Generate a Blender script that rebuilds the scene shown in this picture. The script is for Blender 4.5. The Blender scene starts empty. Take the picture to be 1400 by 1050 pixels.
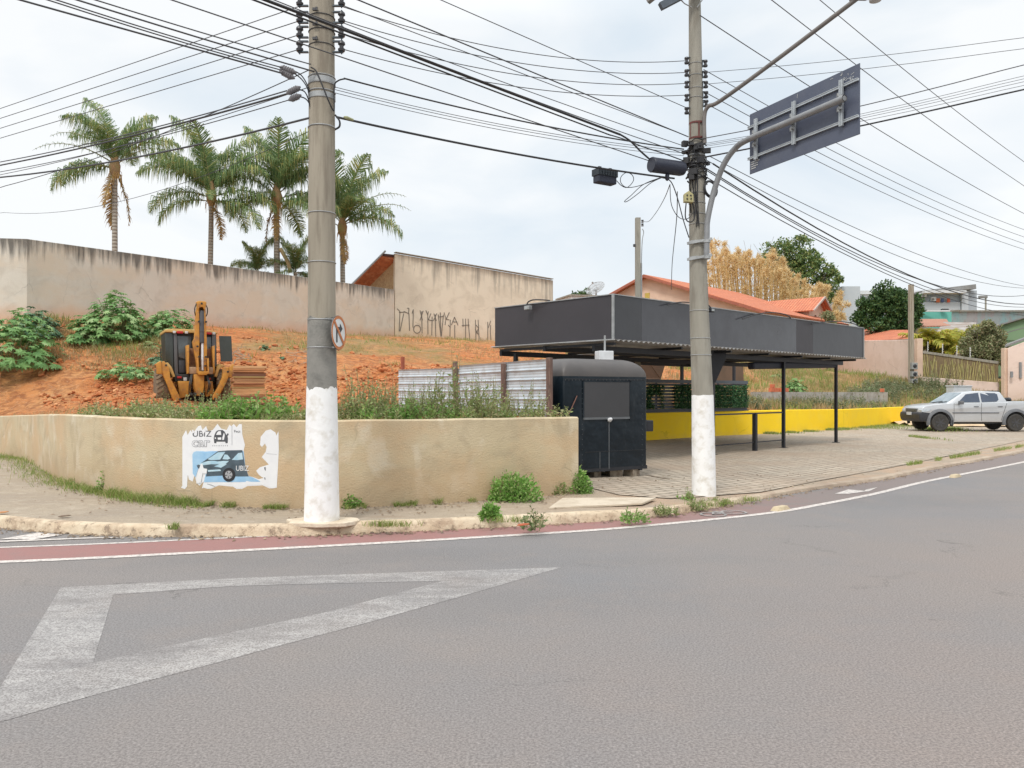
import bpy, bmesh, math, random
import numpy as np
from mathutils import Vector, Matrix, noise, geometry
random.seed(7)
R = math.radians
S = bpy.context.scene
C = S.collection

# ---------------------------------------------------------------- camera
F, CX, HY, CH = 1080.0, 700.0, 538.0, 1.7      # focal length in photo pixels, principal column, horizon row, eye height
cam = bpy.data.cameras.new('camera'); camo = bpy.data.objects.new('camera', cam); C.objects.link(camo)
camo.location = (0, 0, CH); camo.rotation_euler = (R(90), 0, 0)
cam.sensor_width = 36; cam.lens = F/1400*36; cam.shift_y = (HY-525)/1400; cam.clip_end = 2000; cam.clip_start = 0.05
S.camera = camo
# ---------------------------------------------------------------- sky and sun (bright overcast morning)
SUN_EL, SUN_AZ = R(52), R(205)
w = bpy.data.worlds.new('World'); S.world = w; w.use_nodes = True
nt = w.node_tree; nt.nodes.clear()
def N(t, typ, **k):
    n = t.nodes.new(typ)
    for a, b in k.items():
        if a in n.inputs: n.inputs[a].default_value = b
        else: setattr(n, a, b)
    return n
out = N(nt, 'ShaderNodeOutputWorld')
bgS = N(nt, 'ShaderNodeBackground'); bgS.inputs['Strength'].default_value = 0.1
sky = N(nt, 'ShaderNodeTexSky'); sky.sky_type = 'NISHITA'; sky.sun_disc = False
sky.sun_elevation = SUN_EL; sky.sun_rotation = SUN_AZ; sky.dust_density = 3
nt.links.new(sky.outputs[0], bgS.inputs['Color'])
tc = N(nt, 'ShaderNodeTexCoord')
mp = N(nt, 'ShaderNodeMapping'); mp.inputs['Scale'].default_value = (1.0, 1.0, 2.6); mp.inputs['Location'].default_value = (3.1, 1.2, .4)
nt.links.new(tc.outputs['Generated'], mp.inputs['Vector'])
n1 = N(nt, 'ShaderNodeTexNoise'); n1.inputs['Scale'].default_value = 2.6; n1.inputs['Detail'].default_value = 7; n1.inputs['Roughness'].default_value = .5; n1.inputs['Distortion'].default_value = .4
nt.links.new(mp.outputs[0], n1.inputs['Vector'])
cr = N(nt, 'ShaderNodeValToRGB'); cr.color_ramp.elements[0].position = .32; cr.color_ramp.elements[1].position = .58
cr.color_ramp.elements[0].color = (.66, .735, .80, 1); cr.color_ramp.elements[1].color = (.87, .885, .89, 1)
nt.links.new(n1.outputs[0], cr.inputs[0])
# cloud deck is brighter overhead than near the horizon (overcast sky)
sx = N(nt, 'ShaderNodeSeparateXYZ'); nt.links.new(tc.outputs['Generated'], sx.inputs[0])
mr = N(nt, 'ShaderNodeMapRange'); mr.inputs[1].default_value = .42; mr.inputs[2].default_value = 1.0; mr.inputs[3].default_value = 1.0; mr.inputs[4].default_value = 2.0
nt.links.new(sx.outputs[2], mr.inputs[0])
mr2 = N(nt, 'ShaderNodeMapRange'); mr2.inputs[1].default_value = 0.0; mr2.inputs[2].default_value = .22; mr2.inputs[3].default_value = 1.0; mr2.inputs[4].default_value = 0.0
nt.links.new(sx.outputs[2], mr2.inputs[0])
mxh = N(nt, 'ShaderNodeMix'); mxh.data_type = 'RGBA'; mxh.inputs[7].default_value = (.83, .85, .86, 1)
mm = N(nt, 'ShaderNodeMath'); mm.operation = 'MULTIPLY'; mm.inputs[1].default_value = .75
nt.links.new(mr2.outputs[0], mm.inputs[0]); nt.links.new(mm.outputs[0], mxh.inputs[0]); nt.links.new(cr.outputs[0], mxh.inputs[6])
bgC = N(nt, 'ShaderNodeBackground'); nt.links.new(mxh.outputs[2], bgC.inputs['Color']); nt.links.new(mr.outputs[0], bgC.inputs['Strength'])
mxs = N(nt, 'ShaderNodeMixShader'); mxs.inputs[0].default_value = .9
nt.links.new(bgS.outputs[0], mxs.inputs[1]); nt.links.new(bgC.outputs[0], mxs.inputs[2]); nt.links.new(mxs.outputs[0], out.inputs[0])
sl = bpy.data.lights.new('sun', 'SUN'); sl.energy = 1.5; sl.angle = R(12); sl.color = (1, .95, .88)
so = bpy.data.objects.new('sun', sl); C.objects.link(so); so.location = (-10, -10, 30)
# sun stands behind the camera, a little to the left
sd = Vector((-.42*math.cos(SUN_EL), -.91*math.cos(SUN_EL), math.sin(SUN_EL)))
so.rotation_euler = sd.to_track_quat('Z', 'Y').to_euler()
S.view_settings.view_transform = 'Standard'; S.view_settings.look = 'None'; S.view_settings.exposure = 0.27; S.view_settings.gamma = 1

# ---------------------------------------------------------------- helpers
def P(px, py, d): return Vector(((px-CX)*d/F, d, CH-(py-HY)*d/F))
def G(px, py, z=0.0):
    d = (CH-z)*F/(py-HY); return Vector(((px-CX)*d/F, d, z))
def X(px, d): return (px-CX)*d/F
def Z(py, d): return CH-(py-HY)*d/F
def rnd(a, b): return random.uniform(a, b)

def tag(o, label=None, cat=None, group=None, kind=None):
    if label: o['label'] = label
    if cat: o['category'] = cat
    if group: o['group'] = group
    if kind: o['kind'] = kind
    return o
def thing(name, loc, label, cat, group=None, rz=0):
    o = bpy.data.objects.new(name, None); C.objects.link(o); o.empty_display_size = .2
    o.location = loc; o.rotation_euler = (0, 0, rz)
    return tag(o, label, cat, group)
def worldm(o):
    m = Matrix.LocRotScale(o.location, o.rotation_euler, o.scale)
    return worldm(o.parent) @ m if o.parent else m
class MB:
    def __init__(s): s.v = []; s.f = []; s.m = []; s.uv = {}
    def add(s, vs, fs, mi=0):
        b = len(s.v); s.v.extend([tuple(q) for q in vs]); s.f.extend([tuple(b+i for i in f) for f in fs]); s.m.extend([mi]*len(fs)); return b
    def box(s, c, size, rz=0, mi=0, rot=None, taper=1.0):
        m = rot if rot is not None else Matrix.Rotation(rz, 3, 'Z')
        hx, hy, hz = [q/2 for q in size]; c = Vector(c)
        vs = []
        for z in (-1, 1):
            t = taper if z > 0 else 1
            for x, y in ((-1, -1), (1, -1), (1, 1), (-1, 1)): vs.append(c+m@Vector((x*hx*t, y*hy*t, z*hz)))
        s.add(vs, [(3, 2, 1, 0), (4, 5, 6, 7), (0, 1, 5, 4), (1, 2, 6, 5), (2, 3, 7, 6), (3, 0, 4, 7)], mi); return s
    def beam(s, a, b, w, h, up=(0, 0, 1), mi=0):
        a = Vector(a); b = Vector(b); d = (b-a); L = d.length
        if L < 1e-6: return s
        d /= L; u = Vector(up); 
        if abs(d.dot(u)) > .98: u = Vector((0, 1, 0))
        x = d.cross(u).normalized(); y = x.cross(d)
        vs = [p+x*(w/2*i)+y*(h/2*j) for p in (a, b) for i, j in ((-1, -1), (1, -1), (1, 1), (-1, 1))]
        s.add(vs, [(0, 1, 2, 3), (7, 6, 5, 4), (4, 5, 1, 0), (5, 6, 2, 1), (6, 7, 3, 2), (7, 4, 0, 3)], mi); return s
    def tube(s, pts, r, n=8, mi=0, caps=True):
        pts = [Vector(p) for p in pts]; k = len(pts)
        rs = r if isinstance(r, (list, tuple)) else [r]*k
        prev = None; vs = []
        for i, p in enumerate(pts):
            d = (pts[min(i+1, k-1)]-pts[max(i-1, 0)])
            d = d.normalized() if d.length > 1e-9 else Vector((0, 0, 1))
            if prev is None:
                a = Vector((0, 0, 1)) if abs(d.z) < .9 else Vector((1, 0, 0))
                x = d.cross(a).normalized()
            else:
                x = prev-d*prev.dot(d)
                x = x.normalized() if x.length > 1e-6 else prev
            prev = x; y = d.cross(x)
            for j in range(n):
                a = 2*math.pi*j/n; vs.append(p+(x*math.cos(a)+y*math.sin(a))*rs[i])
        fs = []
        for i in range(k-1):
            for j in range(n):
                a = i*n+j; b = i*n+(j+1) % n; fs.append((a, b, b+n, a+n))
        if caps and n > 2: fs.append(tuple(range(n-1, -1, -1))); fs.append(tuple((k-1)*n+j for j in range(n)))
        s.add(vs, fs, mi); return s
    def cyl(s, a, b, r0, r1=None, n=16, mi=0): return s.tube([a, b], [r0, r0 if r1 is None else r1], n, mi)
    def torus(s, c, axis, R0, r, n=24, k=6, mi=0, a0=0, a1=2*math.pi):
        ax = Vector(axis).normalized(); t = Vector((0, 0, 1)) if abs(ax.z) < .9 else Vector((1, 0, 0))
        x = ax.cross(t).normalized(); y = ax.cross(x); c = Vector(c)
        full = abs(a1-a0-2*math.pi) < 1e-6; vs = []; fs = []
        for i in range(n if full else n+1):
            a = a0+(a1-a0)*i/n; d = x*math.cos(a)+y*math.sin(a)
            for j in range(k):
                b = 2*math.pi*j/k; vs.append(c+d*(R0+r*math.cos(b))+ax*(r*math.sin(b)))
        for i in range(n):
            for j in range(k):
                i2 = (i+1) % n if full else i+1
                fs.append((i*k+j, i2*k+j, i2*k+(j+1) % k, i*k+(j+1) % k))
        s.add(vs, fs, mi); return s
    def lathe(s, prof, c, axis=(0, 0, 1), n=24, mi=0):
        ax = Vector(axis).normalized(); t = Vector((0, 0, 1)) if abs(ax.z) < .9 else Vector((1, 0, 0))
        x = ax.cross(t).normalized(); y = ax.cross(x); c = Vector(c); vs = []; fs = []
        for (r, h) in prof:
            for j in range(n):
                a = 2*math.pi*j/n; vs.append(c+(x*math.cos(a)+y*math.sin(a))*max(r, 1e-4)+ax*h)
        for i in range(len(prof)-1):
            for j in range(n): fs.append((i*n+j, i*n+(j+1) % n, (i+1)*n+(j+1) % n, (i+1)*n+j))
        fs.append(tuple(range(n-1, -1, -1))); fs.append(tuple((len(prof)-1)*n+j for j in range(n)))
        s.add(vs, fs, mi); return s
    def prism(s, poly, o, u, v, depth, mi=0):
        """polygon in plane (o,u,v) extruded by vector depth"""
        o = Vector(o); u = Vector(u); v = Vector(v); dp = Vector(depth)
        a = [o+u*p[0]+v*p[1] for p in poly]; n = len(a)
        s.add(a+[q+dp for q in a], [tuple(range(n)), tuple(range(2*n-1, n-1, -1))]+[(i+n, (i+1) % n+n, (i+1) % n, i) for i in range(n)], mi); return s
    def build(s, name, mats, parent=None, smooth=None, loc=None, local=False, bevel=0, tri=False):
        if parent is not None and not local:
            mi = worldm(parent).inverted(); vs = [tuple(mi@Vector(q)) for q in s.v]
        elif loc is not None and not local:
            l = Vector(loc); vs = [tuple(Vector(q)-l) for q in s.v]
        else: vs = s.v
        me = bpy.data.meshes.new(name); me.from_pydata(vs, [], s.f)
        mats = mats if isinstance(mats, (list, tuple)) else [mats]
        for m_ in mats: me.materials.append(m_)
        if len(mats) > 1: me.polygons.foreach_set('material_index', s.m)
        if bevel or tri:
            bm = bmesh.new(); bm.from_mesh(me)
            bmesh.ops.recalc_face_normals(bm, faces=bm.faces)
            if bevel: bmesh.ops.bevel(bm, geom=[e for e in bm.edges if len(e.link_faces) == 2 and e.calc_face_angle(0) > .5], offset=bevel, segments=3, profile=.5, affect='EDGES', clamp_overlap=True)
            bm.to_mesh(me); bm.free()
        if smooth:
            me.polygons.foreach_set('use_smooth', [True]*len(me.polygons))
            me.set_sharp_from_angle(angle=R(smooth))
        me.update()
        o = bpy.data.objects.new(name, me); C.objects.link(o)
        if parent is not None: o.parent = parent
        if loc is not None: o.location = loc
        return o
def build_each(mb, name, mats, parent, smooth=None):
    """every connected piece of mb becomes an object of its own"""
    par = list(range(len(mb.v)))
    def find(i):
        while par[i] != i: par[i] = par[par[i]]; i = par[i]
        return i
    for f in mb.f:
        r0 = find(f[0])
        for q in f[1:]: par[find(q)] = r0
    grp = {}
    for f in mb.f: grp.setdefault(find(f[0]), []).append(f)
    for fs in grp.values():
        idx = {}; m2 = MB()
        for f in fs:
            for q in f:
                if q not in idx: idx[q] = len(m2.v); m2.v.append(mb.v[q])
            m2.f.append(tuple(idx[q] for q in f)); m2.m.append(0)
        m2.build(name, mats, parent, smooth)
def copy_tree(o, parent=None):
    c = o.copy(); C.objects.link(c)
    if parent is not None: c.parent = parent
    for ch in list(o.children): copy_tree(ch, c)
    return c
def catmull(pts, n=6):
    pts = [Vector(p) for p in pts]; out_ = []
    for i in range(len(pts)-1):
        p0 = pts[max(i-1, 0)]; p1 = pts[i]; p2 = pts[i+1]; p3 = pts[min(i+2, len(pts)-1)]
        for j in range(n):
            t = j/n
            out_.append(.5*((2*p1)+(p2-p0)*t+(2*p0-5*p1+4*p2-p3)*t*t+(-p0+3*p1-3*p2+p3)*t*t*t))
    out_.append(pts[-1]); return out_

# ---------------------------------------------------------------- materials
def newmat(name):
    m = bpy.data.materials.new(name); m.use_nodes = True; t = m.node_tree
    b = t.nodes['Principled BSDF']; b.inputs['Roughness'].default_value = .8
    return m, t, b
def pos(t, scale=(1, 1, 1), rz=0, obj=False):
    if obj: g = t.nodes.new('ShaderNodeTexCoord'); o = g.outputs['Object']
    else: g = t.nodes.new('ShaderNodeNewGeometry'); o = g.outputs['Position']
    m = t.nodes.new('ShaderNodeMapping'); m.inputs['Scale'].default_value = scale; m.inputs['Rotation'].default_value = (0, 0, rz)
    t.links.new(o, m.inputs[0]); return m.outputs[0]
def noi(t, vec, scale, detail=5, rough=.55, dist=0):
    n = t.nodes.new('ShaderNodeTexNoise'); n.inputs['Scale'].default_value = scale; n.inputs['Detail'].default_value = detail
    n.inputs['Roughness'].default_value = rough; n.inputs['Distortion'].default_value = dist
    t.links.new(vec, n.inputs['Vector']); return n.outputs[0]
def rng(t, v, lo, hi, a=0, b=1):
    n = t.nodes.new('ShaderNodeMapRange'); n.inputs[1].default_value = lo; n.inputs[2].default_value = hi; n.inputs[3].default_value = a; n.inputs[4].default_value = b
    t.links.new(v, n.inputs[0]); return n.outputs[0]
def sock(t, v, inp):
    if hasattr(v, 'node'): t.links.new(v, inp)
    elif isinstance(v, (tuple, list)): inp.default_value = (*v[:3], 1) if len(inp.default_value) == 4 else v
    else: inp.default_value = v
def mixc(t, f, a, b, blend='MIX'):
    n = t.nodes.new('ShaderNodeMix'); n.data_type = 'RGBA'; n.blend_type = blend
    sock(t, f, n.inputs[0]); sock(t, a, n.inputs[6]); sock(t, b, n.inputs[7]); return n.outputs[2]
def mth(t, op, a, b=0.0):
    n = t.nodes.new('ShaderNodeMath'); n.operation = op; sock(t, a, n.inputs[0]); sock(t, b, n.inputs[1]); return n.outputs[0]
def bump(t, b, h, dist=.02, strength=1):
    n = t.nodes.new('ShaderNodeBump'); n.inputs['Distance'].default_value = dist; n.inputs['Strength'].default_value = strength
    t.links.new(h, n.inputs['Height']); t.links.new(n.outputs[0], b.inputs['Normal'])
def mk(name, c1, c2=None, scale=6, lo=.35, hi=.65, rough=.8, metal=0, bmp=0, bscale=30, c3=None, s3=1.5, obj=True, vscale=(1, 1, 1), spec=None):
    m, t, b = newmat(name); b.inputs['Roughness'].default_value = rough; b.inputs['Metallic'].default_value = metal
    if spec is not None: b.inputs['Specular IOR Level'].default_value = spec
    v = pos(t, vscale, obj=obj)
    if c2 is None: c2 = tuple(q*.86 for q in c1)
    col = mixc(t, rng(t, noi(t, v, scale, 6), lo, hi), c1, c2)
    if c3 is not None: col = mixc(t, rng(t, noi(t, v, s3, 5), .5, .7), col, c3)
    t.links.new(col, b.inputs['Base Color'])
    if bmp: bump(t, b, noi(t, v, bscale, 4), bmp)
    return m
def leafmat(name, c1, c2, c3=None, trans=.25, rough=.6):
    m, t, b = newmat(name); b.inputs['Roughness'].default_value = rough
    g = t.nodes.new('ShaderNodeNewGeometry')
    col = mixc(t, g.outputs['Random Per Island'], c1, c2)
    if c3 is not None:
        rr = t.nodes.new('ShaderNodeMath'); rr.operation = 'FRACT'
        t.links.new(mth(t, 'MULTIPLY', g.outputs['Random Per Island'], 17.3), rr.inputs[0])
        col = mixc(t, rng(t, rr.outputs[0], .72, .8), col, c3)
    v = pos(t)
    col = mixc(t, rng(t, noi(t, v, 2.2, 3), .35, .65, 0, .3), col, tuple(q*.55 for q in c1))
    t.links.new(col, b.inputs['Base Color'])
    tr = t.nodes.new('ShaderNodeBsdfTranslucent'); t.links.new(col, tr.inputs[0])
    mx = t.nodes.new('ShaderNodeMixShader'); mx.inputs[0].default_value = trans
    t.links.new(b.outputs[0], mx.inputs[1]); t.links.new(tr.outputs[0], mx.inputs[2])
    t.links.new(mx.outputs[0], t.nodes['Material Output'].inputs[0])
    return m
MT = {}
# asphalt
def asphalt_base(t, v):
    big = rng(t, noi(t, v, .20, 4), .38, .62)
    col = mixc(t, big, (.285, .258, .240), (.243, .240, .243))
    lane = noi(t, pos(t, (.16, .42, 1), R(-30)), 1.0, 4, .5)                 # tyre polished bands along the bend
    col = mixc(t, rng(t, lane, .50, .68, 0, .4), col, (.185, .182, .182))
    col = mixc(t, rng(t, noi(t, v, 1.3, 8, .7), .5, .68, 0, .4), col, (.32, .275, .245))
    sp = t.nodes.new('ShaderNodeSeparateXYZ'); t.links.new(v, sp.inputs[0])          # red dust lies thicker on the near right side
    col = mixc(t, mth(t, 'MULTIPLY', rng(t, mth(t, 'SUBTRACT', sp.outputs[0], sp.outputs[1]), -6.5, -1.0, 0, .6), rng(t, noi(t, v, .6, 5), .35, .6, .4, 1)), col, (.33, .262, .225))
    return col
m, t, b = newmat('asphalt'); v = pos(t)
col = asphalt_base(t, v)
fine = noi(t, v, 70, 4, .75)
col = mixc(t, rng(t, fine, .40, .60, .6, 0), col, (.075, .062, .060))
g2 = t.nodes.new('ShaderNodeTexVoronoi'); g2.inputs['Scale'].default_value = 135; t.links.new(v, g2.inputs['Vector'])
col = mixc(t, rng(t, g2.outputs['Color'], .78, .95, 0, .35), col, (.44, .40, .375))
ck = t.nodes.new('ShaderNodeTexVoronoi'); ck.feature = 'DISTANCE_TO_EDGE'; ck.inputs['Scale'].default_value = .33
dn = t.nodes.new('ShaderNodeVectorMath'); dn.operation = 'MULTIPLY_ADD'; n0 = t.nodes.new('ShaderNodeTexNoise'); n0.inputs['Scale'].default_value = 1.4; n0.inputs['Detail'].default_value = 8; n0.inputs['Roughness'].default_value = .7
t.links.new(v, n0.inputs['Vector']); t.links.new(n0.outputs[1], dn.inputs[0]); dn.inputs[1].default_value = (1.3, 1.3, 0); t.links.new(v, dn.inputs[2]); t.links.new(dn.outputs[0], ck.inputs['Vector'])
crk = mth(t, 'MULTIPLY', rng(t, ck.outputs[0], 0, .006, 1, 0), rng(t, noi(t, v, .35, 3), .54, .60, 0, .55))
col = mixc(t, crk, col, (.07, .065, .06))
col = mixc(t, rng(t, noi(t, pos(t, (1, 3, 1), R(-18)), 2.4, 4, .6), .70, .74, 0, .45), col, (.10, .095, .09))
t.links.new(col, b.inputs['Base Color']); b.inputs['Roughness'].default_value = .85; bump(t, b, fine, .005)
MT['asphalt'] = m
def paint_mat(name, c, wear_lo, wear_hi, sc=3.0, chip=.5, amount=1.0):
    m, t, b = newmat(name); v = pos(t)
    f1 = noi(t, pos(t, (.6, 1.5, 1), R(-22)), sc, 8, .75); fine = noi(t, v, 70, 4, .75); mid = noi(t, v, 16, 5, .7)
    f = mth(t, 'MULTIPLY', rng(t, f1, wear_lo, wear_hi), rng(t, fine, .42, .54, 1-chip, 1)); f = mth(t, 'MULTIPLY', mth(t, 'MULTIPLY', f, rng(t, mid, .36, .56, .35, 1)), amount)
    base = asphalt_base(t, v); base = mixc(t, rng(t, fine, .40, .60, .6, 0), base, (.075, .062, .060))
    t.links.new(mixc(t, f, base, c), b.inputs['Base Color']); bump(t, b, fine, .003); return m
MT['worn_paint'] = paint_mat('worn_road_paint', (.50, .48, .46), .36, .62, 1.7, .8, .88)
MT['line_paint'] = paint_mat('line_paint', (.72, .66, .61), .22, .42, 3.0, .3)
# red cycle lane, its paint worn away towards the right
m, t, b = newmat('cycle_lane_red'); v = pos(t); fine = noi(t, v, 95, 3, .7)
sp = t.nodes.new('ShaderNodeSeparateXYZ'); t.links.new(v, sp.inputs[0])
wear = mth(t, 'ADD', rng(t, sp.outputs[0], 1.0, 5.0, 0, .95), rng(t, noi(t, v, 3, 6), .5, .8, 0, .5))
col = mixc(t, wear, (.33, .165, .15), (.225, .19, .175))
col = mixc(t, rng(t, fine, .40, .6, .3, 0), col, (.10, .07, .065))
t.links.new(col, b.inputs['Base Color']); bump(t, b, fine, .003); MT['cycle_red'] = m
# sidewalk concrete
m, t, b = newmat('sidewalk_concrete'); v = pos(t)
col = mixc(t, rng(t, noi(t, v, .8, 7, .6), .35, .65), (.44, .36, .265), (.375, .31, .24))
col = mixc(t, rng(t, noi(t, pos(t, (.5, 2.2, 1), R(-10)), 2.2, 8, .65), .50, .66, 0, .7), col, (.33, .25, .175))
col = mixc(t, rng(t, noi(t, v, 5, 8, .7), .52, .7, 0, .6), col, (.60, .51, .40))
sp = t.nodes.new('ShaderNodeSeparateXYZ'); t.links.new(v, sp.inputs[0])
col = mixc(t, mth(t, 'MULTIPLY', rng(t, sp.outputs[0], -.5, 3, 0, 1), rng(t, noi(t, v, 1.2, 5), .4, .6, .1, .8)), col, (.52, .345, .225))
fine = noi(t, v, 45, 5, .7)
col = mixc(t, rng(t, fine, .4, .65, .35, 0), col, (.15, .12, .09))
t.links.new(col, b.inputs['Base Color']); bump(t, b, mth(t, 'ADD', fine, noi(t, v, 4, 6)), .012); MT['sidewalk'] = m
# concrete block paving of the lot
m, t, b = newmat('block_paving'); v = pos(t, rz=R(-43))
wob = t.nodes.new('ShaderNodeVectorMath'); wob.operation = 'MULTIPLY_ADD'
nn = t.nodes.new('ShaderNodeTexNoise'); nn.inputs['Scale'].default_value = 2.5; t.links.new(v, nn.inputs['Vector'])
t.links.new(nn.outputs[1], wob.inputs[0]); wob.inputs[1].default_value = (.09, .09, 0); t.links.new(v, wob.inputs[2])
bt = t.nodes.new('ShaderNodeTexBrick'); t.links.new(wob.outputs[0], bt.inputs['Vector'])
bt.inputs['Scale'].default_value = 1; bt.inputs['Brick Width'].default_value = .30; bt.inputs['Row Height'].default_value = .2
bt.inputs['Mortar Size'].default_value = .017; bt.inputs['Mortar Smooth'].default_value = .4; bt.inputs['Bias'].default_value = 0
bt.inputs['Color1'].default_value = (.50, .42, .325, 1); bt.inputs['Color2'].default_value = (.38, .32, .25, 1); bt.inputs['Mortar'].default_value = (.12, .09, .06, 1)
vv = pos(t)
col = mixc(t, rng(t, noi(t, vv, .5, 6), .4, .62, 0, .6), bt.outputs[0], (.36, .26, .18))
col = mixc(t, rng(t, noi(t, vv, 14, 6, .7), .4, .7, 0, .35), col, (.48, .43, .36))
t.links.new(col, b.inputs['Base Color'])
bump(t, b, mth(t, 'SUBTRACT', mth(t, 'MULTIPLY', noi(t, vv, 9, 4), .5), bt.outputs['Fac']), .03); MT['paving'] = m
# dirt
m, t, b = newmat('red_earth'); v = pos(t)
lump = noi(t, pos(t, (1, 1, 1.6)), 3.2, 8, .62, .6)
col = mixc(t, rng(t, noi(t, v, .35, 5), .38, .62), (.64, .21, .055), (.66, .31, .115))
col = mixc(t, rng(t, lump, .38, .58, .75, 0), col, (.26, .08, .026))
col = mixc(t, rng(t, noi(t, v, 9, 7, .7), .52, .7, 0, .6), col, (.74, .46, .26))
gz_ = noi(t, v, .16, 4)
strand = noi(t, pos(t, (4, 4, 1.2)), 4, 6, .7)
sp = t.nodes.new('ShaderNodeSeparateXYZ'); t.links.new(v, sp.inputs[0])
gm = mth(t, 'MULTIPLY', rng(t, mth(t, 'ADD', gz_, rng(t, sp.outputs[2], 1.8, 4.6, -.16, .02)), .50, .60), rng(t, strand, .38, .56, .1, 1))
gm = mth(t, 'MAXIMUM', gm, mth(t, 'MULTIPLY', rng(t, sp.outputs[0], 9, 17, 0, .8), rng(t, strand, .36, .5, .2, 1)))
col = mixc(t, gm, col, mixc(t, rng(t, noi(t, v, 1.3, 4), .4, .6), (.36, .27, .13), (.22, .22, .07)))
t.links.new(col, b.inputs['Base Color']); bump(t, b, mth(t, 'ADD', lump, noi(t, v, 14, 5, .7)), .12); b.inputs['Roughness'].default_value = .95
MT['earth'] = m
# stained plaster (v of the UV map is the distance below the wall top in metres)
def plaster(name, c1, c2, blot, streak, slen, smin, smax, scale=1.0, patch=None, foot=None, warm=None):
    m, t, b = newmat(name); uv = t.nodes.new('ShaderNodeUVMap'); uv.uv_map = 'UVMap'
    def map_(sx_, sy_):
        q = t.nodes.new('ShaderNodeMapping'); q.inputs['Scale'].default_value = (sx_, sy_, 1); t.links.new(uv.outputs[0], q.inputs[0]); return q.outputs[0]
    v = map_(1, 1); sp = t.nodes.new('ShaderNodeSeparateXYZ'); t.links.new(v, sp.inputs[0])
    col = mixc(t, rng(t, noi(t, v, .7*scale, 7, .6), .35, .65), c1, c2)
    col = mixc(t, rng(t, noi(t, v, 1.9*scale, 8, .62, .4), .48, .62, 0, .8), col, blot)
    if patch: col = mixc(t, rng(t, noi(t, map_(1, .8), 2.3*scale, 3, .5, .5), .53, .63, 0, .7), col, patch)
    if warm: col = mixc(t, rng(t, noi(t, map_(.6, 1), 1.1*scale, 6, .6), .46, .60, 0, .85), col, warm)
    st = noi(t, map_(3.2*scale, .22*scale), 1.6, 7, .62)
    bl = noi(t, map_(.8*scale, .1), 1.0, 3)
    msk = rng(t, sp.outputs[1], 0, slen, 1, 0)
    f = mth(t, 'MULTIPLY', rng(t, mth(t, 'ADD', mth(t, 'ADD', st, mth(t, 'MULTIPLY', bl, .5)), mth(t, 'MULTIPLY', msk, .30)), smin, smax), rng(t, msk, .0, .45, 0, 1))
    col = mixc(t, mth(t, 'MULTIPLY', f, .8), col, streak)
    if foot:
        w_ = rng(t, mth(t, 'ADD', sp.outputs[1], mth(t, 'MULTIPLY', noi(t, v, 1.2, 5), .8)), foot[0], foot[1], 0, .75)
        col = mixc(t, w_, col, foot[2])
    cr_ = t.nodes.new('ShaderNodeTexVoronoi'); cr_.feature = 'DISTANCE_TO_EDGE'; cr_.inputs['Scale'].default_value = .9*scale
    dn = t.nodes.new('ShaderNodeVectorMath'); dn.operation = 'MULTIPLY_ADD'; n0 = t.nodes.new('ShaderNodeTexNoise'); n0.inputs['Scale'].default_value = 3*scale; n0.inputs['Detail'].default_value = 6
    t.links.new(v, n0.inputs['Vector']); t.links.new(n0.outputs[1], dn.inputs[0]); dn.inputs[1].default_value = (.5, .5, 0); t.links.new(v, dn.inputs[2]); t.links.new(dn.outputs[0], cr_.inputs['Vector'])
    col = mixc(t, mth(t, 'MULTIPLY', rng(t, cr_.outputs[0], 0, .012, 1, 0), rng(t, noi(t, v, .8, 3), .5, .6, 0, .45)), col, tuple(q*.45 for q in c1))
    t.links.new(col, b.inputs['Base Color']); bump(t, b, mth(t, 'ADD', noi(t, v, 38, 3, .6), noi(t, v, 3, 3)), .010); b.inputs['Roughness'].default_value = .92
    return m
MT['retaining'] = plaster('retaining_plaster', (.58, .485, .33), (.52, .43, .28), (.42, .34, .225), (.38, .31, .21), .8, 1.05, 1.35, .8, (.66, .585, .45), (.95, 1.65, (.42, .30, .18)), (.575, .415, .25))
MT['backwall'] = plaster('stained_wall_plaster', (.68, .61, .52), (.62, .56, .475), (.56, .49, .405), (.06, .055, .05), 1.1, .86, 1.06, .7, None, (2.9, 3.9, (.62, .30, .13)), (.66, .55, .43))
MT['housewall'] = plaster('house_wall_plaster', (.72, .645, .52), (.68, .605, .485), (.60, .53, .42), (.20, .185, .16), 3.0, .93, 1.20, .55, None, (4.6, 6.2, (.52, .36, .2)), None)
MT['pinkwall'] = plaster('pink_wall_paint', (.76, .61, .535), (.73, .58, .505), (.68, .53, .45), (.45, .36, .30), .5, 1.0, 1.25, .5, None, (2.7, 3.8, (.56, .42, .33)), None)
MT['yellowwall'] = plaster('yellow_wall_paint', (.98, .68, .015), (.95, .63, .012), (.93, .64, .03), (.62, .46, .08), .5, 1.05, 1.4, .8, None, (1.15, 1.7, (.70, .50, .12)), None)
m, t, b = newmat('kerb_whitewash'); v = pos(t); col = mixc(t, rng(t, noi(t, v, 3.5, 7, .65), .4, .62), (.68, .57, .42), (.58, .45, .31))
col = mixc(t, rng(t, noi(t, v, 2.2, 8, .75), .50, .60, 0, .85), col, (.40, .29, .20))
col = mixc(t, rng(t, noi(t, v, 7, 6, .8), .56, .62, 0, .8), col, (.24, .18, .13))
sp = t.nodes.new('ShaderNodeSeparateXYZ'); t.links.new(v, sp.inputs[0])
col = mixc(t, rng(t, sp.outputs[0], 2.8, 4.6, 0, .9), col, mixc(t, rng(t, noi(t, v, 2.5, 6), .4, .6), (.36, .27, .20), (.46, .37, .28)))
t.links.new(col, b.inputs['Base Color']); bump(t, b, noi(t, v, 12, 6, .7), .03); MT['kerb'] = m
MT['concrete'] = mk('grey_concrete', (.34, .32, .27), (.27, .255, .215), 3, .35, .65, .9, bmp=.006, bscale=60, c3=(.22, .20, .165), s3=5, vscale=(2, 2, .35))
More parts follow.
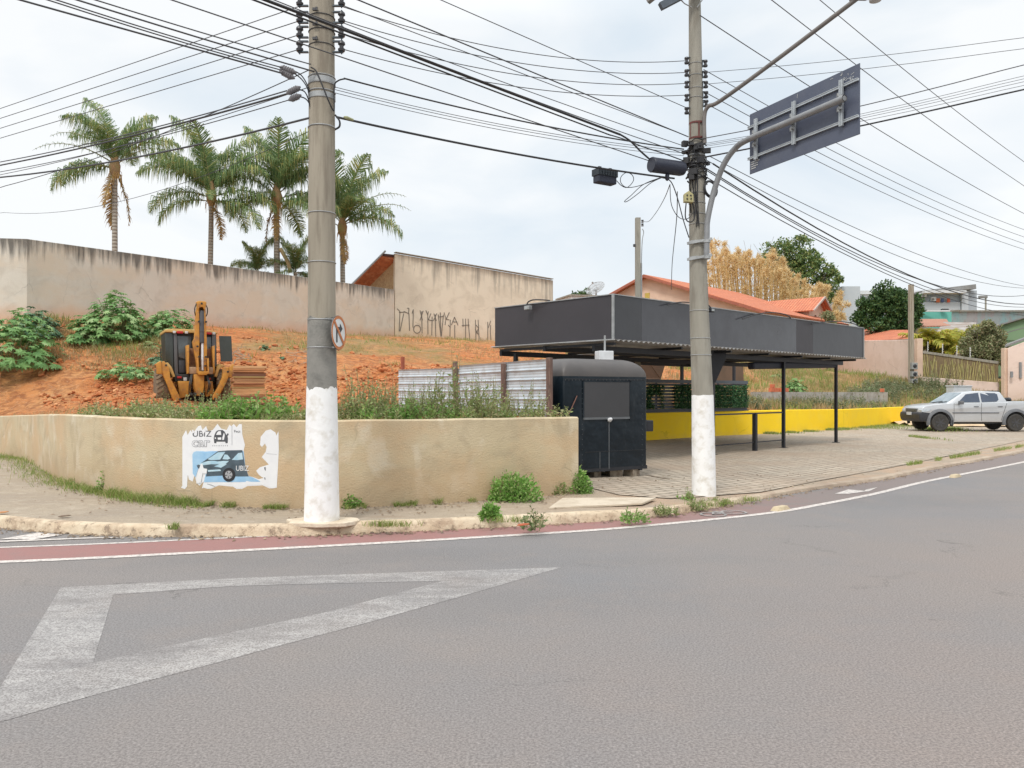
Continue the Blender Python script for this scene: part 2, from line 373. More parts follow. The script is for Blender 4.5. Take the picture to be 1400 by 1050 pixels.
MT['concrete2'] = mk('pole_concrete', (.38, .335, .265), (.30, .265, .205), 2, .35, .65, .9, bmp=.006, bscale=60, c3=(.235, .20, .155), s3=4, vscale=(3, 3, .3))
MT['whitewash'] = mk('whitewash', (.87, .87, .86), (.82, .815, .80), 4, .4, .7, .9, bmp=.004, bscale=25, c3=(.66, .63, .57), s3=7)
MT['pad'] = mk('pole_pad_plaster', (.68, .59, .46), (.56, .46, .34), 5, .4, .62, .9, bmp=.01, bscale=25, obj=False)
MT['slab'] = mk('pale_slab', (.60, .52, .41), (.50, .42, .32), 4, .4, .62, .9, bmp=.01, bscale=25, obj=False)
MT['galv'] = mk('galvanised_steel', (.42, .43, .43), (.33, .34, .34), 8, rough=.5, metal=.5)
MT['pipe'] = mk('grey_pipe', (.29, .30, .31), (.24, .245, .25), 8, rough=.55, metal=.3)
MT['rustpipe'] = mk('brownish_pipe', (.21, .19, .175), (.165, .15, .14), 8, rough=.6, metal=.2)
MT['cable'] = mk('black_cable', (.03, .03, .033), rough=.6)
MT['wire'] = mk('thin_wire', (.07, .07, .075), rough=.6)
MT['blackplastic'] = mk('black_plastic', (.028, .03, .04), (.04, .042, .052), 20, rough=.5)
MT['porcelain'] = mk('dark_insulator', (.05, .05, .055), rough=.35)
MT['bluesteel'] = mk('blue_black_bracket', (.05, .07, .085), rough=.5)
MT['signback'] = mk('sign_back_sheet', (.075, .088, .13), (.088, .102, .145), 3, rough=.45, c3=(.10, .112, .15), s3=2)
MT['alu'] = mk('aluminium_rail', (.50, .53, .55), rough=.4, metal=.4)
MT['paper'] = mk('poster_white', (.78, .79, .80), (.74, .75, .77), 8, rough=.7)
MT['chip'] = mk('chipped_pale', (.55, .56, .55), rough=.8)
# ================================================================ SETTING: ground, road, pavement, hillside
def gz(x, y=0): return .12+(.05-.12)*min(1, max(0, (x-1.0)/3.0))
def inpoly(x, y, poly):
    c = False; n = len(poly); j = n-1
    for i in range(n):
        xi, yi = poly[i][0], poly[i][1]; xj, yj = poly[j][0], poly[j][1]
        if (yi > y) != (yj > y) and x < (xj-xi)*(y-yi)/(yj-yi)+xi: c = not c
        j = i
    return c
def sheet(name, poly, zf, mat, pts=(), kind='structure', smooth=None):
    pts = [Vector((p[0], p[1])) for p in pts if inpoly(p[0], p[1], poly)]
    pv = [Vector((p[0], p[1])) for p in poly]; n = len(pv)
    vs, es, fs, *_ = geometry.delaunay_2d_cdt(pv+pts, [(i, (i+1) % n) for i in range(n)], [], 1, 1e-4)
    mb = MB(); mb.add([(q.x, q.y, zf(q.x, q.y)) for q in vs], [f[:] for f in fs])
    o = mb.build(name, mat, smooth=smooth)
    # make the faces look up
    bm = bmesh.new(); bm.from_mesh(o.data)
    for f in bm.faces:
        f.normal_update()
        if f.normal.z < 0: f.normal_flip()
    bm.to_mesh(o.data); bm.free()
    if smooth: o.data.polygons.foreach_set('use_smooth', [True]*len(o.data.polygons))
    return tag(o, kind=kind)
mb = MB(); mb.add([(-400, -200, 0), (500, -200, 0), (500, 700, 0), (-400, 700, 0)], [(0, 1, 2, 3)]); tag(mb.build('road', MT['asphalt']), kind='structure')
LINE = catmull([(-12, 7.0, 0), (-8, 7.5, 0), (-5.15, 7.95, 0), (-3.4, 8.40, 0), (-1.65, 8.91, 0), (-.515, 9.27, 0), (1.29, 9.92, 0), (3.5, 11.1, 0), (4.7, 12.05, 0), (6.24, 13.45, 0), (8.17, 15.4, 0), (12.3, 19.2, 0), (20, 26.5, 0), (34, 40, 0)], 6)
KERB = catmull([(-24, 36, 0), (-19, 27, 0), (-13.5, 18, 0), (-9.6, 12.6, 0), (-7.7, 10.65, 0), (-6.4, 9.95, 0), (-5.2, 9.52, 0), (-4.07, 9.36, 0), (-2.45, 9.42, 0), (-1.79, 9.6, 0), (-.55, 9.9, 0), (1.475, 10.6, 0), (2.69, 11.43, 0), (3.99, 12.66, 0), (5.37, 13.95, 0), (7.29, 15.5, 0), (9.3, 17.5, 0), (14.3, 22.3, 0), (24, 32, 0), (36, 44, 0)], 6)
def offset(line, d):
    o = []
    for i, p in enumerate(line):
        a = line[max(i-1, 0)]; b_ = line[min(i+1, len(line)-1)]; t_ = (b_-a).normalized(); o.append(p+Vector((-t_.y, t_.x, 0))*d)
    return o
def strip(name, A, B, z, mat):
    n = len(A); mb = MB(); mb.add([(p.x, p.y, z) for p in A]+[(p.x, p.y, z) for p in B], [(i, i+1, n+i+1, n+i) for i in range(n-1)])
    return tag(mb.build(name, mat), kind='structure')
strip('cycle_lane', LINE, offset(LINE, .86), .002, MT['cycle_red'])
strip('lane_line', offset(LINE, -.05), offset(LINE, .07), .005, MT['line_paint'])
sub = LINE[0:30]; strip('inner_lane_line', offset(sub, .80), offset(sub, .87), .005, MT['line_paint'])
# give-way marks, worn triangle, bicycle symbol, arrow
def mark(name, pix, mat, z=.008):
    mb = MB(); mb.add([G(px, py, z) for px, py in pix], [tuple(range(len(pix)))]); o = mb.build(name, mat, tri=True)
    if o.data.polygons[0].normal.z < 0: o.data.flip_normals()
    return tag(o, kind='structure')
mark('give_way_mark', [(0, 737), (52, 728), (86, 731), (46, 737.5)], MT['line_paint'])
mark('give_way_line', [(-60, 741), (0, 739), (110, 735.2), (170, 733.6), (170, 734.8), (110, 736.6), (0, 741), (-60, 743.5)], MT['line_paint'])
tri_o = [(83, 803), (330, 790), (600, 781), (768, 775.5), (646, 811), (503, 851), (377, 884), (263, 915), (143, 946), (0, 987), (-34, 999)]
tri_i = [(155, 813), (127, 906), (300, 868), (450, 836), (606, 794)]
def ringmark(name, polys, mat, z):
    mb = MB()
    for pix in polys: mb.add([G(px, py, z) for px, py in pix], [tuple(range(len(pix)))])
    bmx = mb.build(name, mat, tri=True)
    for p in bmx.data.polygons:
        if p.normal.z < 0: p.flip()
    return tag(bmx, kind='structure')
ringmark('worn_triangle_marking', [
    [(83, 803), (155, 813), (127, 906), (0, 987), (-36, 1000)],
    [(83, 803), (330, 790), (600, 781), (768, 775.5), (606, 794), (320, 801), (155, 813)],
    [(768, 775.5), (646, 811), (503, 851), (377, 884), (263, 915), (143, 946), (0, 987), (127, 906), (300, 868), (450, 836), (606, 794)]], MT['worn_paint'], .002)
mark('lane_arrow', [(1141, 675), (1160, 669), (1182, 671), (1184, 669.3), (1200, 666), (1187, 672), (1184, 671.8), (1160, 675)], MT['line_paint'])
mb = MB()
for cx_, cy_ in ((975, 703), (1003, 700)):
    c = G(cx_, cy_, .013); mb.torus(c, (0, 0, 1), .17, .018, 20, 4)
a = G(975, 703, .013); b_ = G(1003, 700, .013); m_ = (a+b_)/2+Vector((-.1, .18, 0))
for p, q in ((a, m_), (m_, b_), (a, (a+b_)/2), ((a+b_)/2, m_)): mb.beam(p, q, .035, .01)
for q in range(len(mb.v)): mb.v[q] = (mb.v[q][0], mb.v[q][1], .012+(mb.v[q][2]-.012)*.15)
tag(mb.build('bicycle_symbol', MT['worn_paint']), kind='structure')
# two cream road studs on the lane line
for (px, py, lab) in ((1067, 697.5, 'cream concrete road stud on the white line, nearer the grey pole'), (1306, 652.5, 'cream concrete road stud on the white line, farther up the road')):
    g = G(px, py); mb = MB(); mb.box((0, 0, .03), (.36, .13, .06), taper=.7); 
    for i_, v_ in enumerate(mb.v): pass
    o = mb.build('road_stud', mk('stud_cream', (.60, .50, .33), (.45, .36, .24), 12), loc=None, local=True, bevel=.006); o.location = g; o.rotation_euler = (0, 0, R(42))
    tag(o, lab, 'road stud', 'road studs along the cycle lane line')

# kerb + sidewalk
def kerb_mesh(a, b, name):
    ln = KERB[a:b]; inn = offset(ln, .16); mb = MB(); n = len(ln); vs = []; fs = []
    for i in range(n):
        p, q = ln[i], inn[i]; h = gz(p.x)+.012; w_ = noise.noise(Vector((p.x*2, p.y*2, 0)))*.012
        t_ = (q-p); 
        vs += [(p.x+w_, p.y+w_, -.02), (p.x+t_.x*.12+w_, p.y+t_.y*.12+w_, h*.8), (p.x+t_.x*.3, p.y+t_.y*.3, h+w_*.5), (q.x, q.y, h+w_*.3), (q.x, q.y, -.02)]
    for i in range(n-1):
        for k in range(4): fs.append((i*5+k, (i+1)*5+k, (i+1)*5+k+1, i*5+k+1))
    mb.add(vs, fs); o = mb.build(name, MT['kerb'], smooth=50); 
    bm = bmesh.new(); bm.from_mesh(o.data); bmesh.ops.recalc_face_normals(bm, faces=bm.faces); bm.to_mesh(o.data); bm.free()
    return tag(o, kind='structure')
KERB_D = []
for i in range(len(KERB)-1):
    for k in range(4): KERB_D.append(KERB[i].lerp(KERB[i+1], k/4))
KERB_D.append(KERB[-1]); KERB0 = KERB; KERB = KERB_D
kerb_mesh(0, len(KERB), 'kerb'); 
inner = offset(KERB0, .155)
pave_pts = [(x*.8+rnd(-.1, .1), y*.8+rnd(-.1, .1)) for x in range(-30, 60) for y in range(10, 70)]
walk_poly = [(p.x, p.y) for p in inner]+[(60, 60), (40, 62), (22, 47), (-26, 45)]
sheet('sidewalk', walk_poly, lambda x, y: gz(x, y)+.006*noise.noise(Vector((x*.7, y*.7, 0))), MT['sidewalk'], pave_pts, smooth=60)
lotA = [G(px, py, .06) for px, py in ((806, 660), (808, 672), (845, 681), (915, 685), (960, 681), (1040, 673), (1100, 661), (1240, 635), (1400, 602))]
lot_poly = [(p.x, p.y) for p in lotA]+[(26, 33.5), (36, 43), (30, 47), (22, 45), (-1.2, 24.5), (-.2, 16), (.9, 13.2)]
sheet('block_paving', lot_poly, lambda x, y: gz(x, y)+.012+.010*noise.noise(Vector((x*.35, y*.35, 3)))+.004*noise.noise(Vector((x*1.4, y*1.4, 3))), MT['paving'], pave_pts, smooth=60)
mb = MB(); mb.prism([(0, 0), (1.35, .45), (1.65, 1.05), (.25, 1.0)], (.5, 10.75, gz(1)+.0), (1, 0, 0), (0, 1, 0), (0, 0, .03)); 
tag(mb.build('pale_concrete_slab', MT['slab'], bevel=.006), kind='structure')

# ---- hillside terrain
WALLPTS = [(-38, 60), (-16.6, 25.5), (-11.2, 18.5), (-8, 14.3), (-5.9, 12.25), (-4.5, 11.35), (-2.8, 10.95), (-1.4, 11.3), (-.35, 11.8), (1.0, 12.6)]
def wtop(x, y):                                        # retaining wall top
    if x > -8: return 1.33
    return 1.33-(.35)*min(1, (-8-x)/8.6)
ctl = [(-38, 60, 2.2)]
for x, y in WALLPTS: ctl.append((x, y, wtop(x, y)-.06))
ctl += [(-12, 24, 1.25), (-14, 25.5, 1.4), (-10, 27, 1.2), (-8, 28, 1.25), (-6, 24, 1.15), (-5, 20, 1.2), (-8.5, 20, 1.22), (-3.5, 17, 1.25), (-1, 15, 1.27), (-13, 29, 2.5), (-14.5, 28, 2.4),
        (-15.8, 31, 3.65), (-19.4, 32, 4.93), (-13.7, 43, 5.25), (-8, 54, 5.6), (-17.7, 35.2, 5.0), (-30, 33.5, 4.9), (-22, 30, 3.4), (-24, 36.5, 5.0), (-22, 27.5, 2.0),
        (-3, 26.5, 1.75), (-7, 32, 2.8), (-9.5, 39, 4.1), (-11.5, 44, 5.0), (-4, 38, 3.0), (-4, 46, 4.5), (-2.5, 56, 5.5), (3.1, 61, 5.15), (0, 32, 2.0), (-.5, 45, 4.2), (4, 45, 3.9), (3, 34, 1.9), (3, 52, 4.6),
        (-3.1, 22, 1.2), (-1.5, 24, 1.1), (4.76, 27.8, .95), (8, 31, .95), (11.4, 33.2, .95), (15.5, 36.9, .9), (21.7, 43.9, .8), (8, 39, 1.8), (9, 48, 3.3), (13, 41, 1.35), (17, 44, 1.5), (13, 49, 3.3), (17, 54, 3.9), (22, 57, 3.3), (28, 62, 3.3),
        (24.5, 50.5, 2.35), (22, 48, 1.7), (25, 46.5, 1.4), (30, 46.5, 1.75), (28, 43, .7), (26, 41, .2), (33, 41, .25), (40, 46, 1.6), (30, 60, 3.2), (12, 60, 4.0), (20, 75, 4.2), (40, 75, 3.5), (60, 60, 1.8), (-8, 75, 6), (-40, 75, 7), (20, 120, 7), (70, 120, 6), (-60, 120, 8), (100, 80, 2), (-36, 45, 5.5), (0, 90, 6)]
cp = np.array(ctl, float); n_ = len(cp)
dd = np.linalg.norm(cp[:, None, :2]-cp[None, :, :2], axis=2)
A_ = np.zeros((n_+3, n_+3)); A_[:n_, :n_] = dd+np.eye(n_)*-.15; A_[:n_, n_] = 1; A_[:n_, n_+1:] = cp[:, :2]; A_[n_:, :n_] = A_[:n_, n_:].T
wt = np.linalg.solve(A_, np.concatenate([cp[:, 2], [0, 0, 0]])); NCT = n_
def th0(x, y):
    r_ = np.hypot(cp[:, 0]-x, cp[:, 1]-y); return float(r_@wt[:NCT]+wt[NCT]+wt[NCT+1]*x+wt[NCT+2]*y)
def wall_dist(x, y):
    b_ = 9
    for (x0, y0), (x1, y1) in SEGS:
        dx, dy = x1-x0, y1-y0; t_ = max(0, min(1, ((x-x0)*dx+(y-y0)*dy)/(dx*dx+dy*dy))); b_ = min(b_, math.hypot(x-x0-t_*dx, y-y0-t_*dy))
    return b_
YW = [(-2.9, 22.2), (4.76, 27.8), (7.9, 30.6), (11.4, 33.1), (15.5, 36.8), (21.7, 43.7)]
FENCE = [(.68, 14.5), (-1.15, 17.6), (-2.2, 19.5), (-3.0, 20.95)]
front = WALLPTS+[(.80, 14.0)]+FENCE+YW+[(24.5, 42.5), (27, 39.5), (33, 39), (50, 50), (80, 60)]
SEGS = list(zip(front[:-1], front[1:]))[:19]
def th(x, y):
    h = th0(x, y); wd = wall_dist(x, y); k = min(1, max(0, (wd-.3)/1.5))
    v_ = Vector((x, y, 0))
    h += k*(.16*noise.noise(v_*.45)+.10*noise.noise(v_*1.1+Vector((5, 0, 0))))
    if y < 60:
        a = max(0, noise.noise(v_*2.6)); b_ = abs(noise.noise(v_*5.1+Vector((2, 7, 0))))
        band = 1 if h < 3 else .45
        h += k*band*(.26*a+.16*b_)*max(0, .55+1.2*noise.noise(v_*.3+Vector((9, 0, 0))))
    return h
tp = []
def fill(x0, x1, y0, y1, st):
    y = y0
    while y < y1:
        x = x0
        while x < x1:
            tp.append((x+rnd(-.3, .3)*st, y+rnd(-.3, .3)*st)); x += st
        y += st
fill(-24, 0, 10, 24, .42); fill(-24, 12, 24, 36, .27); fill(-26, 24, 36, 50, .5); fill(-30, 40, 50, 70, 1.1); fill(-45, 80, 70, 120, 4); fill(12, 36, 36, 52, .7)
tpoly = front+[(110, 120), (-60, 120), (-60, 60)]
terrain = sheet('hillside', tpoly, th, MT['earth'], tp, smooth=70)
# far ground beyond the hill


# ================================================================ WALLS
def wall(name, pts, thick, mat, label, cat, zb=None, capmat=None, group=None, sub_=1):
    """pts: (x, y, zbottom, ztop); the wall is centred on the line; UV u = run, v = depth below the top"""
    pts = [Vector(p[:2]+(0,)) for p in pts]; return pts
def wall2(name, pts, thick, mat, label=None, cat=None, parent=None, step=None, round_end=False):
    if step:
        q = []
        for a, b_ in zip(pts[:-1], pts[1:]):
            L = math.hypot(b_[0]-a[0], b_[1]-a[1]); k = max(1, int(L/step))
            for i in range(k): q.append(tuple(a[j]+(b_[j]-a[j])*i/k for j in range(4)))
        q.append(pts[-1]); pts = q
    ln = [Vector((p[0], p[1], 0)) for p in pts]; L_ = offset(ln, thick/2); R_ = offset(ln, -thick/2)
    me = bpy.data.meshes.new(name); vs = []; uvs = []; run = 0
    for i, p in enumerate(pts):
        if i: run += (ln[i]-ln[i-1]).length
        l, r = L_[i], R_[i]; zt = p[3]; zb = p[2]; bev = .02
        ring = [((r.x, r.y, zb), zt-zb), ((r.x, r.y, zt-bev), bev), ((r.x*.85+l.x*.15, r.y*.85+l.y*.15, zt), 0), ((r.x*.15+l.x*.85, r.y*.15+l.y*.85, zt), 0), ((l.x, l.y, zt-bev), bev), ((l.x, l.y, zb), zt-zb)]
        for c_, d_ in ring: vs.append(c_); uvs.append((run, d_))
    fs = []; n = len(pts)
    for i in range(n-1):
        for k in range(5): a = i*6+k; fs.append((a, a+6, a+7, a+1))
    fs.append((0, 1, 2, 3, 4, 5)); fs.append(tuple((n-1)*6+k for k in (5, 4, 3, 2, 1, 0)))
    o0 = Vector((pts[n//2][0], pts[n//2][1], pts[n//2][2]))
    base = worldm(parent).inverted() if parent else Matrix.Translation(-o0)
    me.from_pydata([tuple(base@Vector(v_)) for v_ in vs], [], fs); me.materials.append(mat)
    uvl = me.uv_layers.new(name='UVMap')
    for l in me.loops: uvl.data[l.index].uv = uvs[l.vertex_index]
    me.polygons.foreach_set('use_smooth', [True]*len(me.polygons)); me.set_sharp_from_angle(angle=R(30))
    o = bpy.data.objects.new(name, me); C.objects.link(o)
    if parent: o.parent = parent
    else: o.location = o0
    if label: tag(o, label, cat)
    return o
rw = [tuple(p) for p in catmull([(x, y, 0) for x, y in WALLPTS], 8)]
wall2('retaining_wall', [(p[0], p[1], -.1, wtop(p[0], p[1])+.012*noise.noise(Vector(p)*1.5)) for p in rw], .2, MT['retaining'], 'low curved tan plaster retaining wall along the pavement with torn poster', 'wall', step=.25)
bwp = [(-30, 30.2, 3.5, 7.9), (-19.6, 31.9, 3.5, 7.93), (-13.7, 43, 3.9, 8.35), (-8.1, 53.6, 4.3, 8.75)]
wall2('boundary_wall', bwp, .25, MT['backwall'], 'long grey plaster boundary wall with black mould streaks under the palms', 'wall', step=.8)
wall2('yellow_wall', [(x, y, -.1, 1.02-(.05 if i > 3 else 0)) for i, (x, y) in enumerate(YW)], .2, MT['yellowwall'], 'low bright yellow wall along the back of the paved lot', 'wall', step=.5)
# house with windowless side wall and graffiti
hs = thing('rendered_house', (-8, 54, 5), 'tall blank beige house wall covered with black graffiti, tiled roof edge at left', 'house')
HA, HB = Vector((-8.0, 53.7, 0)), Vector((3.1, 61.2, 0)); hd = (HB-HA).normalized(); hn = Vector((hd.y, -hd.x, 0))
wall2('wall', [(HA.x, HA.y, 4.0, Z(347, 53.7)), (HB.x, HB.y, 4.0, Z(383.5, 61.2))], .25, MT['housewall'], parent=hs, step=1)
MT['tilered'] = mk('roof_tile_orange', (.52, .17, .075), (.40, .125, .06), 5, .4, .65, bmp=.01, bscale=20, c3=(.60, .27, .14), s3=3)
ze = Z(347, 53.7)
g0 = HA+Vector((0, 0, ze)); lft = Vector((-.80, .60, 0)); 
mb = MB(); mb.prism([(0, 4-ze), (0, .1-.2), (3.4, -2.15), (3.4, 4-ze)], g0+lft*.13+hd*.2, lft, (0, 0, 1), hd*.25); mb.build('gable_wall', mk('bare_brick', (.50, .36, .20), (.42, .28, .15), 6, c3=(.34, .2, .11), s3=9), hs)
ftx = g0-hd*.8
mb = MB(); mb.prism([(.16, -.05), (.16, -.25), (3.6, -2.35), (3.6, -2.18)], ftx, lft, (0, 0, 1), hd*9+Vector((0, 0, -1.6))); mb.build('roof', MT['tilered'], hs)
mb = MB()
for i in range(11):
    q = ftx+lft*(.1+i*.33)+Vector((0, 0, -.13-i*.33*.595)); mb.beam(q+hd*.04, q+hd*.95, .13, .16)
mb.build('rafters', mk('rafter_wood', (.06, .025, .02)), hs)
mb = MB(); mb.beam(ftx+lft*-.2+Vector((0, 0, .1)), ftx+lft*3.7+Vector((0, 0, -2.21)), .05, .12); mb.build('roof_edge', MT['galv'], hs)
# graffiti strokes (tall thin letters)
mb = MB(); G0 = HA+hn*.135
def hw(px, py):                      # pixel to a point on the house wall plane
    k = (px-CX)/F; s_ = (HA.x-k*HA.y+hn.x*.14-k*hn.y*.14)/(k*hd.y-hd.x); p = HA+hd*s_+hn*.14; p.z = Z(py, p.y); return p
def stroke(*pp, w_=.05):
    q = [hw(460+a/3.5, 330+b_/3.5) for a, b_ in pp]
    for a, b_ in zip(q[:-1], q[1:]): mb.beam(a, b_, .02, w_, up=hn.cross(b_-a) if (b_-a).length > 0 else (0, 0, 1))
def sarc(cx_, cy_, r): stroke(*[(cx_+r*math.cos(a), cy_+r*math.sin(a)*1.15) for a in [i*math.pi/6 for i in range(13)]])
for q in [((290, 322), (304, 335), (300, 430)), ((304, 430), (322, 345)), ((322, 335), (345, 345), (347, 320), (338, 320)), ((300, 340), (330, 338)), ((347, 345), (350, 428)), ((368, 325), (366, 412)), ((362, 345), (366, 330)),
          ((400, 330), (412, 378)), ((415, 332), (400, 378)), ((408, 335), (410, 440)), ((428, 330), (437, 352), (440, 335)), ((437, 352), (438, 445)), ((452, 345), (440, 375), (462, 380)), ((458, 360), (456, 450)),
          ((466, 345), (478, 380)), ((480, 345), (464, 380)), ((473, 350), (475, 455)), ((487, 350), (500, 452)), ((512, 350), (502, 455)), ((487, 362), (514, 358)), ((497, 340), (500, 455)),
          ((515, 340), (525, 372), (540, 340)), ((520, 372), (540, 375)), ((522, 378), (520, 400)), ((545, 375), (543, 455)), ((535, 400), (545, 412)), ((550, 400), (565, 362), (582, 402)), ((556, 385), (578, 385)), ((566, 400), (566, 465)),
          ((605, 370), (606, 408)), ((618, 370), (618, 480)), ((630, 370), (632, 400)), ((600, 402), (636, 400)), ((632, 400), (640, 490)), ((665, 375), (668, 488)), ((678, 375), (684, 490)), ((668, 400), (680, 415), (670, 440)), ((664, 420), (678, 445)),
          ((724, 385), (724, 420)), ((738, 380), (726, 415)), ((738, 400), (736, 430)), ((724, 420), (724, 490)), ((736, 430), (741, 495))]:
    stroke(*q)
sarc(386, 420, 17)
mb.build('graffiti', mk('graffiti_paint', (.19, .17, .145)), hs)
mb = MB(); mb.beam(hw(540, 346)+Vector((0, 0, .05)), hw(755, 382.5)+Vector((0, 0, .05)), .34, .05); mb.build('wall_cap', MT['concrete'], hs)
def hit(px, py, o, n):
    d_ = Vector(((px-CX)/F, 1, -(py-HY)/F)); c0 = Vector((0, 0, CH)); o = Vector(o); n = Vector(n)
    return c0+d_*((o-c0).dot(n)/d_.dot(n))
# ================================================================ POLES
def shaft(mb, prof, n=28, jag=None):
    """prof: (x, y, z, r)"""
    vs = []; fs = []
    for k, (x, y, z, r_) in enumerate(prof):
        for j in range(n):
            a = 2*math.pi*j/n; zz = z
            if jag and k == len(prof)-1: zz += jag*(noise.noise(Vector((math.cos(a)*3, math.sin(a)*3, z)))+.5*noise.noise(Vector((math.cos(a)*9, math.sin(a)*9, z))))
            vs.append((x+r_*math.cos(a), y+r_*math.sin(a), zz))
    for k in range(len(prof)-1):
        for j in range(n): fs.append((k*n+j, k*n+(j+1) % n, (k+1)*n+(j+1) % n, (k+1)*n+j))
    fs.append(tuple((len(prof)-1)*n+j for j in range(n))); mb.add(vs, fs)
def interp(prof, z):
    for a, b_ in zip(prof[:-1], prof[1:]):
        if a[2] <= z <= b_[2]: t_ = (z-a[2])/(b_[2]-a[2]); return [a[i]+(b_[i]-a[i])*t_ for i in range(4)]
    return list(prof[-1])
# ---- pole 1
b1 = (X(440, 9.68), 9.68, .12)
P1 = [(b1[0], b1[1], .05, .208), (b1[0], b1[1], 1.77, .180), (b1[0], b1[1], 2.6, .167), (b1[0], b1[1], 5.5, .156), (b1[0], b1[1], 6.5, .150), (b1[0], b1[1], 10.5, .12)]
p1 = thing('utility_pole', b1, 'thick round concrete utility pole with whitewashed foot beside the torn poster', 'utility pole')
mb = MB(); shaft(mb, P1); mb.build('shaft', MT['concrete2'], p1, 40)
mb = MB(); shaft(mb, [(b1[0], b1[1], .1, .215), (b1[0], b1[1], .5, .207), (b1[0], b1[1], 1.2, .195), (b1[0], b1[1], 1.76, .184)], 48, .05); mb.build('whitewashed_foot', MT['whitewash'], p1, 40)
mb = MB(); shaft(mb, [(b1[0], b1[1], 1.7, .1835), (b1[0], b1[1], 2.62, .1695)], 48, .03); mb.build('cement_patch', mk('darker_cement', (.26, .25, .225), (.21, .205, .185), 6, bmp=.008, bscale=40, c3=(.17, .165, .15), s3=6), p1, 40)
mb = MB()
for j in range(26):
    pass
pts_ = [(math.cos(a)*(.44+.10*noise.noise(Vector((math.cos(a)*2, math.sin(a)*2, 1)))), math.sin(a)*(.27+.05*noise.noise(Vector((math.cos(a)*2, math.sin(a)*2, 5))))) for a in [2*math.pi*i/30 for i in range(30)]]
mb.prism(pts_, (b1[0]+.03, b1[1]-.02, .10), (1, 0, 0), (0, 1, 0), (0, 0, .055)); mb.build('plaster_pad', MT['pad'], p1, bevel=.012)
mb = MB()
for z in (2.60, 2.26, 5.56, 5.47, 5.38, 4.95, 3.90, 3.30): x, y, _, r_ = interp(P1, z); mb.torus((x, y, z), (0, 0, 1), r_+.004, .006 if z < 4 else .008, 32, 5)
build_each(mb, 'steel_band', MT['galv'], p1)
for zc in (5.51, 5.32):
    mb = MB(); x, y, _, r_ = interp(P1, zc); mb.lathe([(r_+.004, -.035), (r_+.009, -.03), (r_+.009, .03), (r_+.004, .035)], (x, y, zc), n=32); mb.build('clamp_collar', MT['galv'], p1, 40)
for sgn in (-1, 1):
    for py in (3, 26, 46, 66, -18):
        z = Z(py, 9.66); mb = MB(); x0 = b1[0]+sgn*.15; x1 = b1[0]+sgn*.255
        for dz in (-.065, .065): mb.beam((x0, 9.62, z+dz), (x1+sgn*.02, 9.62, z+dz), .03, .018)
        mb.beam((x1, 9.62, z-.09), (x1, 9.62, z+.09), .014, .014)
        br = mb.build('bracket', MT['bluesteel'], p1)
        mb = MB(); mb.lathe([(.012, -.06), (.04, -.055), (.045, -.03), (.026, -.012), (.026, .012), (.045, .03), (.04, .055), (.012, .06)], (x1, 9.62, z), n=16); mb.build('insulator', MT['porcelain'], br, 40)
mb = MB()
for py in (16, 36, 56): z = Z(py, 9.5); mb.torus((b1[0], b1[1], z), (0, 0, 1), .157, .006, 32, 4); mb.box((b1[0]-.05, 9.5, z+.03), (.035, .03, .03)); mb.box((b1[0]-.02, 9.5, z+.035), (.02, .03, .04))
mb.build('tie_wire', MT['wire'], p1)
# no-right-turn sign strapped to the pole
sc_ = Vector((X(462, 9.55), 9.55, Z(455, 9.55))); ang = R(-13); sn = Vector((math.cos(ang), math.sin(ang), 0)); su = Vector((-math.sin(ang), math.cos(ang), 0)); sz = Vector((0, 0, 1))
sg = thing('road_sign', (sc_.x, sc_.y, sc_.z), 'round white no right turn sign with orange rim strapped to the thick pole', 'road sign')
RS = .205
mb = MB(); mb.lathe([(RS, 0), (RS+.004, .002), (RS+.004, .008), (RS, .010)], sc_, sn, 40); mb.build('plate', mk('sign_plate_back', (.10, .10, .10), rough=.5), sg, 30)
mb = MB(); mb.lathe([(RS-.002, .0105), (RS-.004, .0125)], sc_, sn, 40); mb.build('face', mk('sign_white', (.76, .77, .76), rough=.45), sg)
ring = MB(); 
for i in range(40):
    a0, a1_ = 2*math.pi*i/40, 2*math.pi*(i+1)/40
    q = [sc_+sn*.0145+su*math.cos(a)*r_+sz*math.sin(a)*r_ for a, r_ in ((a0, RS), (a1_, RS), (a1_, RS-.036), (a0, RS-.036))]; ring.add(q, [(0, 1, 2, 3)])
oran = mk('sign_orange_red', (.58, .20, .055), (.50, .16, .05), 12, rough=.45)
ring.build('rim', oran, sg)
def spoly(name, pts, mat, off):
    mb = MB(); mb.prism(pts, sc_+sn*off, su, sz, sn*.002); return mb.build(name, mat, sg)
dk = mk('sign_black', (.03, .035, .04), rough=.45)
# seen from the front: shaft on the left, arrow bending to the right
spoly('arrow', [(-.075, -.12), (-.045, -.12), (-.045, .035), (.025, .035), (.025, -.005), (.095, .055), (.025, .115), (.025, .07), (-.075, .07)], dk, .0150)
c45 = .135
spoly('slash', [(-c45-.014, c45-.014+.0), (-c45+.014, c45+.014), (c45+.014, -c45+.014), (c45-.014, -c45-.014)], oran, .0180)
mb = MB()
for z in (2.60, 2.26):
    mb.beam((b1[0]+.14, 9.6, z), (sc_.x-.005, 9.56, z), .03, .02)
build_each(mb, 'strap', MT['galv'], sg)

def bracket_of(mb, par):
    xs = [q[0] for q in mb.v]; zs = [q[2] for q in mb.v]; x_ = min(xs)*.75+max(xs)*.25; mb.beam((x_, mb.v[0][1], min(zs)), (x_, mb.v[0][1], max(zs)), .012, .012)
    return mb.build('bracket', MT['bluesteel'], par)
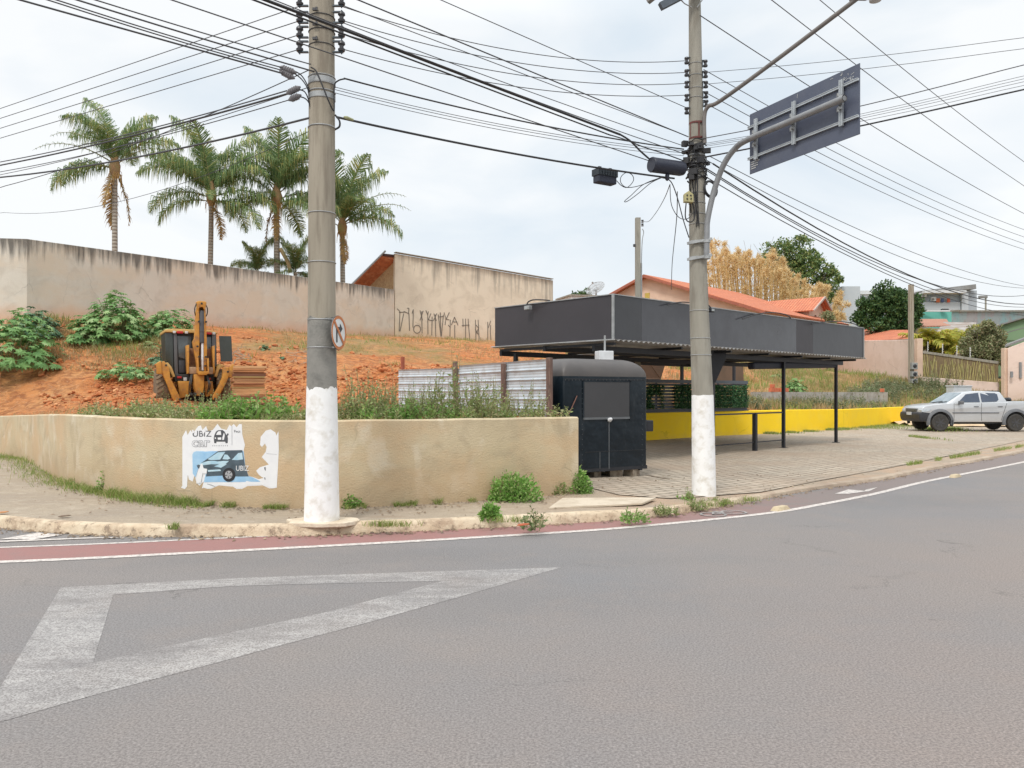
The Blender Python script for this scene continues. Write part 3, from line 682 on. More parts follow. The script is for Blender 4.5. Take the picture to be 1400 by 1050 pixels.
# ---- pole 2
def pt2(px, py, d=12.62): return P(px, py, d)
P2 = []
for px, py, r_ in ((962.5, 682, .188), (961.5, 600, .178), (960.5, 540, .168), (956, 430, .15), (954, 340, .134), (952, 200, .118), (950, 20, .096), (948, -90, .085)):
    q = pt2(px, py); P2.append((q.x, q.y, max(q.z, .02), r_))
b2 = (P2[0][0], P2[0][1], .06)
p2 = thing('utility_pole', b2, 'slender leaning concrete utility pole crowded with wires, lamp arm and sign pipe', 'utility pole')
mb = MB(); shaft(mb, P2); mb.build('shaft', MT['concrete'], p2, 40)
mb = MB(); shaft(mb, [(q[0], q[1], q[2], q[3]+.003) for q in P2[:2]]+[(P2[2][0], P2[2][1], P2[2][2]-.005, P2[2][3]+.003)], 40, .012); mb.build('whitewashed_foot', MT['whitewash'], p2, 40)
mb = MB()
for py in (424, 485, 462, 262, 276, 291, 305, 240, 100, 118, 84, 131, 205): z = Z(py, 12.5); x, y, _, r_ = interp(P2, z); mb.torus((x, y, z), (0, 0, 1), r_+.003, .006, 28, 4)
build_each(mb, 'steel_band', MT['galv'], p2)
for sx_, pys in ((-1, (80, 97, 113, 131, 149)), (1, (84, 99, 113, 127, 139))):
    for py in pys:
        z = Z(py, 12.5); x, y, _, r_ = interp(P2, z); mb = MB(); xc = x+sx_*(r_+.045)
        for dz in (-.05, .05): mb.beam((x+sx_*r_*.8, y-.04, z+dz), (xc+sx_*.02, y-.04, z+dz), .02, .012)
        br = bracket_of(mb, p2)
        mb = MB(); mb.lathe([(.01, -.055), (.034, -.05), (.038, -.028), (.022, -.01), (.022, .01), (.038, .028), (.034, .05), (.01, .055)], (xc, y-.04, z), n=14); mb.build('insulator', MT['porcelain'], br, 40)
mb = MB(); z0, z1 = Z(187, 12.5), Z(166, 12.5); x, y, _, r_ = interp(P2, (z0+z1)/2)
for z in (z0, z1): mb.lathe([(r_+.003, -.018), (r_+.016, -.014), (r_+.016, .014), (r_+.003, .018)], (x+.015, y, z), n=24)
for a in (-2, 0, 2): mb.beam((x+.015+math.sin(a*.55)*(r_+.01), y-math.cos(a*.55)*(r_+.01), z0), (x+.015+math.sin(a*.55)*(r_+.01), y-math.cos(a*.55)*(r_+.01), z1), .02, .012)
mb.build('red_clamp', mk('red_oxide_clamp', (.16, .045, .04), (.11, .04, .035), 15), p2)
# tangle of ties and connectors round the pole
mb = MB(); random.seed(11)
for i in range(34):
    py = rnd(190, 248); z = Z(py, 12.5); x, y, _, r_ = interp(P2, z); a0 = rnd(0, 6.3)
    pts_ = [(x+math.cos(a0+k*.6)*(r_+rnd(.0, .05)), y+math.sin(a0+k*.6)*(r_+rnd(.0, .05)), z+rnd(-.05, .05)) for k in range(6)]
    mb.tube(catmull(pts_, 3), rnd(.006, .014), 5)
for i in range(16):
    z = Z(rnd(192, 245), 12.5); x, y, _, r_ = interp(P2, z); a0 = rnd(0, 6.3)
    mb.box((x+math.cos(a0)*(r_+.06), y+math.sin(a0)*(r_+.06), z), (rnd(.05, .13), rnd(.05, .1), rnd(.04, .1)), rz=rnd(0, 3))
for py0, py1, off in ((195, 300, -.09), (200, 310, -.05), (190, 290, -.12), (196, 310, -.02)):
    pts_ = []
    for k in range(9): z = Z(py0+(py1-py0)*k/8, 12.5); x, y, _, r_ = interp(P2, z); pts_.append((x+off+rnd(-.015, .015), y-math.sqrt(max(.0001, r_*r_-off*off))-.02, z))
    mb.tube(catmull(pts_, 3), .010, 5)
mb.build('cable_tangle', MT['cable'], p2, 50)
mb = MB()
for i in range(7):
    z = Z(rnd(192, 240), 12.5); x, y, _, r_ = interp(P2, z); mb.torus((x, y, z), (rnd(-.15, .15), rnd(-.15, .15), 1), r_+.012, .008, 24, 5)
build_each(mb, 'grip_ring', MT['galv'], p2, 50)
# crossarm (its end shows at the top of the picture)
cz = Z(6, 12.1); mb = MB(); 
mb.beam((2.98+1.15, 12.52-1.5, cz+.9), (2.98+1.15, 12.52-1.5, cz+.9), .1, .1)
mb = MB(); ca = Vector(pt2(903, 9, 12.35)); cdir = Vector((.62, .35, .34)); mb.beam(ca, ca+Vector((.75, .1, .43)), .09, .11); mb.build('crossarm', mk('arm_blue_grey', (.11, .13, .16), (.08, .10, .12), 6), p2)
mb = MB(); ca = Vector(pt2(885, 1, 13.6)); mb.beam(ca, ca+Vector((.8, -.6, .43)), .09, .11); mb.build('crossarm', mk('arm_grey', (.22, .215, .20)), p2)
mb = MB(); mb.tube([pt2(946, 10, 12.5), pt2(936, 5, 12.5), pt2(925, -6, 12.5)], .009, 5); mb.tube([pt2(953, 10, 12.5), pt2(960, 0, 12.5), pt2(966, -12, 12.5)], .009, 5); build_each(mb, 'stay', MT['galv'], p2)
# lamp arm
la = thing('street_light', pt2(962, 190, 12.5), 'street light on a long brown slanting pipe arm fixed to the leaning pole', 'street light')
A0, A1 = pt2(963.5, 196, 12.47), pt2(963, 160, 12.47)
E = P(1172, -2, 10.75)
mb = MB(); mb.tube(catmull([A0, A1, A1.lerp(E, .035)+Vector((-.01, 0, .11)), A1.lerp(E, .12)+Vector((0, 0, .06)), A1.lerp(E, .5)+Vector((0, 0, .02)), E], 7), .032, 12); mb.build('arm', MT['rustpipe'], la, 50)
mb = MB(); d_ = (E-A1).normalized(); mb.lathe([(.04, -.1), (.06, 0), (.10, .08), (.12, .3), (.10, .5), (.03, .58)], E+Vector((0, 0, .03)), (d_.x, d_.y, d_.z*.3), 16); mb.build('lamp_head', mk('lamp_head_grey', (.30, .29, .28), rough=.5), la, 50)
mb = MB(); mb.lathe([(.03, -.12), (.075, -.10), (.09, -.03), (.08, 0)], E+Vector((d_.x, d_.y, 0))*.26+Vector((0, 0, -.02)), (0, 0, 1), 14); mb.build('glass_bowl', mk('frosted_bowl', (.5, .5, .48), rough=.3), la, 50)
# sign pipe + back of the big panel
ds = thing('direction_sign', pt2(966, 345, 12.4), 'big blue-grey rectangular sign seen from behind on a curved grey pipe', 'sign')
TL, TR = P(1026, 158, 11.85), P(1176.5, 84, 10.0); BL = P(1025, 240, 11.85); BR = P(1173, 181, 10.0)
for v_ in (TL, TR): v_.z = 5.885
for v_ in (BL, BR): v_.z = 4.985
sdv = (TR-TL).normalized(); sno = Vector((sdv.y, -sdv.x, 0)); sno = sno if sno.x < 0 else -sno
mb = MB(); mb.prism([(0, 0), ((TR-TL).length, 0), ((TR-TL).length, .90), (0, .90)], BL, sdv, (0, 0, 1), -sno*.012); mb.build('panel', MT['signback'], ds, bevel=.003)
L_ = (TR-TL).length
for zz in (5.68, 5.215):
    mb = MB(); a = Vector((TL.x, TL.y, zz))+sno*.018; mb.beam(a-sdv*.02, a+sdv*(L_-.01), .036, .03); mb.beam(a-sdv*.02+sno*.02+Vector((0, 0, .014)), a+sdv*(L_-.01)+sno*.02+Vector((0, 0, .014)), .012, .008); mb.beam(a-sdv*.02+sno*.02-Vector((0, 0, .014)), a+sdv*(L_-.01)+sno*.02-Vector((0, 0, .014)), .012, .008); mb.build('rail', MT['alu'], ds)
pa, pb = P(1030, 191, 11.70), P(1166, 133, 9.96)
for fr in (.085, .46, .87):
    q = TL+sdv*(L_*fr)+sno*.05; zc = 5.46
    mb = MB()
    for s_ in (-1, 1): mb.beam(q+sdv*.02*s_+Vector((0, 0, 5.16-q.z)), q+sdv*.02*s_+Vector((0, 0, 5.76-q.z)), .016, .03, up=sno)
    mb.beam(q+Vector((0, 0, 5.16-q.z)), q+Vector((0, 0, 5.76-q.z)), .05, .008, up=sno); us = mb.build('upright', MT['alu'], ds)
    mb = MB(); qq = q+sno*.03
    for dz in (.075, -.075): mb.box((qq.x, qq.y, zc+dz), (.05, .05, .03)); mb.box((qq.x-.02, qq.y, zc+dz*1.3), (.02, .03, .045))
    mb.build('u_bolt', MT['galv'], us)
pm = TL+sdv*(L_*.05)+sno*.12; pe = TL+sdv*(L_*.93)+sno*.12; pm.z = 5.47; pe.z = 5.47
path = catmull([pt2(966, 354, 12.43), pt2(966.5, 320, 12.43), pt2(967.5, 300, 12.43), pt2(976, 262, 12.38), pt2(989, 226, 12.25), pt2(1005, 203, 12.05), pm, pm.lerp(pe, .5), pe], 7)
mb = MB(); mb.tube(path, .045, 16, caps=False); mb.tube([path[-1], path[-2].lerp(path[-1], .3)], .034, 16)
mb.build('pipe', MT['pipe'], ds, 50)
mb = MB(); mb.lathe([(.033, -.05), (.034, -.005)], pe, sdv, 16); mb.build('pipe_bore', mk('dark_bore', (.02, .02, .02)), ds)
for py in (330, 352):
    mb = MB(); z = Z(py, 12.5); x, y, _, r_ = interp(P2, z); mb.lathe([(r_+.004, -.025), (r_+.012, -.02), (r_+.012, .02), (r_+.004, .025)], (x, y, z), n=24)
    q = pt2(966.5, py, 12.43); mb.lathe([(.047, -.025), (.056, -.02), (.056, .02), (.047, .025)], q, n=16); mb.beam((x-r_-.06, y-.1, z-.03), (q.x+.07, q.y-.05, z+.02), .02, .04); mb.build('pipe_clamp', MT['galv'], ds)
mb = MB(); q = BL+sdv*.03+sno*.004
for i, L2 in enumerate((.17, .13, .15, .10)):
    a = q+Vector((0, 0, .16-i*.032)); x_ = 0
    while x_ < L2: w_ = rnd(.008, .02); mb.prism([(x_, 0), (x_+w_, 0), (x_+w_, .016), (x_, .016)], a, sdv, (0, 0, 1), sno*.002); x_ += w_+rnd(.004, .008)
mb.build('sticker_print', MT['chip'], ds)
mb = MB()
for i in range(26):
    u_ = rnd(.3, .97) if i < 10 else rnd(.84, .96); v_ = rnd(.72, .96); p_ = BL+sdv*(L_*u_)+Vector((0, 0, .9*v_))+sno*.003
    a_ = rnd(0, 3); l_ = rnd(.008, .03); mb.prism([(-.002, -l_), (.004, -l_), (.003, l_), (-.003, l_)], p_, sdv*math.cos(a_)+Vector((0, 0, math.sin(a_))), Vector((0, 0, math.cos(a_)))-sdv*math.sin(a_), sno*.001)
mb.build('paint_chips', MT['chip'], ds)
# things hanging on pole 2 / cables
mb = MB(); a, b_ = P(890, 225, 12.2), P(934, 231, 12.45); dx_ = (b_-a).normalized(); mb.lathe([(.070, -.0), (.112, .0), (.116, .02), (.114, (b_-a).length-.05), (.10, (b_-a).length), (.03, (b_-a).length+.02)], a, dx_, 24)
mb.lathe([(.02, 0), (.035, .03), (.03, .1), (.01, .12)], a.lerp(b_, .5)+Vector((0, 0, -.10)), (0, 0, -1), 10); mb.torus(a+dx_*.02, dx_, .112, .008, 24, 5)
tag(mb.build('splice_closure', mk('closure_navy', (.022, .026, .045), (.03, .034, .052), 20, rough=.45), smooth=40, loc=a), 'long dark cylindrical cable closure hanging beside the leaning pole', 'cable closure')
c = P(827, 243, 11.9); bx = thing('terminal_box', c, 'black ribbed terminal box hanging under the lowest thick cable', 'cable box')
dxx = (P(920, 245, 12.4)-P(458, 160, 9.55)).normalized(); rot = Matrix((dxx, Vector((-dxx.y, dxx.x, 0)).normalized(), Vector((0, 0, 1)))).transposed()
mb = MB(); mb.box(c+Vector((0, 0, -.035)), (.34, .15, .12), rot=rot); mb.build('body', mk('box_navy', (.022, .026, .045), rough=.5), bx, bevel=.015)
mb = MB(); mb.box(c+Vector((0, 0, .06)), (.37, .17, .10), rot=rot)
for i in range(7): mb.box(c+rot@Vector((-.15+.05*i, -.092, 0))+Vector((0, 0, .055)), (.02, .02, .09), rot=rot)
mb.build('ribbed_lid', mk('box_lid', (.03, .04, .05), rough=.6), bx, bevel=.004)
mb = MB()
for s_ in (-.1, .1): mb.box(c+rot@Vector((s_, 0, .125)), (.05, .03, .06), rot=rot)
build_each(mb, 'hanger', MT['cable'], bx)
c = pt2(941, 270, 12.42); mbx = thing('meter_box', c, 'small yellowish box on the side of the leaning pole', 'box')
mb = MB(); mb.prism([(-.075, -.08), (.075, -.08), (.075, .045), (0, .095), (-.075, .045)], c+Vector((0, -.05, 0)), (1, .25, 0), (0, 0, 1), (0, .1, 0)); mb.build('case', mk('box_cream', (.48, .44, .22), (.42, .38, .2), 20), mbx, bevel=.006)
mb = MB()
for x_, z_ in ((-.03, .02), (.03, .02), (-.03, -.035), (.035, -.03)): mb.box(c+Vector((x_, -.055+x_*.25, z_)), (.022, .01, .022))
build_each(mb, 'knockout', MT['cable'], mbx)
mb = MB()
for i in range(4): mb.torus(pt2(972, 258, 12.55)+Vector((0, .02*i, rnd(-.01, .01))), (.5, -1, 0.1), .125+rnd(-.01, .01), .013, 26, 6)
tag(mb.build('cable_coil', MT['cable'], smooth=50, loc=pt2(972, 258, 12.55)), 'coil of thick black cable hung on the right of the leaning pole', 'cable coil')

# ================================================================ WIRES
def wire(label, a, b_, sag=.1, r=.006, e0=0, e1=0, name='power_line', group=None, cat='wire', n=24, mat='wire', bend=None):
    a = Vector(a); b_ = Vector(b_); d_ = b_-a; a2 = a-d_*e0; b2_ = b_+d_*e1; pts = []
    for i in range(n+1):
        t_ = i/n*(1+e0+e1)-e0; p = a+d_*t_; p = p+Vector((0, 0, -4*sag*t_*(1-t_) if 0 <= t_ <= 1 else 0)); pts.append(p)
    mb = MB(); mb.tube(pts, r, 6); o = mb.build(name, MT[mat], smooth=60, loc=pts[0]); return tag(o, label, cat, group)
def cable(label, pix, r=.007, name='cable', group=None, mat='cable', k=6, cat='cable'):
    mb = MB(); pts = catmull([P(*q) for q in pix], k); mb.tube(pts, r, 6); return tag(mb.build(name, MT[mat], smooth=60, loc=pts[0]), label, cat, group)
gA = 'thin lines running left from the thick pole'
for i, (y0, y1) in enumerate(((7, 148.5), (27, 162), (46, 175.5), (66, 189))):
    wire(['topmost', 'second', 'third', 'lowest'][i]+' of four thin lines falling left from the thick pole insulators', P(414, y0, 9.62), P(0, y1, 14.2), .0, .0055, 0, .6, group=gA)
wire('cable with grey splice closest below the four thin lines, left of thick pole', P(392, 124, 9.6), P(0, 221.5, 14), .06, .008, 0, .6, 'cable')
wire('thick cable with grey splice reaching left across the palm crowns', P(394, 128, 9.6), P(0, 226, 14), .05, .012, 0, .6, 'cable')
wire('thin cable falling left just above the lowest thick cable', P(404, 134, 9.6), P(0, 235, 14), .07, .006, 0, .6, 'cable')
wire('thin twin cable over the lowest thick cable, nearest it at left edge', P(420, 120, 9.6), P(0, 239, 14), .08, .005, 0, .6, 'cable')
wire('lowest thick cable running left from the thick pole over the palms', P(424, 161, 9.6), P(0, 242.5, 14), .09, .013, 0, .6, 'cable')
wire('steep cable climbing from mid left to the thick pole collar', P(424, 95, 9.6), P(0, 256, 14), .12, .006, 0, .3, 'cable')
wire('thin faint wire behind the palms, lowest at the left edge', P(426, 178, 9.7), P(0, 290, 17), .35, .004, 0, .3)
gC = 'cables coming from the upper left to the thick pole'
wire('lowest of the black cables from top left ending at a grey splice', P(385, 100, 9.5), P(28, 0, 8.1), .0, .010, 0, .9, 'cable', gC)
wire('second lowest black cable from top left into the grey splice', P(385, 96, 9.5), P(66, 0, 8.1), .02, .007, 0, .9, 'cable', gC)
wire('middle black cable from top left into the grey splice', P(386, 92.5, 9.5), P(78, 0, 8.1), .02, .007, 0, .9, 'cable', gC)
wire('black cable from top left reaching the collar of the thick pole', P(430, 98, 9.5), P(106, 0, 8.1), .01, .009, 0, .9, 'cable', gC)
wire('upper black cable from top left reaching above the collar', P(425, 88, 9.5), P(131, 0, 8.1), .01, .007, 0, .9, 'cable', gC)
wire('long cable crossing in front of the thick pole below the insulators', P(235, 0, 8.0), P(888, 220, 12.3), .0, .007, .6, 0, 'cable')
wire('thick bundled cable crossing the thick pole, ending at the dark closure', P(363, 0, 8.2), P(848, 184, 12.0), .0, .017, .5, 0, 'cable', mat='cable')
wire('lower cable just under the thick bundle between the poles', P(347, 0, 8.2), P(835, 185, 12.0), .0, .010, .5, 0, 'cable', mat='cable')
wire('thin cable just over the thick bundle between the poles', P(375, 0, 8.2), P(935, 210, 12.4), .04, .006, .5, 0, 'cable')
cable('end of the thick bundle dropping into the dark cylindrical closure', [(840, 181, 12.0), (848, 184, 12.0), (862, 193, 12.1), (876, 207, 12.2), (892, 221, 12.25)], .014)
cable('cable running on from the bundle to the tangle on the leaning pole', [(829, 183, 12.0), (852, 190, 12.1), (880, 201, 12.2), (905, 209, 12.3), (935, 220, 12.45)], .009)
wire('line from top centre left down to the leaning pole', P(490, 0, 8.8), P(941, 187, 12.45), .0, .008, .4, 0, 'cable')
wire('thin line highest between the poles falling to the leaning pole', P(603, 0, 9.6), P(940, 148, 12.5), .0, .0055, .4, 0)
gP = 'lines slung between the two concrete poles'
for i, (y0, y1, sg_) in enumerate(((9, 83, .24), (28, 99, .22), (46, 114, .22), (67, 130, .20))):
    wire(['topmost', 'second', 'third', 'lowest'][i]+' of four sagging lines between the insulators of both poles', P(468, y0, 9.62), P(938, y1, 12.5), sg_, .0055, group=gP)
wire('straight thin line from the thick pole top insulator to the leaning pole', P(470, 8, 9.6), P(934, 184, 12.5), .0, .0055)
wire('thin line from the third insulator to the leaning pole tangle', P(466, 30, 9.6), P(936, 200, 12.5), .02, .0055)
wire('black drop cable leaving the collar of the thick pole rightwards', P(470, 107, 9.6), P(935, 204, 12.5), .08, .010, name='cable', mat='cable')
for i, (y0, y1) in enumerate(((119, 206), (122.5, 209), (127, 213))):
    wire(['upper', 'middle', 'lower'][i]+' of three hair-thin wires below the collar of the thick pole', P(458, y0, 9.65), P(935, y1, 12.5), .10, .004, group='hair-thin wires between the poles')
wire('lowest thick cable between the poles, carrying the black ribbed box', P(460, 160, 9.6), P(922, 244, 12.4), .06, .014, name='cable', mat='cable')
# right of pole 2
wire('line from the top of the leaning pole falling behind the big sign', P(957, 21, 12.5), P(1400, 292, 25.5), .12, .008, 0, .5)
wire('higher long line passing the right edge of the big sign', P(1055, 0, 13.2), P(1400, 254, 25), .08, .008, .3, .5)
wire('highest long line across the upper right corner', P(1121, 0, 14.6), P(1400, 221, 25), .08, .008, .3, .5)
gR = 'lines running right from the leaning pole insulators'
for i, (y0, y1) in enumerate(((95, 314), (111, 324), (125, 333), (140, 341))):
    wire(['topmost', 'second', 'third', 'lowest'][i]+' of four thin lines going down right behind the big sign', P(962, y0, 12.5), P(1400, y1, 24.5), .18, .006, 0, .5, group=gR)
for i, (y0, y1) in enumerate(((99, 51), (115, 66))): wire(['upper', 'lower'][i]+' of two faint wires rising right from the leaning pole', P(964, y0, 12.5), P(1400, y1, 11.5), .04, .004, 0, 2.2)
wire('black wire rising right behind the big sign to the frame edge', P(958, 190, 12.45), P(1400, 88, 11.3), .06, .007, 0, 2.2)
for i, (y0, y1) in enumerate(((197, 103), (199, 107), (201, 111), (204, 116))):
    wire(['top', 'second', 'third', 'bottom'][i]+' wire of the close thin bunch rising right behind the sign', P(958, y0, 12.45), P(1400, y1, 11.3), .06, .0035, 0, 2.2, group='bunch of thin wires rising right')
wire('thick black cable rising right, lowest one past the big sign', P(957, 216, 12.45), P(1400, 122, 11.3), .03, .012, 0, 2.2, 'cable', mat='cable')
for i, (x0, y0, y1, sg_, r_) in enumerate(((969, 213, 391, .30, .006), (966, 219, 394, .45, .006), (975, 224, 416, .55, .013), (966, 233, 420, .55, .008), (962, 228, 404, .65, .009), (962, 240, 431, .45, .008))):
    wire(['topmost thin line of the sagging bundle going down right from the leaning pole', 'second thin line of the sagging bundle going down right', 'thickest cable of the sagging bundle going down right over the bamboo', 'cable hugging the thickest one below it in the right bundle', 'wavy cable between the thin lines and the thickest cable at right', 'lowest line of the sagging bundle going down right'][i],
         P(x0, y0, 12.5), P(1400, y1, 27), sg_, r_, 0, .5, 'cable', 'sagging bundle right of the leaning pole', mat='cable')
# small cables around pole 2 and pole 1
cable('round loop of thin cable beside the black ribbed box', [(843, 247, 12), (850, 254, 12), (858, 256, 12), (866, 247, 12), (864, 239, 12), (856, 236, 12), (849, 242, 12), (849, 250, 12), (856, 256, 12), (870, 255, 12.1), (888, 249, 12.1), (905, 243, 12.2)], .006)
cable('long narrow hanging loop of cable left of the leaning pole', [(905, 242, 12.2), (880, 252, 12.2), (863, 267, 12.2), (854, 275, 12.2), (858, 275, 12.2), (872, 265, 12.2), (890, 250, 12.2), (907, 242, 12.2)], .006)
cable('cable dropping from the leaning pole to the small pole behind', [(916, 252, 12.3), (908, 272, 14.5), (896, 292, 18), (886, 303, 22), (877, 302, 26.8)], .007)
cable('outer cable curving down along the left of the leaning pole', [(905, 243, 12.3), (917, 248, 12.35), (926, 270, 12.35), (934, 300, 12.35), (942, 325, 12.4)], .008)
cable('slack cable curving under to the meter box', [(916, 253, 12.3), (918, 280, 12.3), (928, 297, 12.35), (940, 299, 12.4), (948, 290, 12.42)], .006)
cable('thin cable hanging straight down behind the canopy edge', [(926, 262, 12.4), (925, 300, 13.5), (919, 360, 17), (918, 396, 20)], .007)
cable('black U shaped cable under the meter box', [(938, 278, 12.4), (937, 296, 12.4), (941, 303, 12.4), (948, 301, 12.4), (951, 285, 12.42), (949, 262, 12.45)], .010)
cable('cable curving from the collar down the front of the thick pole', [(425, 92, 9.5), (432, 97, 9.48), (440, 115, 9.47), (448, 135, 9.48), (455, 150, 9.55), (457, 148, 9.6), (457, 118, 9.6), (463, 110, 9.6), (473, 107.5, 9.6)], .009)
cable('black cable end curling below the thick pole clamp', [(458, 157, 9.6), (464, 165, 9.6), (464, 173, 9.6), (458, 177, 9.6)], .012)
for k, pp in enumerate((((402, 100), (412, 108), (420, 120), (424, 135)), ((407, 122), (416, 125), (421, 134), (424, 145)), ((408, 132), (416, 134), (422, 140), (425, 150)), ((400, 96), (412, 103), (421, 118), (425, 132)))):
    cable(['tail of the upper stacked splice, first to enter the thick pole', 'tail cable curving from the middle splice into the thick pole', 'lowest short tail, from the smallest splice to the thick pole', 'topmost short tail arching from the stacked splices to the thick pole'][k], [(x_, y_, 9.58) for x_, y_ in pp], .008, group='splice tails at the thick pole')
splm = mk('splice_grey', (.20, .19, .20), (.15, .145, .15), 40)
for (x0, y0, x1, y1, lab) in ((385, 92.5, 402, 99, 'upper one of the two stacked grey cable splices'), (385, 98, 400, 106, 'lower one of the two stacked grey cable splices'), (394, 127, 408, 120, 'grey cable splice nearest under the stacked pair'), (397, 136, 409, 131, 'lowest small grey cable splice left of the thick pole')):
    a, b_ = P(x0, y0, 9.56), P(x1, y1, 9.56); mb = MB(); L2 = (b_-a).length; mb.lathe([(.008, -.03), (.026, 0), (.036, .02), (.036, L2-.02), (.026, L2), (.008, L2+.03)], a, (b_-a), 12)
    for k in range(5): mb.torus(a.lerp(b_, .15+.175*k), (b_-a), .037, .005, 12, 4)
    tag(mb.build('cable_splice', splm, smooth=40, loc=a), lab, 'cable splice', 'grey splices left of the thick pole')
mb = MB(); mb.tube([P(470, 160, 9.6), P(474, 161, 9.6), P(483, 164, 9.65)], [.012, .022, .014], 8); tag(mb.build('cable_clamp', mk('clamp_yellowish', (.35, .36, .20)), loc=P(470, 160, 9.6)), 'yellowish clamp on the low cable right of the thick pole', 'clamp')

# small poles behind
bp = Vector((X(872, 27.0), 27.0, .95)); sp_ = thing('utility_pole', bp, 'thin square grey pole rising behind the canopy before the pink house', 'utility pole')
mb = MB(); mb.beam(bp-Vector((0, 0, .5)), (bp.x, bp.y, Z(298, 27)), .17, .17, up=(0, 1, 0)); mb.build('shaft', MT['concrete'], sp_)
mb = MB(); mb.tube([(bp.x+.12, 27, 3), (bp.x+.12, 27, Z(360, 27))], .03, 8); mb.tube(catmull([(bp.x+.12, 27, Z(365, 27)), (bp.x+.15, 27, Z(330, 27)), (bp.x+.2, 27, Z(318, 27)), (bp.x+.16, 27, Z(313, 27))], 4), .015, 6); mb.build('conduit', MT['galv'], sp_)
mb = MB()
for y_ in (303, 308): mb.lathe([(.02, -.05), (.05, -.04), (.03, 0), (.05, .04), (.02, .05)], (bp.x+.15, 26.95, Z(y_, 27)), n=10)
mb.lathe([(.02, -.05), (.05, -.04), (.05, .04), (.02, .05)], (bp.x-.12, 26.95, Z(336, 27)), n=10); mb.build('insulator', MT['porcelain'], sp_)
bp = Vector((X(1245.5, 49.4), 49.4, 2.2)); sp_ = thing('utility_pole', bp, 'pale concrete pole with meter boxes against the pink wall', 'utility pole')
mb = MB(); mb.beam(bp-Vector((0, 0, .8)), (bp.x, bp.y, Z(389, 49.4)), .24, .26, up=(0, 1, 0)); mb.beam(bp+Vector((0, -.14, 0)), (bp.x, bp.y-.14, Z(389, 49.4)-.2), .08, .06, up=(0, 1, 0)); mb.build('shaft', MT['concrete2'], sp_)
for y0, y1 in ((496, 505), (508, 515), (518, 524)):
    mb = MB(); mb.box((bp.x+.03, bp.y-.3, (Z(y0, 49.2)+Z(y1, 49.2))/2), (.36, .25, Z(y0, 49.2)-Z(y1, 49.2))); bx_ = mb.build('meter_box', mk('grey_meter', (.30, .31, .30), rough=.6), sp_, bevel=.02)
    mb = MB(); mb.lathe([(.10, 0), (.12, .02), (.08, .06)], (bp.x+.03, bp.y-.42, (Z(y0, 49.2)+Z(y1, 49.2))/2), (0, -1, 0), 12); mb.build('dial', mk('dark_dial', (.03, .03, .035), rough=.3), bx_)
# ================================================================ CANOPY
a1 = Vector((.727, .686, 0)).normalized(); a2 = Vector((-a1.y, a1.x, 0)); CA = Vector((2.21, 17.3, 0)); CL = 13.0; CW = 3.85
def cp_(s, t_, z): return CA+a1*s+a2*t_+Vector((0, 0, z))
can = thing('canopy', cp_(0, 0, 0), 'long black flat canopy on thin posts with a tall dark grey fascia', 'canopy')
def fasc(name, c1, c2, rough=.35):
    m, t, b = newmat(name); v = pos(t); col = mixc(t, rng(t, noi(t, v, 1.2, 4), .35, .65), c1, c2); t.links.new(col, b.inputs['Base Color']); b.inputs['Roughness'].default_value = rough; b.inputs['Specular IOR Level'].default_value = .6
    bump(t, b, mth(t, 'ADD', noi(t, v, 1.4, 2), mth(t, 'MULTIPLY', noi(t, v, 5, 2), .3)), .014, .6); return m
fg = fasc('fascia_grey', (.055, .057, .066), (.038, .037, .044), .18); fd = fasc('fascia_dark', (.040, .036, .042), (.034, .031, .036), .5); fe = fasc('fascia_mid', (.034, .036, .042), (.027, .028, .033))
zb_, zt_ = 2.90, 3.865
# front boards in lengths
for s0, s1, mt_ in ((.01, 1.02, fe), (1.02, 8.36, fg), (8.36, 9.40, fd), (9.40, 12.98, fe)):
    mb = MB(); mb.prism([(s0+.002, 0), (s1-.002, 0), (s1-.002, zt_-zb_), (s0+.002, zt_-zb_)], cp_(0, 0, zb_), a1, (0, 0, 1), a2*.05); mb.build('fascia_board', mt_, can)
mb = MB(); mb.prism([(.05, 0), (CW, 0), (CW, zt_-zb_), (.05, zt_-zb_)], cp_(0, 0, zb_), a2, (0, 0, 1), a1*.05); mb.build('fascia_board', fd, can)
for o_, L2, dv, th_ in ((cp_(CL, 0.05, zb_), CW, a2, -a1*.05), (cp_(.05, CW, zb_), CL-.1, a1, -a2*.05)):
    mb = MB(); mb.prism([(0, 0), (L2, 0), (L2, zt_-zb_), (0, zt_-zb_)], o_, dv, (0, 0, 1), th_); mb.build('fascia_board', fd, can)
mb = MB()                                       # pale corner angle and edge trims
mb.beam(cp_(-.012, -.012, zb_-.02), cp_(-.012, -.012, zt_+.02), .045, .045, up=a1); mb.build('corner_trim', MT['galv'], can)
mb = MB(); mb.beam(cp_(0, -.012, zt_+.01), cp_(CL, -.012, zt_+.01), .03, .02); mb.beam(cp_(-.012, 0, zt_+.01), cp_(-.012, CW, zt_+.01), .03, .02); mb.beam(cp_(-.015, 0, zb_-.012), cp_(-.015, CW, zb_-.012), .035, .02)
mb.beam(cp_(CL, -.012, zb_), cp_(CL, -.012, zt_), .03, .03, up=a1); mb.build('edge_trim', MT['galv'], can)
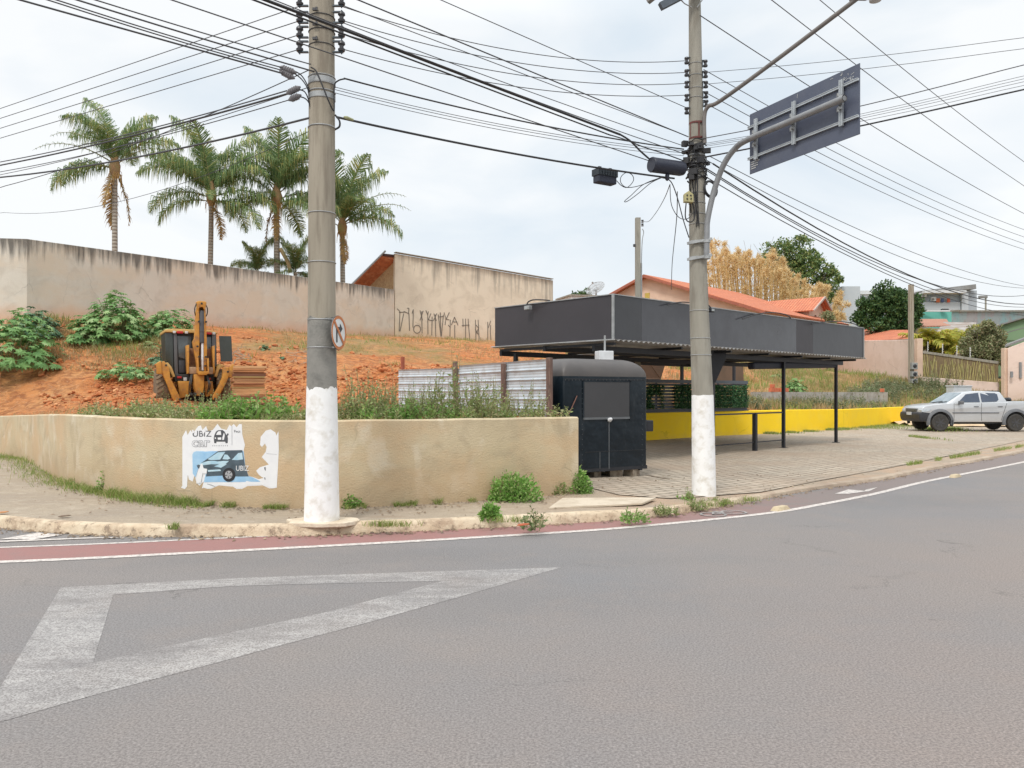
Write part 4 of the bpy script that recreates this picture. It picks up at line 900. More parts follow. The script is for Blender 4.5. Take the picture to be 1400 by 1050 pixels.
# corrugated roof sheet
mb = MB(); n_ = 72*6; vs = []; fs = []
for i in range(n_+1):
    s_ = -.05+(CL+.1)*i/n_; zz = 2.865+.022*math.sin(i/6*2*math.pi)
    for t_ in (-.08, CW+.12): vs.append(cp_(s_, t_, zz+.01*(t_ > 1)))
    for t_ in (-.08, CW+.12): vs.append(cp_(s_, t_, zz+.006+.01*(t_ > 1)))
for i in range(n_): a = i*4; fs += [(a, a+4, a+5, a+1), (a+2, a+3, a+7, a+6), (a, a+2, a+6, a+4), (a+1, a+5, a+7, a+3)]
mb.add(vs, fs); mb.build('roof_sheet', mk('zinc_sheet', (.42, .42, .42), (.33, .32, .31), 3, rough=.5, metal=.35, c3=(.25, .21, .17), s3=2), can)
blk = mk('black_steel', (.010, .012, .017), (.016, .018, .024), 10, rough=.5)
posts = [(.45, .65, 1), (4.93, .62, 1), (8.84, .65, 1), (12.55, .72, 1), (.3, 3.4, 0)]
BACKP = [(8.1, 6.35), (12.1, 6.55)]
for s_, t_, fr in posts:
    q = cp_(s_, t_, 0); z0 = .05 if t_ < 4 else .05
    mb = MB(); mb.beam((q.x, q.y, z0), (q.x, q.y, 2.72), .085, .085, up=a1); mb.box((q.x, q.y, z0+.012), (.2, .2, .02), rz=R(43)); mb.build('post', blk, can)
for px_ in (932, 1017):
    k_ = (px_-CX)/F; s_ = 0
    q = Vector((0, 0, 0)); best = 9
    for i in range(300):
        p_ = cp_(4+i*.04, 6.6, 0)
        if abs(p_.x/p_.y-k_) < best: best = abs(p_.x/p_.y-k_); q = p_
    mb = MB(); mb.beam((q.x, q.y, .5), (q.x, q.y, 2.86), .10, .10, up=a1); mb.build('post', blk, can)
mb = MB(); vs = []; fs = []; n_ = 45*6
for i in range(n_+1):
    s_ = 5.0+(CL-5)*i/n_; zz = 2.90+.022*math.sin(i/6*2*math.pi)
    for t_ in (CW+.1, 6.9): vs.append(cp_(s_, t_, zz+.01))
    for t_ in (CW+.1, 6.9): vs.append(cp_(s_, t_, zz+.016))
for i in range(n_): a = i*4; fs += [(a, a+4, a+5, a+1), (a+2, a+3, a+7, a+6), (a, a+2, a+6, a+4), (a+1, a+5, a+7, a+3)]
mb.add(vs, fs); mb.build('rear_roof_sheet', bpy.data.materials['zinc_sheet'], can)
mb = MB(); mb.beam(cp_(5.0, 6.6, 2.80), cp_(CL-.1, 6.6, 2.80), .08, .13); mb.build('long_beam', blk, can)
for s_ in (5.1, 8.84, 12.6): mb = MB(); mb.beam(cp_(s_, 3.8, 2.80), cp_(s_, 6.7, 2.80), .06, .06); mb.build('cross_beam', blk, can)
q = cp_(4.93, .62, 0); mb = MB(); mb.prism([(-.06, 2.0), (.06, 2.0), (.34, 2.62), (.34, 3.0), (-.10, 3.0)], (q.x, q.y-.06, 0), (1, 0, 0), (0, 0, 1), (0, .05, 0)); mb.build('gusset', blk, can)
for t_, z in ((.65, 2.72), (2.2, 2.78), (3.75, 2.72)):
    mb = MB(); mb.beam(cp_(.1, t_, z), cp_(CL-.15, t_, z), .08, .13); mb.build('long_beam', blk, can)
for s_ in (.15, 2.7, 4.93, 6.9, 8.84, 10.7, 12.55):
    mb = MB(); mb.beam(cp_(s_, .06, 2.80), cp_(s_, 3.8, 2.80), .06, .06); mb.build('cross_beam', blk, can)
mb = MB(); mb.beam(cp_(7.2, .80, 2.50), cp_(12.6, .80, 2.66), .22, .20); mb.build('rolled_awning', mk('navy_tarp', (.012, .015, .03), (.02, .022, .035), 5, rough=.6), can, bevel=.05)
# hand rail
rl = thing('railing', cp_(6.9, .65, .05), 'low black steel railing between two canopy posts', 'railing')
mb = MB(); mb.beam(cp_(4.98, .62, 1.13), cp_(8.79, .65, 1.13), .05, .04); mb.build('top_rail', blk, rl)
mb = MB(); mb.beam(cp_(4.98, .62, .30), cp_(8.79, .65, .30), .03, .03); mb.build('lower_rail', blk, rl)
q = cp_(7.15, .64, 0); mb = MB(); mb.beam((q.x, q.y, .05), (q.x, q.y, 1.13), .11, .11, up=a1); mb.build('post', blk, rl)
# floodlights on curved arms on the fascia top
def flood(s_, t_, dv, out_, lab, L2=.9):
    q = cp_(s_, t_, zt_); f_ = thing('floodlight', q, lab, 'floodlight', 'floodlights on the canopy fascia')
    mb = MB(); e_ = q+dv*L2+Vector((0, 0, .0)); pts = catmull([e_+Vector((0, 0, .02)), e_-dv*.25+Vector((0, 0, .10))+out_*.05, e_-dv*.6+Vector((0, 0, .16))+out_*.12, q+out_*.30+Vector((0, 0, .08)), q+out_*.45+Vector((0, 0, -.08))], 5); mb.tube(pts, .014, 6); mb.build('arm', MT['cable'], f_, 60)
    c_ = q+out_*.47+Vector((0, 0, -.14)); mb = MB(); mb.box(c_, (.16, .11, .09), rz=math.atan2(dv.y, dv.x)); mb.build('lamp_case', MT['galv'] if lab.startswith('pale') else blk, f_, bevel=.012)
    mb = MB(); mb.box(c_-out_*.058+Vector((0, 0, -.0)), (.12, .006, .06), rz=math.atan2(dv.y, dv.x)); mb.build('lens', mk('flood_lens', (.4, .42, .42), rough=.2), f_)
flood(2.95, 0, -a2*-1, -a1, 'pale floodlight on the left side of the canopy fascia', .0) if False else None
def flood2(px, py, tip, lab, pale=False):
    """tip: list of pixel points of the arm on the fascia plane, lamp at (px, py)"""
    pass
def arm_on(front, pix, lamp, lab, pale=False):
    n_ = -a2 if front else -a1; o_ = cp_(0, 0, 0)+n_*.10
    pts = [hit(x_, y_, o_+n_*(.0 if i else -.14), n_) for i, (x_, y_) in enumerate(pix)]
    f_ = thing('floodlight', pts[0], lab, 'floodlight', 'floodlights along the canopy fascia')
    mb = MB(); mb.tube(catmull(pts, 5), .016, 6); mb.build('arm', MT['cable'], f_, 60)
    if lamp:
        c_ = hit(lamp[0], lamp[1], o_+n_*.05, n_); rz = math.atan2(a1.y, a1.x) if front else math.atan2(a2.y, a2.x)
        mb = MB(); mb.box(c_, (.17, .12, .10), rz=rz); mb.build('lamp_case', MT['galv'] if pale else blk, f_, bevel=.012)
        mb = MB(); mb.box(c_+n_*.062, (.12, .006, .06), rz=rz); mb.build('lens', mk('flood_lens', (.35, .38, .38), rough=.2), f_)
arm_on(False, [(752, 411), (742, 410), (729, 410), (722, 413), (720, 418)], (722, 421), 'floodlight on a curved arm at the left side of the canopy', True)
arm_on(True, [(946, 414), (932, 413), (920, 415), (912, 417)], None, 'thin bent lamp arm lying on the canopy edge left of the leaning pole')
arm_on(True, [(962, 415), (968, 417), (972, 421)], (972, 424), 'small black lamp on the fascia just right of the leaning pole')
arm_on(True, [(1083, 437), (1076, 431), (1060, 427.5), (1040, 428.5), (1024, 433), (1015, 436)], None, 'wide bowed black lamp arm at the middle of the long fascia')
arm_on(True, [(1174, 446), (1165, 442), (1148, 439.5), (1130, 440), (1109, 443)], None, 'bowed lamp arm near the far right end of the fascia')
# white box hanging at the corner
q = cp_(.05, .9, 2.7); q = P(826, 487, 17.0); hb = thing('white_box', q, 'white box hanging on a short rod under the canopy corner above the trailer', 'box')
mb = MB(); mb.box(q+Vector((0, 0, .0)), (.33, .28, .22), rz=R(15)); mb.build('case', mk('white_enamel', (.72, .74, .76), rough=.4), hb, bevel=.015)
mb = MB(); mb.box(q+Vector((.05, -.02, -.17)), (.22, .2, .10), rz=R(15), taper=1.3); mb.build('lens_hood', mk('hood_grey', (.12, .12, .13), rough=.4), hb, bevel=.01)
mb = MB(); mb.tube([q+Vector((.02, .05, .1)), q+Vector((.02, .05, .45))], .022, 8); mb.build('rod', MT['galv'], hb)

# ================================================================ BLACK TRAILER
T0 = Vector((.93, 14.40, 0)); T1 = Vector((2.64, 15.42, 0)); tf = (T1-T0).normalized(); tb = Vector((-tf.y, tf.x, 0)); TW = (T1-T0).length; TD = 4.2
tr = thing('food_trailer', T0+tf*TW/2+Vector((0, 0, .05)), 'black riveted metal food trailer with rounded roof on blocks at wall end', 'trailer')
z0, z1, RR = .30, 2.36, .34
def arcs(RX, RZ, n=7): return [(RX*(1-math.cos(i/n*math.pi/2)), RZ*math.sin(i/n*math.pi/2)) for i in range(n+1)]
# rounded shell: rings of a rounded rectangle shrinking towards the roof
mb = MB(); vs = []; fs = []; rings = [(0, z0), (0, 1.0), (0, 1.5), (0, z1-RR)]+[(RR*(1-math.cos(i/8*math.pi/2)), z1-RR+RR*math.sin(i/8*math.pi/2)) for i in range(1, 8)]+[(RR*1.0, z1)]
nr = 0
for ins, z in rings:
    cr_ = .05+ins*.5; rect = []
    for (cx_, cy_, a0) in ((TW-ins-cr_, ins+cr_, -90), (TW-ins-cr_, TD-ins-cr_, 0), (ins+cr_, TD-ins-cr_, 90), (ins+cr_, ins+cr_, 180)):
        for k in range(5): a = R(a0+k*22.5); rect.append((cx_+cr_*math.cos(a), cy_+cr_*math.sin(a)))
    nr = len(rect)
    for x_, y_ in rect: vs.append(T0+tf*x_+tb*y_+Vector((0, 0, z)))
for i in range(len(rings)-1):
    for j in range(nr): fs.append((i*nr+j, i*nr+(j+1) % nr, (i+1)*nr+(j+1) % nr, (i+1)*nr+j))
fs.append(tuple((len(rings)-1)*nr+j for j in range(nr))); fs.append(tuple(range(nr-1, -1, -1)))
mb.add(vs, fs)
m, t, b = newmat('black_painted_sheet'); v = pos(t); c_ = mixc(t, rng(t, noi(t, v, 1.6, 6), .35, .65), (.004, .009, .014), (.007, .014, .021))
c_ = mixc(t, rng(t, noi(t, pos(t, (1, 1, .25)), 5, 8, .7), .56, .72, 0, .25), c_, (.08, .09, .10)); c_ = mixc(t, rng(t, noi(t, pos(t, (2, 2, .4), R(10)), 14, 8, .8), .66, .72, 0, .6), c_, (.22, .23, .24))
t.links.new(c_, b.inputs['Base Color']); b.inputs['Roughness'].default_value = .30; b.inputs['Specular IOR Level'].default_value = .3; bump(t, b, noi(t, v, 1.8, 3), .05, .8); MT['tblack'] = m
m, t, b = newmat('weathered_roof_sheet'); v = pos(t); c_ = mixc(t, rng(t, noi(t, v, 2, 6), .35, .65), (.095, .085, .08), (.07, .064, .062)); t.links.new(c_, b.inputs['Base Color']); b.inputs['Roughness'].default_value = .5; MT['troof'] = m  # brown-grey roof tone, lightened to paint in the sky it reflects
sh = mb.build('body', [MT['tblack'], MT['troof']], tr, 40)
for p in sh.data.polygons:
    zc = (sh.matrix_basis@p.center).z if False else p.center.z
    if zc > z1-RR-.05+.0: p.material_index = 1
tn = -tb
def tp_(px, py, off=.004): return hit(px, py, T0+tn*off, tn)
def tquad(name, x0, y0, x1, y1, mat, off=.004, th_=.012):
    a = tp_(x0, y0, off); b_ = tp_(x1, y0, off); L2 = (b_-a).dot(tf); h_ = a.z-tp_(x0, y1, off).z; mb = MB()
    mb.prism([(0, 0), (L2, 0), (L2, -h_), (0, -h_)], a, tf, (0, 0, 1), -tn*th_); return mb.build(name, mat, tr)
tquad('hatch', 799, 522, 861, 571, fasc('hatch_grey', (.042, .042, .046), (.034, .035, .038), .45), .016, .014)
dkl = mk('dark_seam', (.012, .015, .02), rough=.5); sml = mk('seam_worn', (.12, .13, .14), rough=.5)
for (x0, y0, x1, y1) in ((797, 520, 863, 522), (797, 571, 863, 574), (797, 520, 799, 574), (861, 520, 863, 574)): tquad('hatch_frame', x0, y0, x1, y1, sml if y0 == 571 else MT['tblack'], .022, .02)
tquad('seam', 832.3, 577, 833.3, 641, sml, .006); tquad('seam', 800, 618, 884, 618.8, dkl, .006); tquad('seam', 820, 618, 820.6, 641, sml, .006); tquad('seam', 772, 517.2, 883, 518.6, dkl, .008)
mb = MB()
for i in range(24): p = tp_(773+i*4.7, 519.5, .004); mb.lathe([(.008, 0), (.006, .005)], p, tn, 6)
for y_ in range(530, 640, 7): 
    for x_ in (796, 878): mb.lathe([(.007, 0), (.005, .005)], tp_(x_, y_+1, .004), tn, 6)
mb.build('rivets', sml, tr)
mb = MB(); p = tp_(833.5, 574, .03); mb.lathe([(.03, -.04), (.045, 0), (.03, .05), (.012, .07)], p, (tn+Vector((0, 0, .4))), 10); mb.build('lamp', mk('white_lamp', (.75, .76, .78), rough=.4), tr)
mb = MB(); mb.beam(T0+Vector((0, 0, .27))+tb*.05, T1+Vector((0, 0, .27))+tb*.05, .10, .07); mb.beam(T0+Vector((0, 0, .27))+tb*(TD-.1), T1+Vector((0, 0, .27))+tb*(TD-.1), .10, .07)
for q in (.15, TW-.15): mb.beam(T0+tf*q+Vector((0, 0, .25)), T0+tf*q+tb*TD+Vector((0, 0, .25)), .06, .08)
mb.build('chassis', blk, tr)
mb = MB(); mb.beam(tp_(779, 620, .05)*0+hit(778, 566, T0+tn*.03, tn), hit(789, 541, T0+tn*.03, tn), .012, .012); mb.build('stay_rod', mk('rust_rod', (.25, .12, .09)), tr)
# side shelf + bracket on the right
q = T1+tb*.35; mb = MB(); mb.box(q+tf*.12+Vector((0, 0, 1.06)), (.26, .5, .22), rz=math.atan2(tf.y, tf.x)); mb.build('side_box', blk, tr, bevel=.02)
mb = MB(); a = q+Vector((0, 0, 1.36)); mb.tube([a, a+tf*.22, a+tf*.22-Vector((0, 0, .28))], .008, 6); mb.build('side_bracket', blk, tr)
blkm = mk('block_grey', (.30, .25, .19), (.22, .18, .14), 8, c3=(.14, .10, .07), s3=10)
for i, (s_, t_, w_, h_, lab) in enumerate(((1.72, .15, .22, .20, 'pale concrete block under the right front of the trailer'), (1.35, .22, .26, .17, 'brown block under the middle of the black trailer'), (.9, .3, .20, .15, 'leftmost dark block under the black trailer'))):
    q = T0+tf*s_+tb*t_; mb = MB(); mb.box((0, 0, h_/2), (w_, .24, h_)); mb.box((0, 0, h_+.02), (w_*.8, .2, .04))
    o = mb.build('support_block', blkm, local=True, bevel=.012); o.location = (q.x, q.y, .06); o.rotation_euler = (0, 0, rnd(0, 1)); tag(o, lab, 'block', 'blocks under the trailer')
mb = MB()
for i in range(26):
    q = G(rnd(800, 915), rnd(650, 660), .06); s_ = rnd(.02, .06); mb.box((q.x, q.y, .06+s_*.3), (s_*rnd(1, 2.4), s_, s_*.7), rz=rnd(0, 3))
mb.beam(G(885, 650, .09), G(915, 655, .09), .05, .02)
tag(mb.build('rubble', blkm, bevel=.004), 'scattered rubble and sticks on the ground before the trailer', 'rubble', kind='stuff')
# ================================================================ CORRUGATED FENCE
fa, fb = Vector((.74, 14.30, 0)), Vector((-3.03, 20.95, 0))
fd_ = (fb-fa).normalized(); fn = Vector((-fd_.y, fd_.x, 0)); fn = fn if fn.x < 0 else -fn; FL = (fb-fa).length
fen = thing('metal_fence', fa.lerp(fb, .5)+Vector((0, 0, 1.25)), 'silver corrugated sheet metal fence on wooden posts above the retaining wall', 'fence')
zinc = mk('corrugated_silver', (.60, .67, .72), (.50, .57, .62), 3, rough=.5, metal=.1, c3=(.44, .46, .47), s3=4)
def fpx(px):                                    # run along the fence for a pixel column
    k = (px-CX)/F; return (fa.x-k*fa.y)/(k*fd_.y-fd_.x)
def corr(name, s0, s1, zb, zt0, zt1, mat, off):
    n_ = 126; vs = []; fs = []
    for k in range(n_+1):
        f_ = k/n_
        for s_ in (s0, s1):
            zt = zt0 if s_ == s0 else zt1; z = zb+(zt-zb)*f_; w_ = .030*max(0, math.cos(2*math.pi*f_*7))**5+.004*math.cos(2*math.pi*f_*21)
            for th_ in (0, -.004): p = fa+fd_*s_+fn*(off+w_+th_)+Vector((0, 0, z)); vs.append(p)
    for k in range(n_): a = k*4; fs += [(a, a+2, a+6, a+4), (a+1, a+5, a+7, a+3), (a, a+4, a+5, a+1), (a+2, a+3, a+7, a+6)]
    mb = MB(); mb.add(vs, fs); mb.build(name, mat, fen, 60)
for x0, x1, ya, yb in ((757, 696, 490.5, 495), (696, 629, 495, 500), (629, 546, 503, 505.5)):
    s0, s1 = fpx(x0), fpx(x1); p0, p1 = fa+fd_*s0, fa+fd_*s1
    corr('corrugated_panel', s0, s1-.02, 1.05, Z(ya, p0.y), Z(yb, p1.y), zinc, .03)
wood = mk('old_wood_post', (.17, .10, .08), (.11, .075, .065), 8, rough=.9, c3=(.26, .18, .14), s3=12, vscale=(3, 3, .5))
for px, py, w_ in ((757, 489, .10), (694, 497, .08), (628, 494, .08)):
    s_ = fpx(px); p = fa+fd_*s_+fn*.09; mb = MB(); mb.beam((p.x, p.y, .9), (p.x+rnd(-.02, .02), p.y, Z(py, p.y)), w_, .09, up=fn); mb.build('post', wood, fen, bevel=.01)
s_ = fpx(549); p = fa+fd_*s_-fn*.03; mb = MB(); mb.beam((p.x, p.y, .9), (p.x, p.y, Z(488, p.y)), .11, .07, up=fn); mb.build('red_stake', mk('red_brown_stake', (.36, .10, .055)), fen)

# ================================================================ HEDGE PANELS on the yellow wall
def along(poly, px):
    k = (px-CX)/F
    for (x0, y0), (x1, y1) in zip(poly[:-1], poly[1:]):
        dx, dy = x1-x0, y1-y0; den = k*dy-dx
        if abs(den) < 1e-9: continue
        t_ = (x0-k*y0)/den
        if -.02 <= t_ <= 1.02: return Vector((x0+dx*t_, y0+dy*t_, 0)), Vector((dx, dy, 0)).normalized()
    return Vector((X(px, 30), 30, 0)), Vector((1, 0, 0))
hf = thing('slatted_screen', (6, 29, 1), 'dark slatted screen with artificial green leaf panels on the yellow wall', 'screen')
q0, _ = along(YW, 800); q1, _ = along(YW, 1021)
dirh = (q1-q0).normalized(); nh = Vector((dirh.y, -dirh.x, 0))
slate = mk('slate_slats', (.055, .065, .08), (.04, .048, .06), 6, rough=.5)
mb = MB(); Lh = (q1-q0).length
for k in range(9): 
    z = 1.10+k*.115; mb.beam(q0+Vector((0, 0, z)), q1+Vector((0, 0, z)), .03, .095)
mb.build('slats', slate, hf)
mb = MB(); mb.beam(q0+Vector((0, 0, 2.14))+nh*.03, q1+Vector((0, 0, 2.14))+nh*.03, .06, .13); mb.build('top_board', mk('slate_top', (.085, .10, .12), rough=.5), hf)
mb = MB(); mb.beam(q0+Vector((0, 0, 1.04)), q1+Vector((0, 0, 1.04)), .16, .05); mb.build('bottom_board', slate, hf)
mb = MB()
for k in range(6): q = q0.lerp(q1, k/5)-nh*.06; mb.beam(q+Vector((0, 0, 1.0)), q+Vector((0, 0, 2.2)), .07, .07)
mb.build('uprights', blk, hf)
hleaf = leafmat('ivy_green', (.022, .10, .032), (.055, .18, .055), (.14, .28, .12), .15)
for xa, xb in ((822, 907), (921, 945), (945, 978), (977, 1020)):
    qa, _ = along(YW, xa); qb, _ = along(YW, xb); sa = (qa-q0).dot(dirh); sb = (qb-q0).dot(dirh); mb = MB()
    for i in range(int((sb-sa)*1500)):
        s_ = rnd(sa, sb); z = rnd(1.15, 2.02)
        if xa == 822 and noise.noise(Vector((s_*1.6, z*2, 0))) < -.12: continue
        p = q0+dirh*s_+Vector((0, 0, z))+nh*(.03+rnd(0, .12)); u_ = Vector((rnd(-1, 1), rnd(-1, 1), rnd(-1, 1))).normalized()*.035; w_ = u_.cross(Vector((rnd(-1, 1), rnd(-1, 1), rnd(-1, 1))).normalized()).normalized()*.02
        mb.add([p-u_, p+w_, p+u_, p-w_], [(0, 1, 2, 3)])
    mb.build('leaf_panel', hleaf, hf)
# low grey block wall with bricks on it, brown tarp
cblk = mk('grey_block', (.42, .40, .37), (.33, .31, .28), 3, c3=(.25, .22, .18), s3=5, obj=False)
wall_pts = [P(1028, 545, 37.5), P(1120, 546, 40.5), P(1212, 548, 44)]
mb = MB()
for a, b_ in zip(wall_pts[:-1], wall_pts[1:]):
    mb.beam((a.x, a.y, 1.35), (b_.x, b_.y, 1.35), .15, .85)
o = mb.build('block_wall', cblk, loc=(wall_pts[1].x, wall_pts[1].y, 1)); tag(o, 'low grey block wall half hidden by weeds behind the yellow wall', 'wall')
bm_ = mk('red_brick', (.60, .17, .08), (.50, .14, .07), 9, obj=False)
for i, (px, lab) in enumerate(((1056, 'left stack of hollow red bricks on the low grey block wall'), (1069, 'right stack of hollow red bricks on the low grey block wall'), (1208, 'single red brick on the right end of the low block wall'))):
    q = wall_pts[0].lerp(wall_pts[1], (px-1028)/92) if px < 1120 else wall_pts[1].lerp(wall_pts[2], (px-1120)/92); mb = MB(); n_ = 3 if i < 2 else 1
    for k in range(n_): mb.box((k*.24-.2, 0, .10+.0*k), (.22, .16, .19+.02*(k % 2)))
    if i == 0: mb.box((-.1, 0, .29), (.22, .16, .17))
    o = mb.build('red_brick', bm_, local=True, bevel=.01); o.location = (q.x, q.y, 1.775); o.rotation_euler = (0, 0, .7); tag(o, lab, 'brick')
tarp = mk('brown_tarp', (.16, .10, .065), (.13, .085, .055), 2, rough=.9, obj=False)
def sheetpx(name, pix, mat, lab, cat, thick=.03):
    pts = [P(*q) for q in pix]; n_ = (pts[1]-pts[0]).cross(pts[2]-pts[0]).normalized()*thick; k = len(pts)
    mb = MB(); mb.add(pts+[p+n_ for p in pts], [tuple(range(k)), tuple(range(2*k-1, k-1, -1))]+[(i, (i+1) % k, (i+1) % k+k, i+k) for i in range(k)]); o = mb.build(name, mat, loc=pts[0], tri=True); return tag(o, lab, cat)
sheetpx('tarp', [(872, 486, 33), (884, 492, 33), (912, 489, 34), (903, 519, 34), (860, 519, 32.5)], tarp, 'brown sagging tarp strung behind the black trailer', 'tarp')
sheetpx('tarp', [(979, 492, 35.5), (1016, 497, 37), (1017, 526, 37), (980, 524, 35.5)], tarp, 'flat brown tarp behind the green panels right of the leaning pole', 'tarp')
# ================================================================ TORN POSTER on the retaining wall
rwl = [(p[0], p[1]) for p in rw]
def onwall(px, py, off):
    q, d_ = along(rwl, px); n_ = Vector((d_.y, -d_.x, 0)); d2 = q.y; p = q+n_*(.1+off); k = p.y
    return Vector((p.x, p.y, Z(py, p.y)))
po = thing('torn_poster', onwall(320, 668, 0), 'torn white car rental poster peeling off the tan retaining wall', 'poster')
def zp(x, y): return (240+x/5.385, 560+y/5.385)
def ppoly(name, pts, mat, off, parent=po, grid=5.0):
    pv = [Vector(zp(*p)) for p in pts]; n = len(pv); xs = [p.x for p in pv]; ys = [p.y for p in pv]; ip = []
    x_ = min(xs)+grid/2
    while x_ < max(xs):
        y_ = min(ys)+grid/2
        while y_ < max(ys):
            if inpoly(x_, y_, pv): ip.append(Vector((x_, y_)))
            y_ += grid*2
        x_ += grid
    vs, es, fs, *_ = geometry.delaunay_2d_cdt(pv+ip, [(i, (i+1) % n) for i in range(n)], [], 1, 1e-5)
    mb = MB(); mb.add([onwall(q.x, q.y, off) for q in vs], [tuple(f) for f in fs]); return mb.build(name, mat, parent)
sheet_ = [(92, 560), (92, 200), (118, 150), (130, 187), (150, 150), (165, 172), (185, 150), (205, 122), (225, 116), (237, 150), (262, 120), (276, 160), (310, 150), (345, 105), (370, 140), (410, 150), (430, 112), (445, 122), (460, 106), (482, 130), (500, 105), (520, 108), (522, 180), (542, 260), (533, 300), (545, 420), (568, 490), (600, 497), (640, 512), (676, 503), (664, 497), (640, 478), (622, 450), (650, 424), (712, 405), (690, 380), (662, 350), (690, 310), (696, 275), (684, 250), (665, 275), (650, 260), (655, 200), (690, 155), (725, 145), (760, 168), (768, 190), (780, 158), (782, 300), (778, 440), (770, 575), (740, 580), (500, 584), (270, 583), (245, 575), (232, 581), (246, 530), (215, 560), (193, 540), (180, 480), (166, 530), (140, 515), (130, 480), (125, 566), (110, 585), (82, 575)]
ppoly('paper', sheet_, MT['paper'], .002)
blue = mk('print_sky_blue', (.24, .46, .70), (.36, .57, .76), 6, rough=.5, obj=False); pale = mk('print_pale_blue', (.50, .66, .74), (.36, .56, .68), 9, rough=.5, obj=False); navy = mk('print_navy', (.05, .075, .095), (.085, .12, .15), 9, rough=.5, obj=False); grey = mk('print_dark_grey', (.08, .085, .095), rough=.6); lgrey = mk('print_light_grey', (.40, .41, .43), rough=.6)
ppoly('blue_picture', [(165, 330), (174, 312), (195, 306), (350, 306), (531, 304), (546, 420), (566, 488), (600, 500), (640, 520), (655, 531), (450, 534), (247, 535), (255, 500), (268, 440), (240, 400), (228, 400), (205, 440), (187, 500), (168, 470)], blue, .0045)
ppoly('car_picture', [(196, 412), (240, 385), (290, 350), (350, 306), (420, 300), (524, 298), (545, 420), (568, 492), (478, 492), (400, 492), (380, 486), (262, 492), (272, 440), (205, 432)], navy, .0065)
for q in ([(275, 365), (350, 315), (402, 311), (365, 368), (300, 372)], [(450, 370), (495, 320), (524, 316), (530, 366), (490, 372)], [(382, 365), (397, 330), (418, 332), (440, 360), (420, 368)], [(202, 402), (280, 378), (430, 378), (400, 404), (300, 402), (230, 412)], [(322, 418), (375, 396), (414, 402), (372, 428)], [(275, 445), (365, 440), (372, 452), (280, 458)]):
    ppoly('picture_highlight', q, pale, .0085)
ppoly('torn_strip', [(228, 398), (240, 400), (248, 432), (272, 436), (268, 472), (240, 470), (228, 540), (196, 545), (205, 470)], MT['paper'], .0105)
def circ(cx_, cy_, r, n=22): return [(cx_+r*math.cos(2*math.pi*i/n), cy_+r*1.12*math.sin(2*math.pi*i/n)) for i in range(n)]
ppoly('picture_wheel', circ(428, 480, 46), mk('print_black', (.02, .02, .025), rough=.5), .0088); ppoly('picture_rim', circ(428, 480, 27), lgrey, .0108)
for k in range(5):
    a = 2*math.pi*k/5+.3; c_, s_ = math.cos(a), math.sin(a); ppoly('rim_gap', [(428+8*c_-3*s_, 480+9*s_+3*c_), (428+24*c_-8*s_, 480+27*s_+8*c_), (428+24*c_+0*s_, 480+27*s_), (428+8*c_+1*s_, 480+9*s_)], grey, .0128)
def ptext(txt, x0, ybase, hgt, mat, off, sx=1.0, grow=0.0, name='lettering'):
    cu = bpy.data.curves.new(name, 'FONT'); cu.body = txt; cu.size = 1.0; cu.offset = grow; ob = bpy.data.objects.new(name, cu); C.objects.link(ob)
    dg = bpy.context.evaluated_depsgraph_get(); dg.update(); me = bpy.data.meshes.new_from_object(ob.evaluated_get(dg)); bpy.data.objects.remove(ob)
    k = hgt/.70; mb = MB(); mb.add([onwall(*zp(x0+v_.co.x*k*sx, ybase-v_.co.y*k), off) for v_ in me.vertices], [tuple(p.vertices) for p in me.polygons]); return mb.build(name, mat, po)
ptext('UBIZ', 163, 199, 44, grey, .0045, 1.02); ptext('car', 160, 272, 68, lgrey, .0045, 1.05, .035); ptext('car', 160, 272, 68, MT['paper'], .0062, 1.05, -.012)
ptext('Peça', 462, 168, 18, grey, .0045); ptext('UBIZ', 477, 450, 38, MT['paper'], .0095, .80)
# torn strips over the top of the lettering
for q in ([(163, 150), (172, 148), (180, 168), (168, 176)], [(232, 150), (262, 150), (248, 178), (238, 172)]): ppoly('torn_strip', q, MT['paper'], .0075)
# front view car symbol
for q in ([(322, 190), (335, 162), (350, 152), (380, 150), (396, 162), (408, 188), (420, 172), (426, 182), (416, 196), (420, 212), (418, 246), (404, 248), (400, 236), (338, 236), (336, 248), (322, 246), (318, 212)],): ppoly('car_symbol', q, grey, .0045)
for q in ([(336, 186), (344, 168), (352, 160), (368, 158), (372, 186)], [(346, 206), (372, 204), (372, 222), (350, 222)], [(380, 206), (392, 168), (398, 190), (392, 222), (380, 224)], [(326, 204), (336, 206), (336, 216), (326, 214)]): ppoly('symbol_gap', q, MT['paper'], .0062)
for i in range(8): x_ = 308+i*15; ppoly('small_print', [(x_, 262), (x_+7, 262), (x_+5, 270), (x_+1, 270)], lgrey, .0045)
for q in ([(448, 120), (451, 120), (451, 262), (448, 262)], [(678, 428), (688, 420), (690, 450), (684, 446)], [(680, 500), (686, 498), (688, 516), (682, 514)], [(695, 322), (772, 330), (772, 332), (695, 324)], [(270, 545), (300, 552), (330, 565), (326, 568), (296, 558), (268, 549)]): ppoly('print_scrap', q, grey if q[0][0] > 600 and q[0][1] > 400 else lgrey, .0045)

